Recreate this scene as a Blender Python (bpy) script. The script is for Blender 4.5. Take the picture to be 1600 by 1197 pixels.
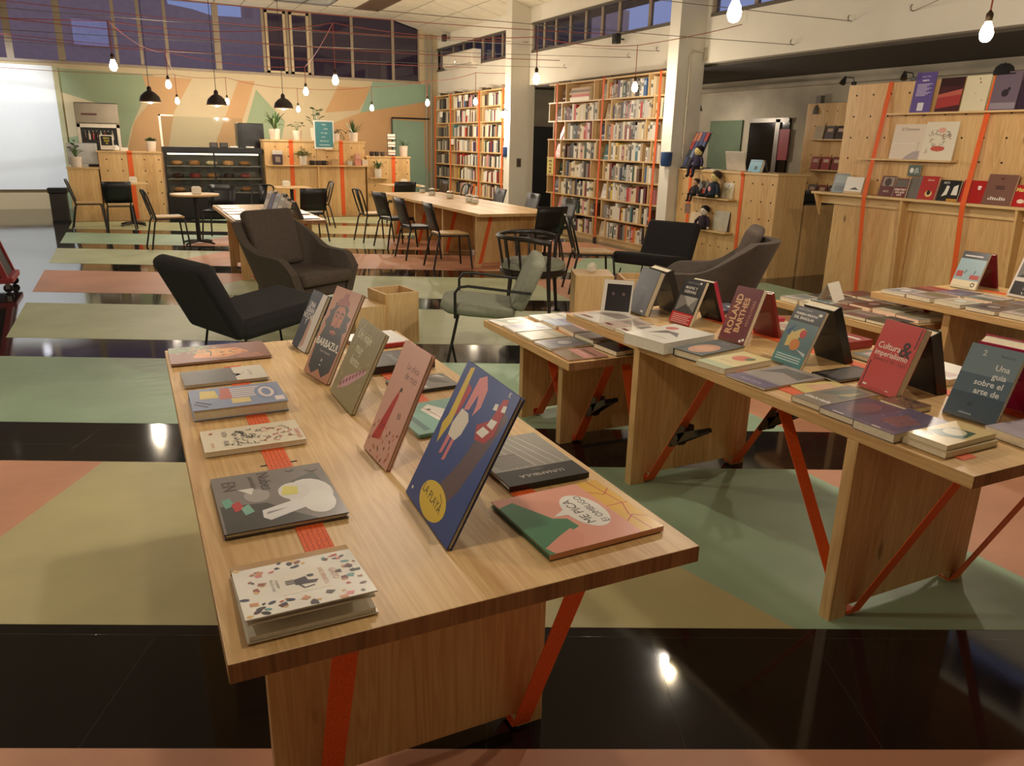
import bpy, bmesh, math, random
import numpy as np
from mathutils import Matrix, Vector
for o in list(bpy.data.objects): bpy.data.objects.remove(o, do_unlink=True)
SC = bpy.context.scene
COL = SC.collection
rnd = random.Random(7)

# ------------------------------------------------------------------ camera
F, YAW, PITCH, ROLL, HC = 1195.0, 26.3, 17.3, 1.3, 1.65
def _rot():
    a, p, r = [math.radians(v) for v in (YAW, PITCH, ROLL)]
    fwd = np.array([math.sin(a)*math.cos(p), math.cos(a)*math.cos(p), -math.sin(p)])
    right = np.array([math.cos(a), -math.sin(a), 0.0]); up = np.cross(right, fwd)
    r2 = math.cos(r)*right + math.sin(r)*up; u2 = -math.sin(r)*right + math.cos(r)*up
    return r2, u2, fwd
CR, CU, CF = _rot()
cam_d = bpy.data.cameras.new('camera'); cam = bpy.data.objects.new('camera', cam_d); COL.objects.link(cam)
cam_d.sensor_fit = 'HORIZONTAL'; cam_d.sensor_width = 36.0; cam_d.lens = F/1600*36.0; cam_d.clip_start = .05; cam_d.clip_end = 200
cam.matrix_world = Matrix(((CR[0], CU[0], -CF[0], 0), (CR[1], CU[1], -CF[1], 0), (CR[2], CU[2], -CF[2], HC), (0, 0, 0, 1)))
SC.camera = cam
# pixel (in the 1600 x 1197 frame) to a point on a known plane of the room
def ray(x, y):
    return CR*((x-800)/F) - CU*((y-598.5)/F) + CF
def atz(x, y, z=0.0):
    d = ray(x, y); t = (z-HC)/d[2]; return Vector((d[0]*t, d[1]*t, z))
def atx(x, y, X):
    d = ray(x, y); t = X/d[0]; return Vector((X, d[1]*t, HC+d[2]*t))
def aty(x, y, Y):
    d = ray(x, y); t = Y/d[1]; return Vector((d[0]*t, Y, HC+d[2]*t))

# ------------------------------------------------------------------ world and exposure
W = bpy.data.worlds.new('dusk'); SC.world = W; W.use_nodes = True
bg = W.node_tree.nodes['Background']; bg.inputs[0].default_value = (.31, .40, .70, 1); bg.inputs[1].default_value = .5
SC.view_settings.view_transform = 'Standard'; SC.view_settings.look = 'None'; SC.view_settings.gamma = 1.0
SC.view_settings.use_curve_mapping = False; SC.view_settings.exposure = 1.0
BULB_W = 30.0
BULB_COL = (1.0, .875, .74)

# ------------------------------------------------------------------ materials
def lin(c):
    return tuple(((v/255)/12.92 if v/255 <= .04045 else ((v/255+.055)/1.055)**2.4) for v in c[:3])
MC = {}
def _nt(name):
    m = bpy.data.materials.new(name); m.use_nodes = True; nt = m.node_tree
    return m, nt, nt.nodes['Principled BSDF']
def M(name, rgb, rough=.5, metal=0.0, spec=.5, var=.08, vs=6.0, emit=None, bump=0.0, bs=200.0):
    if name in MC: return MC[name]
    m, nt, b = _nt(name); c = lin(rgb)
    tc = nt.nodes.new('ShaderNodeTexCoord')
    nz = nt.nodes.new('ShaderNodeTexNoise'); nz.inputs['Scale'].default_value = vs; nz.inputs['Detail'].default_value = 3
    nt.links.new(tc.outputs['Object'], nz.inputs['Vector'])
    rp = nt.nodes.new('ShaderNodeValToRGB')
    rp.color_ramp.elements[0].position = .3; rp.color_ramp.elements[1].position = .7
    rp.color_ramp.elements[0].color = (*[v*(1-var) for v in c], 1); rp.color_ramp.elements[1].color = (*[min(1, v*(1+var)) for v in c], 1)
    nt.links.new(nz.outputs['Fac'], rp.inputs['Fac']); nt.links.new(rp.outputs['Color'], b.inputs['Base Color'])
    b.inputs['Roughness'].default_value = rough; b.inputs['Metallic'].default_value = metal; b.inputs['Specular IOR Level'].default_value = spec
    if emit:
        b.inputs['Emission Color'].default_value = (*lin(emit[0]), 1); b.inputs['Emission Strength'].default_value = emit[1]
    if bump:
        n2 = nt.nodes.new('ShaderNodeTexNoise'); n2.inputs['Scale'].default_value = bs; nt.links.new(tc.outputs['Object'], n2.inputs['Vector'])
        bp = nt.nodes.new('ShaderNodeBump'); bp.inputs['Strength'].default_value = bump; bp.inputs['Distance'].default_value = .002
        nt.links.new(n2.outputs['Fac'], bp.inputs['Height']); nt.links.new(bp.outputs['Normal'], b.inputs['Normal'])
    MC[name] = m; return m
def wood(name, light, dark, axis='Y', rough=.42, board=.11, knots=True):
    """pine panel: grain along axis, glued lamellas of slightly different tone, a few knots"""
    if name in MC: return MC[name]
    m, nt, b = _nt(name); L = nt.links.new
    tc = nt.nodes.new('ShaderNodeTexCoord')
    ac = {'X': 'Y', 'Y': 'X', 'Z': 'X'}[axis]
    mp = nt.nodes.new('ShaderNodeMapping'); s = {'X': (.55, 9, 9), 'Y': (9, .55, 9), 'Z': (9, 9, .55)}[axis]
    mp.inputs['Scale'].default_value = s; L(tc.outputs['Object'], mp.inputs['Vector'])
    sep = nt.nodes.new('ShaderNodeSeparateXYZ'); L(tc.outputs['Object'], sep.inputs[0])
    dv = nt.nodes.new('ShaderNodeMath'); dv.operation = 'DIVIDE'; dv.inputs[1].default_value = board
    if axis == 'Z':
        ad = nt.nodes.new('ShaderNodeMath'); ad.operation = 'ADD'; L(sep.outputs['X'], ad.inputs[0]); L(sep.outputs['Y'], ad.inputs[1]); L(ad.outputs[0], dv.inputs[0])
    else: L(sep.outputs[ac], dv.inputs[0])
    fl = nt.nodes.new('ShaderNodeMath'); fl.operation = 'FLOOR'; L(dv.outputs[0], fl.inputs[0])
    wn = nt.nodes.new('ShaderNodeTexWhiteNoise'); wn.noise_dimensions = '1D'; L(fl.outputs[0], wn.inputs['W'])
    cb = nt.nodes.new('ShaderNodeVectorMath'); cb.operation = 'ADD'
    sc = nt.nodes.new('ShaderNodeVectorMath'); sc.operation = 'SCALE'; sc.inputs['Scale'].default_value = 23.0
    L(wn.outputs['Color'], sc.inputs[0]); L(mp.outputs[0], cb.inputs[0]); L(sc.outputs[0], cb.inputs[1])
    n1 = nt.nodes.new('ShaderNodeTexNoise'); n1.inputs['Scale'].default_value = 1.6; n1.inputs['Detail'].default_value = 2; n1.inputs['Distortion'].default_value = .6
    L(cb.outputs[0], n1.inputs['Vector'])
    mu = nt.nodes.new('ShaderNodeMath'); mu.operation = 'MULTIPLY'; mu.inputs[1].default_value = 9.0; L(n1.outputs['Fac'], mu.inputs[0])
    fr = nt.nodes.new('ShaderNodeMath'); fr.operation = 'PINGPONG'; fr.inputs[1].default_value = .5; L(mu.outputs[0], fr.inputs[0])
    n2 = nt.nodes.new('ShaderNodeTexNoise'); n2.inputs['Scale'].default_value = 9; n2.inputs['Detail'].default_value = 4; L(cb.outputs[0], n2.inputs['Vector'])
    a1 = nt.nodes.new('ShaderNodeMath'); a1.operation = 'MULTIPLY_ADD'; a1.inputs[1].default_value = .55; L(fr.outputs[0], a1.inputs[0]); 
    a2 = nt.nodes.new('ShaderNodeMath'); a2.operation = 'MULTIPLY'; a2.inputs[1].default_value = .55; L(n2.outputs['Fac'], a2.inputs[0]); L(a2.outputs[0], a1.inputs[2])
    a3 = nt.nodes.new('ShaderNodeMath'); a3.operation = 'MULTIPLY_ADD'; a3.inputs[1].default_value = .28; L(wn.outputs['Value'], a3.inputs[0]); L(a1.outputs[0], a3.inputs[2])
    rp = nt.nodes.new('ShaderNodeValToRGB'); cl, cd = lin(light), lin(dark)
    rp.color_ramp.elements[0].position = .25; rp.color_ramp.elements[0].color = (*cl, 1)
    rp.color_ramp.elements[1].position = .95; rp.color_ramp.elements[1].color = (*cd, 1)
    L(a3.outputs[0], rp.inputs['Fac']); out = rp.outputs['Color']
    if knots:
        kp = nt.nodes.new('ShaderNodeMapping'); ks = {'X': (1.1, 3, 3), 'Y': (3, 1.1, 3), 'Z': (3, 3, 1.1)}[axis]; kp.inputs['Scale'].default_value = ks
        L(tc.outputs['Object'], kp.inputs['Vector'])
        vo = nt.nodes.new('ShaderNodeTexVoronoi'); vo.inputs['Scale'].default_value = 1.15; L(kp.outputs[0], vo.inputs['Vector'])
        kr = nt.nodes.new('ShaderNodeValToRGB'); kr.color_ramp.elements[0].position = .03; kr.color_ramp.elements[0].color = (1, 1, 1, 1)
        kr.color_ramp.elements[1].position = .075; kr.color_ramp.elements[1].color = (0, 0, 0, 1); L(vo.outputs['Distance'], kr.inputs['Fac'])
        mx = nt.nodes.new('ShaderNodeMix'); mx.data_type = 'RGBA'; L(kr.outputs['Color'], mx.inputs[0]); L(out, mx.inputs[6])
        mx.inputs[7].default_value = (*[v*.32 for v in cd], 1); out = mx.outputs[2]
    L(out, b.inputs['Base Color']); b.inputs['Roughness'].default_value = rough
    bp = nt.nodes.new('ShaderNodeBump'); bp.inputs['Strength'].default_value = .12; bp.inputs['Distance'].default_value = .001
    L(a1.outputs[0], bp.inputs['Height']); L(bp.outputs[0], b.inputs['Normal'])
    MC[name] = m; return m
PINE_L, PINE_D = (226, 190, 132), (188, 140, 82)
WY = wood('pine_along_y', PINE_L, PINE_D, 'Y'); WX = wood('pine_along_x', PINE_L, PINE_D, 'X'); WZ = wood('pine_along_z', PINE_L, PINE_D, 'Z')
WP = wood('pine_plain_z', (228, 196, 142), (198, 156, 98), 'Z', knots=False, board=.3)
WPY = wood('pine_plain_y', (228, 196, 142), (198, 156, 98), 'Y', knots=False, board=.3)
def vcol(name, rough):
    m, nt, b = _nt(name); a = nt.nodes.new('ShaderNodeAttribute'); a.attribute_name = 'Col'
    nt.links.new(a.outputs['Color'], b.inputs['Base Color']); b.inputs['Roughness'].default_value = rough; MC[name] = m; return m
PRINT = vcol('cover_print_ink', .3); PAINT = vcol('matte_paint', .6)
def clear(name, tint, refl=.1, dens=.0):
    m = bpy.data.materials.new(name); m.use_nodes = True; nt = m.node_tree; nt.nodes.clear(); L = nt.links.new
    o = nt.nodes.new('ShaderNodeOutputMaterial'); t = nt.nodes.new('ShaderNodeBsdfTransparent'); t.inputs[0].default_value = (*tint, 1)
    g = nt.nodes.new('ShaderNodeBsdfGlossy'); g.inputs['Roughness'].default_value = .03
    lw = nt.nodes.new('ShaderNodeLayerWeight'); lw.inputs[0].default_value = .5
    pw = nt.nodes.new('ShaderNodeMath'); pw.operation = 'POWER'; pw.inputs[1].default_value = 4; L(lw.outputs['Facing'], pw.inputs[0])
    mx = nt.nodes.new('ShaderNodeMixShader'); ad = nt.nodes.new('ShaderNodeMath'); ad.operation = 'MULTIPLY_ADD'; ad.inputs[1].default_value = .55; ad.inputs[2].default_value = refl; ad.use_clamp = True
    L(pw.outputs[0], ad.inputs[0]); L(ad.outputs[0], mx.inputs[0]); L(t.outputs[0], mx.inputs[1]); L(g.outputs[0], mx.inputs[2]); L(mx.outputs[0], o.inputs[0])
    MC[name] = m; return m
ACRYL = clear('clear_acrylic', (.94, .94, .93), .035); GLASS = clear('window_glass', (.78, .76, .8), .02); DGLASS = clear('tinted_glass', (.42, .36, .38), .05); CGLASS = clear('case_glass', (.9, .92, .92), .03)
BLACKM = M('black_powder_coat', (22, 21, 22), .45); BLACKP = M('black_plastic', (18, 18, 19), .35)
def webbing():
    m, nt, b = _nt('orange_webbing'); L = nt.links.new
    tc = nt.nodes.new('ShaderNodeTexCoord'); wv = nt.nodes.new('ShaderNodeTexNoise'); wv.inputs['Scale'].default_value = 350; wv.inputs['Detail'].default_value = 1
    L(tc.outputs['Object'], wv.inputs['Vector'])
    rp = nt.nodes.new('ShaderNodeValToRGB'); rp.color_ramp.elements[0].position = .35; rp.color_ramp.elements[1].position = .65
    rp.color_ramp.elements[0].color = (*lin((212, 74, 20)), 1); rp.color_ramp.elements[1].color = (*lin((244, 112, 38)), 1)
    L(wv.outputs['Fac'], rp.inputs[0]); L(rp.outputs[0], b.inputs['Base Color']); b.inputs['Roughness'].default_value = .6
    bp = nt.nodes.new('ShaderNodeBump'); bp.inputs['Strength'].default_value = .4; bp.inputs['Distance'].default_value = .001; L(wv.outputs['Fac'], bp.inputs['Height']); L(bp.outputs[0], b.inputs['Normal'])
    MC['orange_webbing'] = m; return m
STRAP = webbing()
STITCH = M('strap_stitch', (120, 30, 12), .7)

# ------------------------------------------------------------------ mesh helpers
class MB:
    def __init__(s): s.v = []; s.f = []; s.mi = []; s.c = []; s.M = None; s.cur = 0; s.col = None
    def add(s, vs, fs):
        o = len(s.v)
        for p in vs:
            p = Vector(p); s.v.append(tuple(s.M @ p) if s.M is not None else tuple(p))
        for f in fs: s.f.append(tuple(i+o for i in f)); s.mi.append(s.cur); s.c.append(s.col)
        return s
    def box(s, lo, hi):
        x0, y0, z0 = lo; x1, y1, z1 = hi
        return s.add([(x0,y0,z0),(x1,y0,z0),(x1,y1,z0),(x0,y1,z0),(x0,y0,z1),(x1,y0,z1),(x1,y1,z1),(x0,y1,z1)],
            [(3,2,1,0),(4,5,6,7),(0,1,5,4),(1,2,6,5),(2,3,7,6),(3,0,4,7)])
    def cbox(s, c, size): return s.box([c[i]-size[i]/2 for i in range(3)], [c[i]+size[i]/2 for i in range(3)])
    def prism(s, pts, axis, a, b):
        """polygon pts (2D) extruded from a to b along axis; 2D axes are the other two in order (X: y,z) (Y: x,z) (Z: x,y)"""
        def P(p, t): return {'X': (t, p[0], p[1]), 'Y': (p[0], t, p[1]), 'Z': (p[0], p[1], t)}[axis]
        n = len(pts)
        return s.add([P(p, a) for p in pts] + [P(p, b) for p in pts], [tuple(range(n))[::-1], tuple(range(n, 2*n))] + [(i, (i+1) % n, n+(i+1) % n, n+i) for i in range(n)])
    def tube(s, pts, r, n=8, closed=False, caps=True):
        pts = [Vector(p) for p in pts]; rr = r if isinstance(r, (list, tuple)) else [r]*len(pts); vs = []; fs = []; k = len(pts)
        up = None
        for i, p in enumerate(pts):
            if closed: t = pts[(i+1) % k]-pts[i-1]
            else: t = pts[min(i+1, k-1)]-pts[max(i-1, 0)]
            if t.length < 1e-9: t = Vector((0, 0, 1))
            t.normalize()
            if up is None:
                up = Vector((0, 0, 1)) if abs(t.z) < .9 else Vector((1, 0, 0))
            u = up - t*up.dot(t)
            if u.length < 1e-6: u = t.orthogonal()
            u.normalize(); up = u; w = t.cross(u)
            for j in range(n):
                a = 2*math.pi*j/n; vs.append(p + (u*math.cos(a)+w*math.sin(a))*rr[i])
        for i in range(k if closed else k-1):
            for j in range(n):
                a, b = i*n+j, i*n+(j+1) % n; c, d = ((i+1) % k)*n+(j+1) % n, ((i+1) % k)*n+j; fs.append((a, b, c, d))
        if caps and not closed: fs.append(tuple(range(n))[::-1]); fs.append(tuple(range((k-1)*n, k*n)))
        return s.add(vs, fs)
    def lathe(s, prof, n=16, c=(0, 0, 0)):
        vs = []; fs = []; k = len(prof)
        for r, z in prof:
            for j in range(n):
                a = 2*math.pi*j/n; vs.append((c[0]+r*math.cos(a), c[1]+r*math.sin(a), c[2]+z))
        for i in range(k-1):
            for j in range(n): fs.append((i*n+j, i*n+(j+1) % n, (i+1)*n+(j+1) % n, (i+1)*n+j))
        fs.append(tuple(range(n))[::-1]); fs.append(tuple(range((k-1)*n, k*n)))
        return s.add(vs, fs)
    def ell(s, c, r, n=10, m=7):
        return s.lathe2(c, r, n, m)
    def lathe2(s, c, r, n, m):
        vs = []; fs = []
        for i in range(m+1):
            t = -math.pi/2+math.pi*i/m; rr = max(math.cos(t), .02)
            for j in range(n):
                a = 2*math.pi*j/n; vs.append((c[0]+r[0]*rr*math.cos(a), c[1]+r[1]*rr*math.sin(a), c[2]+r[2]*math.sin(t)))
        for i in range(m):
            for j in range(n): fs.append((i*n+j, i*n+(j+1) % n, (i+1)*n+(j+1) % n, (i+1)*n+j))
        fs.append(tuple(range(n))[::-1]); fs.append(tuple(range(m*n, (m+1)*n)))
        return s.add(vs, fs)
    def ribbon(s, pts, wdir, w, t):
        """flat strap of width w along wdir and thickness t following pts"""
        pts = [Vector(p) for p in pts]; wd = Vector(wdir).normalized()*w/2; vs = []; fs = []; k = len(pts)
        for i, p in enumerate(pts):
            tg = (pts[min(i+1, k-1)]-pts[max(i-1, 0)]).normalized(); nn = tg.cross(wd).normalized()*t/2
            vs += [p-wd-nn, p+wd-nn, p+wd+nn, p-wd+nn]
        for i in range(k-1):
            a = i*4; b = a+4
            for j in range(4): fs.append((a+j, a+(j+1) % 4, b+(j+1) % 4, b+j))
        fs += [(3, 2, 1, 0), (k*4-4, k*4-3, k*4-2, k*4-1)]
        return s.add(vs, fs)
    def grid(s, rows):
        n = len(rows[0]); vs = [p for r in rows for p in r]; fs = []
        for i in range(len(rows)-1):
            for j in range(n-1): fs.append((i*n+j, i*n+j+1, (i+1)*n+j+1, (i+1)*n+j))
        return s.add(vs, fs)
    def mesh(s, name, mats, smooth=False):
        me = bpy.data.meshes.new(name); me.from_pydata(s.v, [], s.f)
        for m in (mats if isinstance(mats, (list, tuple)) else [mats]): me.materials.append(m)
        if any(s.mi): me.polygons.foreach_set('material_index', s.mi)
        if any(c is not None for c in s.c):
            at = me.color_attributes.new('Col', 'FLOAT_COLOR', 'CORNER'); buf = []
            for f, c in zip(s.f, s.c):
                cc = lin(c) if c is not None else (1, 1, 1); buf += [*cc, 1.0]*len(f)
            at.data.foreach_set('color', buf)
        if smooth:
            me.polygons.foreach_set('use_smooth', [True]*len(me.polygons)); me.update(); me.set_sharp_from_angle(angle=math.radians(smooth if smooth is not True else 40))
        me.update(); return me
def link(name, me, parent=None, bevel=0, seg=2, sub=0):
    o = bpy.data.objects.new(name, me); COL.objects.link(o)
    if parent is not None: o.parent = parent
    if bevel:
        b = o.modifiers.new('bevel', 'BEVEL'); b.width = bevel; b.segments = seg; b.limit_method = 'ANGLE'
    if sub:
        b = o.modifiers.new('smooth', 'SUBSURF'); b.levels = sub; b.render_levels = sub
    return o
def part(name, mb, mats, parent=None, smooth=False, **k): return link(name, mb.mesh(name, mats, smooth), parent, **k)
def tag(o, label=None, cat=None, group=None, kind=None):
    if label: o['label'] = label
    if cat: o['category'] = cat
    if group: o['group'] = group
    if kind: o['kind'] = kind
    return o
def thing(name, label, cat, loc=(0, 0, 0), rz=0.0, group=None):
    o = bpy.data.objects.new(name, None); COL.objects.link(o); o.empty_display_size = .1
    o.location = loc; o.rotation_euler = (0, 0, rz); return tag(o, label, cat, group)
def frame(o, right, up, nrm, org):
    o.matrix_world = Matrix(((right[0], up[0], nrm[0], org[0]), (right[1], up[1], nrm[1], org[1]), (right[2], up[2], nrm[2], org[2]), (0, 0, 0, 1)))
def copy_tree(o, parent=None):
    c = o.copy(); COL.objects.link(c); c.parent = parent
    for ch in list(o.children): copy_tree(ch, c)
    return c
_TX = {}
def text2d(body, size=1.0, bold=0.0, shear=0.0):
    """outline of a word as flat polygons: verts, faces, width"""
    k = (body, bold, shear)
    if k not in _TX:
        cu = bpy.data.curves.new('t', 'FONT'); cu.body = body; cu.size = 1; cu.offset = bold; cu.shear = shear; cu.resolution_u = 2
        ob = bpy.data.objects.new('t', cu); COL.objects.link(ob); bpy.context.view_layer.update()
        me = bpy.data.meshes.new_from_object(ob.evaluated_get(bpy.context.evaluated_depsgraph_get()))
        vs = [(v.co.x, v.co.y) for v in me.vertices]; fs = [tuple(p.vertices) for p in me.polygons]
        bpy.data.objects.remove(ob); bpy.data.curves.remove(cu); bpy.data.meshes.remove(me); _TX[k] = (vs, fs)
    vs, fs = _TX[k]; w = (max(v[0] for v in vs) if vs else 0)*size
    return [(x*size, y*size) for x, y in vs], fs, w
class Print:
    """flat print on a cover: shapes in cover units (0..1 across, 0..1 up) drawn in layers"""
    def __init__(s, w, h, z): s.mb = MB(); s.w = w; s.h = h; s.z = z; s.n = 0
    def _up(s): s.n += 1; return s.z + .0002 + .00003*s.n
    def poly(s, pts, col):
        z = s._up(); s.mb.col = col; s.mb.add([(x*s.w, y*s.h, z) for x, y in pts], [tuple(range(len(pts)))])
    def rect(s, x0, y0, x1, y1, col): s.poly([(x0, y0), (x1, y0), (x1, y1), (x0, y1)], col)
    def ell(s, cx, cy, rx, ry, col, n=18, rot=0):
        c, q = math.cos(rot), math.sin(rot)
        s.poly([(cx+rx*math.cos(2*math.pi*i/n)*c-ry*math.sin(2*math.pi*i/n)*q, cy+rx*math.cos(2*math.pi*i/n)*q+ry*math.sin(2*math.pi*i/n)*c) for i in range(n)], col)
    def line(s, pts, wd, col):
        z = s._up(); s.mb.col = col
        for (x0, y0), (x1, y1) in zip(pts, pts[1:]):
            a = Vector((x0*s.w, y0*s.h)); b = Vector((x1*s.w, y1*s.h)); d = b-a
            if d.length < 1e-6: continue
            nn = Vector((-d.y, d.x)).normalized()*wd/2
            s.mb.add([(*(a+nn), z), (*(a-nn), z), (*(b-nn), z), (*(b+nn), z)], [(0, 1, 2, 3)])
    def text(s, body, x, y, size, col, align='C', rot=0.0, bold=0.0, shear=0.0):
        z = s._up(); s.mb.col = col; vs, fs, w = text2d(body, size, bold, shear)
        dx = {'C': -w/2, 'L': 0, 'R': -w}[align]; c, q = math.cos(rot), math.sin(rot)
        s.mb.add([(x*s.w+(a+dx)*c-b*q, y*s.h+(a+dx)*q+b*c, z) for a, b in vs], fs)
    def scatter(s, r, n, box, cols, size):
        n0 = s.n
        for q_ in range(n):
            s.n = n0+q_*.1
            x = r.uniform(box[0], box[2]); y = r.uniform(box[1], box[3]); k = r.random(); a = r.uniform(0, 3.1)
            sz = size*r.uniform(.6, 1.3)
            if k < .5: s.ell(x, y, sz/s.w, sz*.6/s.h, r.choice(cols), 8, a)
            else: s.poly([(x+sz/s.w*math.cos(a+t), y+sz/s.h*math.sin(a+t)) for t in (0, 2.0, 3.3, 4.6)], r.choice(cols))
        s.n = n0+n*.1+1

# ================================================================== the setting
YB, XR, ZC = 21.0, 7.9, 4.69
S = lambda o, label=None: tag(o, label, None, None, 'structure')
def floor_mat():
    m, nt, b = _nt('black_polished_tile'); L = nt.links.new
    tc = nt.nodes.new('ShaderNodeTexCoord'); mp = nt.nodes.new('ShaderNodeMapping'); mp.inputs['Rotation'].default_value = (0, 0, math.radians(24.7)); L(tc.outputs['Object'], mp.inputs[0])
    br = nt.nodes.new('ShaderNodeTexBrick'); br.offset = 0; br.inputs['Scale'].default_value = 1.0; br.inputs['Brick Width'].default_value = .575; br.inputs['Row Height'].default_value = .575
    br.inputs['Mortar Size'].default_value = .0022; br.inputs['Color1'].default_value = (.011, .0095, .009, 1); br.inputs['Color2'].default_value = (.014, .012, .011, 1); br.inputs['Mortar'].default_value = (.03, .027, .025, 1)
    L(mp.outputs[0], br.inputs['Vector'])
    nz = nt.nodes.new('ShaderNodeTexNoise'); nz.inputs['Scale'].default_value = 3; nz.inputs['Detail'].default_value = 5; L(tc.outputs['Object'], nz.inputs['Vector'])
    mr = nt.nodes.new('ShaderNodeMapRange'); mr.inputs['To Min'].default_value = .03; mr.inputs['To Max'].default_value = .12; L(nz.outputs['Fac'], mr.inputs['Value'])
    L(br.outputs['Color'], b.inputs['Base Color']); L(mr.outputs[0], b.inputs['Roughness']); b.inputs['Specular IOR Level'].default_value = .55
    bp = nt.nodes.new('ShaderNodeBump'); bp.inputs['Strength'].default_value = .2; bp.inputs['Distance'].default_value = .001; bp.invert = True; L(br.outputs['Fac'], bp.inputs['Height']); L(bp.outputs[0], b.inputs['Normal'])
    MC['floor'] = m; return m
floor = S(part('floor', MB().box((-7, -5, -.12), (10.2, YB+.2, 0)), floor_mat()), 'black polished tile floor with painted diagonal bands')
# painted diagonal bands on the tiles
E2 = Vector((math.cos(math.radians(-24.7)), math.sin(math.radians(-24.7)))); N2 = Vector((-E2.y, E2.x))
def clip(poly, a, b, c):        # keep a*x+b*y >= c
    out = []
    for i, p in enumerate(poly):
        q = poly[(i+1) % len(poly)]; dp = a*p[0]+b*p[1]-c; dq = a*q[0]+b*q[1]-c
        if dp >= 0: out.append(p)
        if dp*dq < 0: t = dp/(dp-dq); out.append((p[0]+(q[0]-p[0])*t, p[1]+(q[1]-p[1])*t))
    return out
MINT, OLIVE, PEACH, PALE = (158, 184, 152), (190, 180, 130), (208, 150, 116), (186, 192, 150)
def paint_mat(name, c):
    m = M(name, c, .42, var=.1, vs=1.8); nt = m.node_tree; L = nt.links.new
    tc = nt.nodes.new('ShaderNodeTexCoord'); mp = nt.nodes.new('ShaderNodeMapping'); mp.inputs['Scale'].default_value = (2, 9, 1); mp.inputs['Rotation'].default_value = (0, 0, .8); L(tc.outputs['Object'], mp.inputs[0])
    n = nt.nodes.new('ShaderNodeTexNoise'); n.inputs['Scale'].default_value = 2.2; n.inputs['Detail'].default_value = 6; L(mp.outputs[0], n.inputs['Vector'])
    r = nt.nodes.new('ShaderNodeMapRange'); r.inputs['From Min'].default_value = .3; r.inputs['From Max'].default_value = .75; r.inputs['To Min'].default_value = .44; r.inputs['To Max'].default_value = .56
    L(n.outputs['Fac'], r.inputs[0]); L(r.outputs[0], nt.nodes['Principled BSDF'].inputs['Roughness'])
    return m
PM = {c: paint_mat('floor_paint_%d' % i, c) for i, c in enumerate((MINT, OLIVE, PEACH, PALE))}
BIG = 30
zones = {-3: [(PEACH, None)], -2: [(PEACH, None)], -1: [(PEACH, None)],
    0: [(PEACH, (-2.12, -2.05)), (OLIVE, (1.11, .01)), (MINT, (2.36, 1.68)), (PEACH, None)],
    1: [(MINT, (1.85, 1.2)), (PEACH, (3.2, 3.6)), (MINT, None)],
    2: [(PALE, (1.3, .7)), (PEACH, (3.0, 3.4)), (MINT, None)],
    3: [(PEACH, (-3.4, -2.9)), (PALE, (.9, .4)), (PEACH, (2.4, 2.0)), (MINT, None)],
    4: [(PALE, (-4.6, -4.1)), (PEACH, (1.0, 1.4)), (MINT, None)],
    5: [(MINT, (-5.0, -4.7)), (PEACH, (-3.3, -3.0)), (PALE, (-1.7, -1.9)), (PEACH, None)],
    6: [(PALE, (-4.2, -4.2)), (OLIVE, None)], 7: [(MINT, (-5, -5)), (PALE, None)], 8: [(PALE, None)]}
for k, zs in zones.items():
    s0 = 2.354+2.015*k; s1 = s0+1.436; l0 = l1 = -BIG
    for colr, edge in zs:
        r0, r1 = edge if edge else (BIG, BIG)
        pl = [tuple(E2*q+N2*s) for q, s in ((l0, s0), (r0, s0), (r1, s1), (l1, s1))]; l0, l1 = r0, r1
        for a, b, c in ((1, 0, -1.07), (-1, 0, -7.35), (0, 1, -4.5), (0, -1, -17.6)):
            pl = clip(pl, a, b, c)
            if len(pl) < 3: break
        if len(pl) >= 3: part('painted_band', MB().prism(pl, 'Z', 0, .0012), PM[colr], floor)

# ---- back wall, mural, window band
PLAST = M('cream_plaster', (222, 208, 178), .8, var=.04, vs=1.5, bump=.15, bs=60)
WHITE = M('off_white_plaster', (228, 222, 206), .8, var=.04, vs=1.2, bump=.12, bs=50)
ZS, ZT = 3.2, 4.69
wb = MB(); wb.box((-7, YB, 0), (8.05, YB+.2, ZS)); wb.box((7.4, YB, ZS), (8.05, YB+.2, ZT+.1)); wb.box((-7, YB, ZT), (7.4, YB+.2, ZT+.12))
wall_back = S(part('wall_back', wb, M('mural_beige', (192, 174, 138), .75, var=.03, vs=1.0)), 'back wall painted with a pastel mural')
MG, MT, MB_, MM = (142, 156, 122), (188, 148, 102), (194, 178, 142), (138, 164, 140)
def mural(pts, c):
    P = [aty(x, y, YB) for x, y in pts]; pl = [(p.x, min(p.z, ZS-.02)) for p in P]
    part('mural_patch', MB().prism([(x, max(z, .01)) for x, z in pl], 'Y', YB-.002-.0008*mural.n, YB), M('mural_%d_%d_%d' % c, c, .75, var=.04, vs=1.0), wall_back); mural.n += 1
mural.n = 0
mural([(82, 106), (240, 117), (205, 200), (180, 330), (108, 330)], MG)
mural([(82, 140), (165, 165), (150, 210), (100, 215)], MB_)
mural([(236, 158), (222, 118), (300, 123), (272, 175), (250, 330), (180, 330), (210, 190)], MT)
mural([(372, 126), (398, 127), (360, 250), (315, 330), (285, 330), (335, 230)], MT)
mural([(400, 140), (445, 190), (420, 330), (350, 330)], MG)
mural([(528, 135), (582, 138), (560, 172), (508, 176)], MT)
mural([(582, 128), (672, 133), (672, 158), (563, 176)], MM)
mural([(563, 176), (672, 158), (672, 330), (470, 330), (500, 200)], MT)
mural([(612, 187), (662, 190), (664, 260), (672, 270), (672, 335), (640, 335), (612, 300)], MM)
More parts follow.
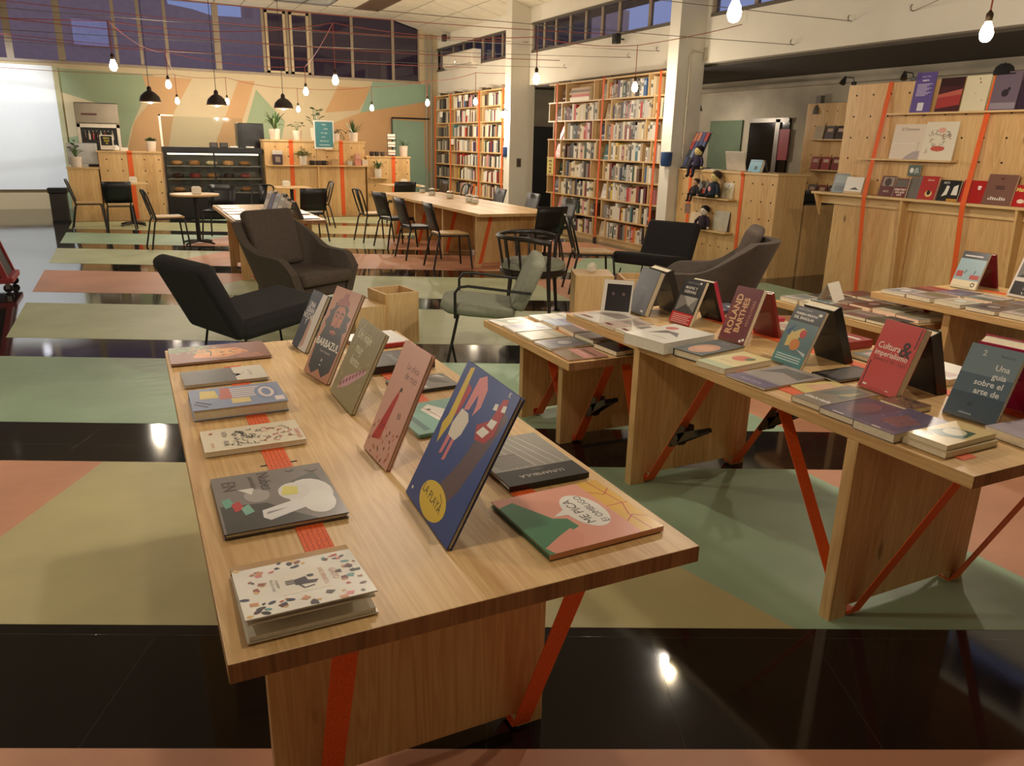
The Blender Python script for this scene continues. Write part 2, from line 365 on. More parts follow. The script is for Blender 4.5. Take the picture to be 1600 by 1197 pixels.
# window band above the mural
MUL = M('window_frame_paint', (150, 134, 112), .5)
win1 = thing('window_1', 'long band of dark dusk windows above the mural', None, (0, 0, 0)); S(win1)
mpx = [-330, -240, -150, -70, 12, 93, 180, 219, 260, 339, 412, 450, 486, 550, 614, 656]
mx = [aty(p, 60, YB).x for p in mpx]; mx[-1] = 7.4; mx[0] = -7
for i, x in enumerate(mx):
    w = .07 if mpx[i] in (339, 93, 12) else .035
    part('mullion', MB().box((max(x-w, -7), YB+.02, ZS), (min(x+w, 7.42), YB+.09, ZT)), MUL, win1)
for a, b in zip(mx, mx[1:]):
    part('pane', MB().box((a+.03, YB+.05, ZS+.02), (b-.03, YB+.056, ZT)), DGLASS if a > 2.5 else GLASS, win1)
part('window_rail', MB().box((-7, YB-.03, ZS-.04), (7.42, YB+.12, ZS+.02)), MUL, win1)
for a, b in ((10, 11), (11, 12)):
    fr = MB(); x0, x1 = mx[a]+.05, mx[b]-.05
    for lo, hi in (((x0, YB-.02, ZS+.03), (x0+.06, YB+.05, ZT-.05)), ((x1-.06, YB-.02, ZS+.03), (x1, YB+.05, ZT-.05)), ((x0, YB-.02, ZS+.03), (x1, YB+.05, ZS+.08)), ((x0, YB-.02, ZT-.1), (x1, YB+.05, ZT-.05))): fr.box(lo, hi)
    part('casement_frame', fr, M('casement_paint', (186, 166, 132), .5), win1)
# neighbouring buildings seen through the panes
nb = thing('neighbour_building', 'mauve rendered house seen through the dusk windows', 'building', (0, 30, 0))
p_ = [aty(x, y, 30) for x, y in ((-60, -20), (-400, -60), (262, 6), (300, 14), (330, 24), (368, 26))]
body = MB().prism([(-14, 0), (20, 0), (20, 7.2), (p_[5].x+.6, 7.2), (p_[5].x+.6, p_[5].z), (p_[4].x, p_[4].z), (p_[3].x, p_[3].z), (p_[2].x, p_[2].z), (p_[2].x-.3, 7.5), (-14, 7.5)], 'Y', 0, 3)
part('wall', body, M('mauve_render', (206, 168, 150), .9), nb)
for (x0, y0, x1, y1) in ((116, 33, 166, 70),):
    a, b = aty(x0, y1, 29.9), aty(x1, y0, 29.9); w_ = part('window', MB().box((a.x, -.1, a.z), (b.x, .0, b.z)), M('pale_blue_blind', (236, 222, 226), .8), nb)
nb2 = tag(part('garden_block', MB().box((11, 19.5, 0), (11.8, 30, 8)).box((10.9, 19.4, 8), (11.9, 30.1, 8.2)), M('dark_brick', (92, 80, 76), .9)), 'dark block standing outside the side windows', 'building')

# ---- right wall with clerestory windows, beam, columns
wr = MB(); SIL, TOP = 3.515, 4.045; ZE = 4.365
wr.box((XR, -5, 2.865), (XR+.15, YB, SIL)); wr.box((XR, -5, TOP), (XR+.15, YB, ZE+.35)); wr.box((XR, 15.62, 0), (XR+.15, YB, 2.865))
wins = [(16.5, 21.05), (10.6, 15.42), (3.6, 9.72)]
for a, b in ((15.42, 16.5), (9.72, 10.6), (-5, 3.6)): wr.box((XR, a, SIL), (XR+.15, b, TOP))
wall_right = S(part('wall_right', wr, WHITE), 'cream wall with clerestory windows above the bookcases')
px_sets = [[680, 706, 722, 738, 752, 768, 783, 795], [831, 848, 866, 888, 912, 937, 963, 1010], []]
for i, (a, b) in enumerate(wins):
    w_ = thing('window_%d' % (i+2), ['far clerestory window strip behind the air conditioner', 'clerestory window strip above the tall bookcase', 'clerestory window strip above the shop counter'][i], None); S(w_)
    ys = sorted([atx(p, 60, XR).y for p in px_sets[i]]) if px_sets[i] else [a+(b-a)*k/7 for k in range(8)]
    ys = [a+.02] + [y for y in ys if a+.2 < y < b-.2] + [b-.02]
    for y in ys: part('mullion', MB().box((XR+.03, y-.03, SIL), (XR+.09, y+.03, TOP)), MUL, w_)
    for y0, y1 in zip(ys, ys[1:]): part('pane', MB().box((XR+.055, y0+.03, SIL), (XR+.061, y1-.03, TOP)), GLASS, w_)
    part('window_frame', MB().box((XR-.01, a, SIL-.03), (XR+.1, b, SIL+.02)).box((XR-.01, a, TOP-.02), (XR+.1, b, TOP+.02)), M('dark_frame', (92, 84, 74), .5), w_)
tag(part('roof_eave', MB().box((8.05, -5, 4.02), (8.42, 21.2, 4.12)), M('eave_brown', (112, 92, 78), .9)), 'brown roof eave outside the clerestory windows', 'eave', kind='structure')
S(part('trim_1', MB().box((7.47, 15.5, 0), (8.05, 15.78, ZE+.2)), WHITE, bevel=.008), 'white square column between the two bookcases')
S(part('trim_2', MB().box((7.42, 9.8, 0), (7.92, 10.05, ZE+.2)), WHITE, bevel=.008), 'white square column beside the shop counter')
# annex behind the column line
CONC = M('bare_concrete', (172, 164, 146), .85, var=.22, vs=1.4, bump=.2, bs=40)
S(part('wall_annex', MB().box((10.1, -5, 0), (10.25, 16.2, 2.95)).box((7.92, 16, 0), (10.25, 16.2, 2.95)), CONC), 'bare concrete wall of the annex behind the counter')
S(part('ceiling_annex', MB().box((XR+.15, -5, 2.83), (10.25, 16.2, 2.96)), M('annex_ceiling', (82, 74, 64), .85)), 'low grey ceiling of the annex')
d_ = S(part('door_1', MB().box((8.0, 15.93, 0), (8.95, 15.99, 2.05)), M('near_black_door', (20, 20, 20), .5), bevel=.005), 'black door at the end of the passage beside the bookcase')
part('door_handle', MB().box((8.1, 15.9, 1.0), (8.22, 15.935, 1.03)), M('steel', (160, 160, 160), .3, 1), d_)
a, b = atx(1167, 262, 10.1), atx(1238, 186, 10.1)
dz = S(thing('door_2', 'dark glazed doorway in the concrete annex wall', None)); dz['kind'] = 'structure'
part('door_leaf', MB().box((10.06, b.y, 0), (10.1, a.y, b.z)), M('near_black_glass', (14, 14, 15), .12), dz)
ym = atx(1217, 220, 10.1).y
part('door_frame', MB().box((10.03, ym-.05, 0), (10.07, ym+.05, b.z)).box((10.03, b.y, b.z-.05), (10.07, a.y, b.z+.02)), M('steel_frame', (120, 116, 110), .4, .6), dz)
part('painted_reflection', MB().box((10.04, atx(1235, 230, 10.1).y, 1.5), (10.055, atx(1219, 230, 10.1).y, 2.0)), M('painted_reflection', (150, 40, 50), .5), dz)  # red reflection in the door glass, painted as a flat panel
a, b = atx(1106, 262, 10.1), atx(1163, 188, 10.1)
S(part('trim_3', MB().box((10.06, b.y, .0), (10.1, a.y, b.z)), M('dark_green_panel', (86, 104, 80), .6)), 'dark green panel on the annex wall')
S(part('trim_4', MB().box((9.98, -5, 2.66), (10.1, 16, 2.72)), CONC), 'ledge along the top of the annex wall')
# walls outside the picture
S(part('wall_left', MB().box((-7.2, -5.2, 0), (-7, YB+.2, ZC+.1)), WHITE)); S(part('wall_front', MB().box((-7.2, -5.2, 0), (10.25, -5, ZC+.1)), WHITE))
# pipes in the corner
for i, px in enumerate((672, 679)):
    p = aty(px, 100, 20.85); tag(part('conduit_pipe', MB().tube([(7.55+.14*i, 20.9, 0), (7.55+.14*i, 20.9, 4.36)], .03), M('grey_conduit', (150, 140, 122), .5), smooth=True), 'grey conduit pipe running down the far corner of the wall', 'pipe', 'conduit pipes in the corner')

# ---- ceiling: flat part, sloped part, tiles
XC = 6.62
TILE = M('ceiling_tile', (214, 204, 180), .9, var=.05, vs=3, bump=.3, bs=90)
ceil = S(part('ceiling', MB().prism([(-7.2, ZC+.02), (XC, ZC+.02), (XR+.1, ZE), (XR+.1, ZE+.35), (-7.2, ZC+.35)], 'Y', -5.2, YB+.2), M('ceiling_grid', (128, 118, 100), .9)), 'tiled ceiling with a sloping edge')
sl = math.atan2(ZC-ZE, XR-XC); tw = .62; tl = 1.02
def tme(lx): return MB().box((-lx/2+.012, -tl/2+.012, 0), (lx/2-.012, tl/2-.012, .018)).mesh('ceiling_tile', TILE)
tm = tme(tw); slen = math.hypot(XR-XC, ZC-ZE); tm2 = tme(slen/2)
y = YB-tl/2; ny = 0
while y > 11.5:
    for k in range(8):
        x = XC-tw*(k+.5); mid = tm
        if (k in (3, 4) and ny == 1) or (k == 1 and ny in (1, 2)): continue
        o = link('ceiling_tile', mid, ceil); o.location = (x, y, ZC+.004)
    for k in range(2):
        d = slen*(k+.5)/2; o = link('ceiling_tile', tm2, ceil); o.location = (XC+d*math.cos(sl), y, ZC+.004-d*math.sin(sl)); o.rotation_euler = (0, sl, 0)
    y -= tl; ny += 1
yl = YB-tl*1.5
for k in (3, 4):
    lt = thing('ceiling_light', 'unlit louvred ceiling light panel among the tiles', 'ceiling light', (XC-tw*(k+.5), yl, ZC-.002), group='louvred ceiling lights')
    part('frame', MB().box((-.3, -.49, 0), (-.27, .49, .03)).box((.27, -.49, 0), (.3, .49, .03)).box((-.3, -.49, 0), (.3, -.46, .03)).box((-.3, .46, 0), (.3, .49, .03)), M('alu', (190, 190, 185), .35, .8), lt)
    part('louvre', MB().box((-.27, -.46, .02), (.27, .46, .03)), M('alu_bright', (225, 225, 220), .25, .9), lt)
    for j in range(6): part('slat', MB().box((-.27, -.42+.16*j, 0), (.27, -.41+.16*j, .025)), MC['alu'], lt)
vt = thing('ceiling_vent', 'brown air grille set into the tiled ceiling', 'vent', (XC-tw*1.5, YB-tl*2, ZC-.002))
part('frame', MB().box((-.3, -1.0, 0), (.3, -.96, .03)).box((-.3, .96, 0), (.3, 1.0, .03)).box((-.3, -1, 0), (-.26, 1, .03)).box((.26, -1, 0), (.3, 1, .03)), M('brown_grille', (120, 96, 76), .7), vt)
part('backing', MB().box((-.26, -.96, .025), (.26, .96, .03)), M('dark_grille', (70, 54, 44), .8), vt)
for j in range(11): part('slat', MB().box((-.24+.045*j, -.96, 0), (-.225+.045*j, .96, .024)), MC['brown_grille'], vt)

# ---- projection screen on the back wall, air conditioner, speaker, camera
sc = thing('projection_screen', 'big white projection board on the mural wall', 'screen', (0, YB, 0))
zb = aty(40, 296, YB-.05).z; xr_ = -1.22
part('board', MB().box((-4.6, -.07, zb), (xr_, -.02, 3.1)), M('screen_white', (232, 236, 238), .55, var=.01), sc)
part('edge_trim', MB().box((xr_, -.08, zb), (xr_+.1, -.01, 3.1)), M('screen_edge', (176, 168, 128), .6), sc)
ac = thing('air_conditioner', 'white split air conditioner under the far clerestory window', 'air conditioner', (XR-.135, 18.95, 3.46))
part('body', MB().prism([(-.13, .06), (-.06, 0), (.12, 0), (.12, .34), (-.1, .34), (-.13, .3)], 'Y', -.95, .95), M('ac_white', (226, 216, 196), .4), ac, bevel=.01)
part('louvre', MB().box((-.12, -.85, .015), (-.08, .85, .05)), M('ac_flap', (190, 182, 164), .4), ac)
part('indicator', MB().cbox((-.135, .1, .12), (.004, .02, .02)), M('led_white', (255, 255, 240), .3, emit=((255, 250, 230), 4)), ac)
def wall_speaker(loc, label):
    t = thing('wall_speaker', label, 'speaker', loc)
    part('bracket', MB().tube([(.1, 0, .02), (0, 0, .02)], .012), BLACKM, t)
    part('body', MB().box((-.1, -.07, -.06), (0, .07, .1)), BLACKP, t, bevel=.01); part('grille', MB().lathe([(.05, 0), (.045, .008)], 14), M('grille_dark', (40, 36, 36), .7), t).matrix_local = Matrix.Translation((-.1, 0, .02)) @ Matrix.Rotation(-math.pi/2, 4, 'Y')
p = atx(697, 61, XR-.1); wall_speaker((XR-.1, p.y, p.z), 'small black speaker high in the far corner by the window')
p = atx(967, 63, XR-.1); wall_speaker((XR-.1, p.y, p.z), 'small black speaker under the clerestory window above the tall bookcase')
sw = thing('light_switch', 'dark switch plate on the white column', 'switch', (7.7, 15.5, 1.28))
part('plate', MB().box((-.05, -.012, -.09), (.05, 0, .09)), M('switch_dark', (84, 70, 50), .4), sw); part('rocker', MB().box((-.025, -.018, -.05), (.025, -.012, .05)), M('switch_key', (60, 50, 38), .4), sw)
cbx = thing('conduit_box', 'beige conduit and junction box on the column by the annex beam', 'conduit', (7.88, 9.79, 0))
part('pipe', MB().tube([(-.25, -.02, 1.4), (-.25, -.02, 2.95), (-.2, -.02, 3.02), (0, -.02, 3.02)], .014), M('beige_conduit', (206, 196, 172), .5), cbx, smooth=True)
part('box', MB().box((0, -.06, 2.9), (.1, 0, 3.08)), MC['beige_conduit'], cbx, bevel=.005)

# ================================================================== tables
ENDG = wood('pine_end_grain', (178, 128, 82), (120, 78, 46), 'Z', rough=.7, board=.06, knots=False)
def leg_panel(xa, xb, y, zt, t=.048):
    n, k = .085, .05
    return MB().prism([(xa, 0), (xa+n, 0), (xa+n, k), (xb-n, k), (xb-n, 0), (xb, 0), (xb, zt), (xa, zt)], 'Y', y, y+t)
def ratchet(parent, p, d):
    """steel ratchet buckle lying along strap direction d at p"""
    d = Vector(d).normalized(); r = Vector((1, 0, 0)); nn = r.cross(d).normalized()
    if nn.y > 0: nn = -nn
    Mx = Matrix(((r.x, d.x, nn.x, p[0]), (r.y, d.y, nn.y, p[1]), (r.z, d.z, nn.z, p[2]), (0, 0, 0, 1)))
    b = MB(); b.M = Mx
    for sx in (-.03, .026): b.prism([(-.1, .004), (.05, .004), (.07, .03), (.04, .05), (-.06, .045), (-.1, .02)], 'X', sx, sx+.004)
    b.tube([(-.034, -.02, .025), (.034, -.02, .025)], .016, 10); b.tube([(-.034, -.085, .015), (.034, -.085, .015)], .008, 8)
    h = MB(); h.M = Mx
    for sx in (-.03, .026): h.prism([(-.03, .02), (.0, .015), (.13, .1), (.12, .125), (-.03, .05)], 'X', sx, sx+.004)
    g = MB(); g.M = Mx; g.tube([(-.042, .125, .112), (.042, .125, .112)], .012, 10)
    o = part('ratchet', b, M('worn_steel', (96, 82, 66), .4, .85), parent, smooth=True); 
    part('ratchet_lever', h, MC['worn_steel'], parent, smooth=True); part('lever_grip', g, BLACKP, parent, smooth=True)
def display_table(name, label, x0, x1, y0, y1, zt, legs, lx, straps, ratchets=(), th=.042, top_run=None):
    cx, cy = (x0+x1)/2, (y0+y1)/2
    t = thing(name, label, 'table', (cx, cy, 0))
    L = lambda x: x-cx; Q = lambda y: y-cy
    tb = MB().box((L(x0), Q(y0), zt-th), (L(x1), Q(y1), zt)); tb.mi[2] = tb.mi[4] = 1; part('tabletop', tb, [WY, ENDG], t, bevel=.002)
    for y in legs: part('leg_panel', leg_panel(L(lx[0]), L(lx[1]), Q(y), zt-th), WZ, t, bevel=.002)
    for si, xs in enumerate(straps):
        x = L(xs); pth = []
        for li, y in enumerate(legs):
            f, b = (y-.31, y+.48) if li == 0 else (y-.42, y+.33)
            f = max(f, y0+.05); b = min(b, y1-.04); zu = zt-th-.002
            s = part('strap', MB().ribbon([(x, Q(f), zu), (x, Q(y)-.006, .012), (x, Q(y)+.054, .012), (x, Q(b), zu)], (1, 0, 0), .058, .0025), STRAP, t)
            if li == 0: ya = f
            yb = b
            if (li, si) in ratchets:
                A = Vector((x, Q(f), zu)); B = Vector((x, Q(y)-.006, .012)); ratchet(s, A.lerp(B, .5), A-B)
        a, b = top_run if top_run else (ya, yb)
        s = part('strap', MB().ribbon([(x, Q(a), zt-th-.004), (x, Q(a), zt+.0012), (x, Q(a)+.01, zt+.0016), (x, Q(b)-.01, zt+.0016), (x, Q(b), zt+.0012), (x, Q(b), zt-th-.004)], (1, 0, 0), .066, .002), STRAP, t)
        st = MB()
        for dx in (-.024, -.012, 0, .012, .024):
            yy = Q(a)+.03
            while yy < Q(b)-.03 and name == 'display_table' and y0 < 1.4: st.box((x+dx-.0006, yy, zt+.0025), (x+dx+.0006, yy+.006, zt+.0029)); yy += .011
        if st.v: tag(part('stitching', st, STITCH, s), kind='stuff')
        for li, y in enumerate(legs):
            yy = (y+.48) if li == 0 else (y-.42)
            if y0 < yy < y1: part('strap_slot', MB().box((x-.052, Q(yy)-.004, zt-.001), (x+.052, Q(yy)+.004, zt+.0004)), M('slot_dark', (40, 26, 16), .9), t)
    return t
ZT1 = .75
display_table('display_table', 'pine display table with picture books and two orange straps', .065, 1.127, 1.253, 3.595, ZT1, (1.655, 2.9), (.172, .943), (.305, .87))
display_table('display_table', 'pine display table with the red and grey paperbacks on clear stands', 2.138, 3.2, 1.251, 3.657, ZT1, (1.655, 2.94), (2.138, 2.89), (2.255, 2.826), ((1, 0), (1, 1)))
display_table('low_display_table', 'low pine table half under the paperback table, covered in magazines', 1.872, 2.93, 3.153, 4.2, .62, (3.57, 4.06), (2.08, 2.85), (2.2, 2.74), ((0, 0),), top_run=(3.2, 4.15))
display_table('display_table', 'pine display table standing in front of the big pegboard', 4.47, 5.55, 1.35, 3.56, ZT1, (1.75, 3.0), (4.52, 5.4), (4.72, 5.3))
display_table('low_display_table', 'low pine table tucked under the end of the pegboard-side table', 4.1, 5.2, 3.1, 4.06, .62, (3.45, 3.9), (4.2, 5.1), (4.4, 4.9), top_run=(3.14, 4.0))
t6 = display_table('display_table', 'pine display table behind the brown tub armchair, near the round cafe table', 1.04, 2.08, 9.27, 11.75, ZT1, (9.75, 10.9), (1.13, 2.0), (1.3, 1.85))
# long communal table
def communal():
    x0, x1, y0, y1, zt = 4.2, 5.42, 9.6, 14.25, .75; cx, cy = (x0+x1)/2, (y0+y1)/2
    t = thing('communal_table', 'long pine communal table of four planks with small glass jars', 'table', (cx, cy, 0))
    n = 4; w = (x1-x0)/n
    for i in range(n): part('plank', MB().box((x0-cx+w*i+.003, y0-cy, zt-.042), (x0-cx+w*(i+1)-.003, y1-cy, zt)), WY, t, bevel=.003)
    for y in (9.9, 11.2, 12.5, 13.7): part('leg_panel', leg_panel(-.52, .52, y-cy, zt-.042), WZ, t)
    part('side_board', MB().box((-.02, 9.95-cy, .12), (.02, 13.75-cy, zt-.045)), WPY, t)
    for y in (9.9, 11.2, 12.5, 13.7):
        for s, a in ((-1, 0),):
            part('strap', MB().ribbon([(s*.18-.12, y-cy-.004, zt-.05), (s*.18-.28, y-cy-.004, .04)], (.97, 0, .22), .06, .003), STRAP, t)
    for y in (): part('cross_strap', MB().ribbon([(-.5, y-cy-.6, .06), (-.5, y-cy, zt-.045), (-.5, y-cy+.6, .06)], (1, 0, 0), .05, .003), STRAP, t)
communal()
def cafe_table(x, y, z, r, label, square=False):
    t = thing('cafe_table', label, 'table', (x, y, 0))
    if square: part('tabletop', MB().box((-r, -r, z-.028), (r, r, z)), WX, t, bevel=.004)
    else: part('tabletop', MB().lathe([(r-.004, z-.028), (r, z-.02), (r, z-.004), (r-.004, z)], 32), WX, t, smooth=30)
    part('column', MB().lathe([(.035, .03), (.035, z-.04), (.1, z-.029)], 12), BLACKM, t, smooth=30)
    for k in range(4):
        b = MB(); a = math.pi/4+k*math.pi/2; c, s = math.cos(a), math.sin(a)
        b.tube([(0, 0, .05), (c*.2, s*.2, .035), (c*.3, s*.3, .014)], [.024, .02, .014], 8); part('foot', b, BLACKM, t, smooth=True)
cafe_table(.95, 13.55, .79, .37, 'round cafe table with black pedestal near the glass food case')
cafe_table(.02, 16.75, .8, .34, 'round cafe table behind the chair with the solid black back')
cafe_table(2.85, 15.6, .78, .33, 'small square cafe table behind the far book display table', True)
cafe_table(5.3, 16.3, .78, .4, 'small square cafe table by the plant counter corner', True)

# ================================================================== chairs
CHS = M('chair_steel', (24, 22, 22), .4); PLY = wood('seat_ply', (214, 178, 122), (178, 134, 80), 'Y', knots=False, board=.5)
def cafe_chair(x, y, face, label, kind='arch', seat='ply'):
    """face: heading (degrees) of the sitter; local +X is forward"""
    t = thing('cafe_chair', label, 'chair', (x, y, 0), math.radians(face), 'steel cafe chairs')
    sw, sd, sh = .2, .2, .45
    part('seat', MB().prism([(-sd, -sw*.85), (sd*.95, -sw), (sd, -sw*.9), (sd, sw*.9), (sd*.95, sw), (-sd, sw*.85)], 'Z', sh, sh+.022), PLY if seat == 'ply' else CHS, t, bevel=.006)
    part('seat_frame', MB().tube([(-sd, -sw*.85, sh-.012), (sd*.95, -sw, sh-.012), (sd*.95, sw, sh-.012), (-sd, sw*.85, sh-.012)], .011, 8, closed=True), CHS, t, smooth=True)
    for s in (-1, 1):
        part('leg', MB().tube([(sd*.9, s*sw*.92, sh-.01), (sd*1.0, s*sw*.97, sh-.05), (sd*1.18, s*sw*1.12, 0)], .0125, 8), CHS, t, smooth=True)
        part('leg', MB().tube([(-sd*.9, s*sw*.85, sh-.01), (-sd*1.05, s*sw*.92, sh-.06), (-sd*1.45, s*sw*1.08, 0)], .0125, 8), CHS, t, smooth=True)
    t.scale = (1.05, 1.08, 1.03); bx0, bx1, bh = -sd*.95, -sd*1.5, .85
    if kind == 'arch':
        pts = [(bx0, -sw*.85, sh)] + [(bx0+(bx1-bx0)*k, -sw*.98, sh+(bh-sh)*k) for k in (.4, .8)] + [(bx1, -sw*.9, bh-.02), (bx1-.004, -sw*.7, bh), (bx1-.02, 0, bh+.004), (bx1-.004, sw*.7, bh), (bx1, sw*.9, bh-.02)] + [(bx0+(bx1-bx0)*k, sw*.98, sh+(bh-sh)*k) for k in (.8, .4)] + [(bx0, sw*.85, sh)]
        part('back_frame', MB().tube(pts, .0125, 8), CHS, t, smooth=True)
        part('back_splat', MB().grid([[(bx0, -.06, sh), (bx0-.006, 0, sh), (bx0, .06, sh)], [(bx0*.5+bx1*.5, -.065, .65), (bx0*.5+bx1*.5-.012, 0, .65), (bx0*.5+bx1*.5, .065, .65)], [(bx1, -.08, bh), (bx1-.02, 0, bh), (bx1, .08, bh)]]), CHS, t, smooth=True).modifiers.new('solid', 'SOLIDIFY').thickness = .004
    else:
        rows = []
        for k in (0, .35, .7, 1):
            z = .5+(.86-.5)*k; bx = bx0+(bx1-bx0)*(z-sh)/(bh-sh); w = sw*(1.02+.05*k)
            rows.append([(bx, -w, z), (bx-.02, -w*.5, z), (bx-.026, 0, z), (bx-.02, w*.5, z), (bx, w, z)])
        part('backrest', MB().grid(rows), CHS, t, smooth=True).modifiers.new('solid', 'SOLIDIFY').thickness = .008
        for s in (-1, 1): part('back_post', MB().tube([(bx0, s*sw*.85, sh), (bx0+(bx1-bx0)*.3, s*sw*.92, .56)], .0125, 8), CHS, t, smooth=True)
    return t
cafe_chair(-.68, 16.3, 0, 'black cafe chair with plywood seat beside the steel bin')
cafe_chair(-.17, 15.75, 88, 'black cafe chair with solid back standing at the bin-side round table', 'panel')
cafe_chair(.5, 13.2, 8, 'black cafe chair with plywood seat pulled out from the round table by the food case')
cafe_chair(1.35, 14.15, 250, 'black cafe chair tucked against the food case behind the round table', 'panel', 'steel')
cafe_chair(1.95, 14.2, 230, 'black cafe chair between the food case and the far book table', 'arch', 'steel')
cafe_chair(3.3, 15.55, 180, 'black arched cafe chair at the square table behind the far book table')
cafe_chair(2.75, 13.55, 95, 'black cafe chair seen edge-on beside the far book table', 'panel', 'steel')
cafe_chair(3.78, 13.15, 5, 'arched black chair at the far end of the communal table, plant counter side')
cafe_chair(3.9, 12.3, 12, 'black steel-seat chair beside the communal table, second from its plant counter end', 'panel', 'steel')
cafe_chair(3.82, 10.95, 2, 'black steel-seat chair beside the communal table, next to the plywood-seat one', 'panel', 'steel')
cafe_chair(3.92, 9.98, -3, 'black chair with pale plywood seat at the lounge end of the communal table', 'panel')
cafe_chair(4.98, 9.32, 92, 'solid-backed black chair at the short end of the communal table', 'panel', 'steel')
cafe_chair(4.85, 7.75, -20, 'arched black chair with plywood seat beside the lounge crate table')
for yy, xx, lb in ((14.4, 5.75, 'arched black chair on the bookcase side of the communal table by the mural corner'),):
    cafe_chair(xx, yy, 185, lb)
cafe_chair(5.75, 12.9, 180, 'dark chair on the bookcase side of the communal table in front of the far bookcase', 'panel', 'steel')
cafe_chair(5.75, 11.6, 180, 'dark chair on the bookcase side of the communal table in front of the white column', 'panel', 'steel')
cafe_chair(5.75, 10.4, 180, 'dark chair on the bookcase side of the communal table in front of the dark passage', 'panel', 'steel')
cafe_chair(5.1, 15.75, 90, 'black chair with wide back at the square table by the plant counter', 'panel', 'steel')
cafe_chair(5.95, 16.2, 180, 'black chair at the mural side of the square table by the plant counter', 'panel', 'steel')

# ---- upholstered armchairs
BROWN = M('taupe_fabric', (88, 78, 69), .9, var=.1, vs=30, bump=.5, bs=600)
BROWN2 = M('taupe_cushion', (90, 78, 69), .9, var=.1, vs=30, bump=.5, bs=600)
CHAR = M('charcoal_fabric', (32, 30, 30), .92, var=.12, vs=40, bump=.5, bs=600)
SAGE = M('sage_grey_fabric', (140, 142, 124), .9, var=.08, vs=30, bump=.4, bs=500)
def tub_chair(x, y, face, label, sc_=1.13):
    t = thing('tub_armchair', label, 'armchair', (x, y, 0), math.radians(face))
    rows = [[], [], [], [], []]; n = 33
    for i in range(n):
        u = -1+2*i/(n-1); au = abs(u)
        # plan: U shape open to +X
        if au > .52:
            k = (au-.52)/.48; px, py = -.12+.44*k, math.copysign(.335+.02*k, u)
        else:
            a = u/.52*math.pi/2; px, py = -.12-.2*math.cos(a)-.06*math.cos(a)**3, .335*math.sin(a)*(1-.0*abs(math.sin(a)))
        h = .81 if au < .26 else (.81-(.81-.585)*min(1, (au-.26)/.34)**.8 if au < .6 else .585-.02*(au-.6)/.4)
        if au > .86: h -= .11*((au-.86)/.14)**2
        out = Vector((px+.0, py, 0)); cen = Vector((.05 if au > .52 else -.05, 0, 0)); d = Vector((out.x-cen.x, out.y, 0)) if au <= .52 else Vector((0, math.copysign(1, u), 0)); d.normalize()
        lean = .14*max(0, (h-.5))/.36+.02
        b_out = out-d*.06; b_in = out-d*.12
        t_out = out+d*lean; t_in = out+d*(lean-.07)
        rows[0].append((*(out-d*.14).xy, .25)); rows[1].append((*b_out.xy, .25)); rows[2].append((*t_out.xy, h)); rows[3].append((*t_in.xy, h)); rows[4].append((*b_in.xy, .30))
    mb = MB(); mb.grid(rows); 
    k = n; mb.add([], []); 
    for e in (0, n-1): mb.f.append(tuple(r*n+e for r in range(5)) if e else tuple(r*n+e for r in range(4, -1, -1))); mb.mi.append(0); mb.c.append(None)
    part('shell', mb, BROWN, t, smooth=80, bevel=.022, seg=3, sub=1)
    part('seat_base', MB().prism([(-.28, -.2), (-.15, -.29), (.3, -.31), (.3, .31), (-.15, .29), (-.28, .2)], 'Z', .235, .34), BROWN, t, bevel=.03, seg=3, smooth=60)
    part('seat_cushion', MB().prism([(-.26, -.2), (-.1, -.26), (.36, -.27), (.36, .27), (-.1, .26), (-.26, .2)], 'Z', .34, .44), BROWN2, t, bevel=.035, seg=4, smooth=60)
    bc = MB(); bc.M = Matrix.Translation((-.22, 0, .44)) @ Matrix.Rotation(math.radians(-17), 4, 'Y'); bc.box((-.05, -.25, 0), (.06, .25, .475))
    part('back_cushion', bc, BROWN2, t, bevel=.04, seg=4, smooth=60)
    for sx, sy in ((1, 1), (1, -1), (-1, 1), (-1, -1)): part('leg', MB().tube([(sx*.2, sy*.2, .245), (sx*.3, sy*.28, 0)], .009, 8), BLACKM, t, smooth=True)
    t.scale = (sc_, sc_, sc_); return t
tub_chair(1.36, 7.35, -58, 'taupe tub armchair with loose back cushion beside the wooden crates')
tub_chair(4.36, 5.22, 133, 'taupe tub armchair turned away, beside the lounge crate table', 1.05).scale = (1.24, 1.12, 1.16)
def slab_chair(x, y, face, label, sc_=1.0):
    t = thing('lounge_chair', label, 'lounge chair', (x, y, 0), math.radians(face))
    b = MB(); b.M = Matrix.Translation((-.24, 0, .27)) @ Matrix.Rotation(math.radians(-26), 4, 'Y')
    b.box((-.055, -.345, 0), (.06, .345, .56)); part('backrest', b, CHAR, t, bevel=.045, seg=4, smooth=60)
    s = MB(); s.M = Matrix.Translation((-.26, 0, .25)) @ Matrix.Rotation(math.radians(-7), 4, 'Y'); s.box((0, -.35, 0), (.72, .35, .14)); part('seat', s, CHAR, t, bevel=.045, seg=4, smooth=60)
    sm = MB(); sm.M = Matrix.Translation((-.24, 0, .27)) @ Matrix.Rotation(math.radians(-26), 4, 'Y'); sm.tube([(.062, -.34, .09), (.062, .34, .09)], .006, 6); part('seam', sm, M('charcoal_seam', (24, 22, 22), .9), t)
    for sx, sy in ((.36, 1), (.36, -1), (-.2, 1), (-.2, -1)): part('leg', MB().tube([(sx, sy*.26, .27), (sx*1.15, sy*.31, 0)], .009, 8), BLACKM, t, smooth=True)
    t.scale = (sc_, sc_, sc_)
slab_chair(.74, 6.0, 22, 'charcoal lounge chair without arms beside the wooden crates', 1.07)
slab_chair(5.65, 7.6, 207, 'charcoal lounge chair without arms in front of the shop counter')
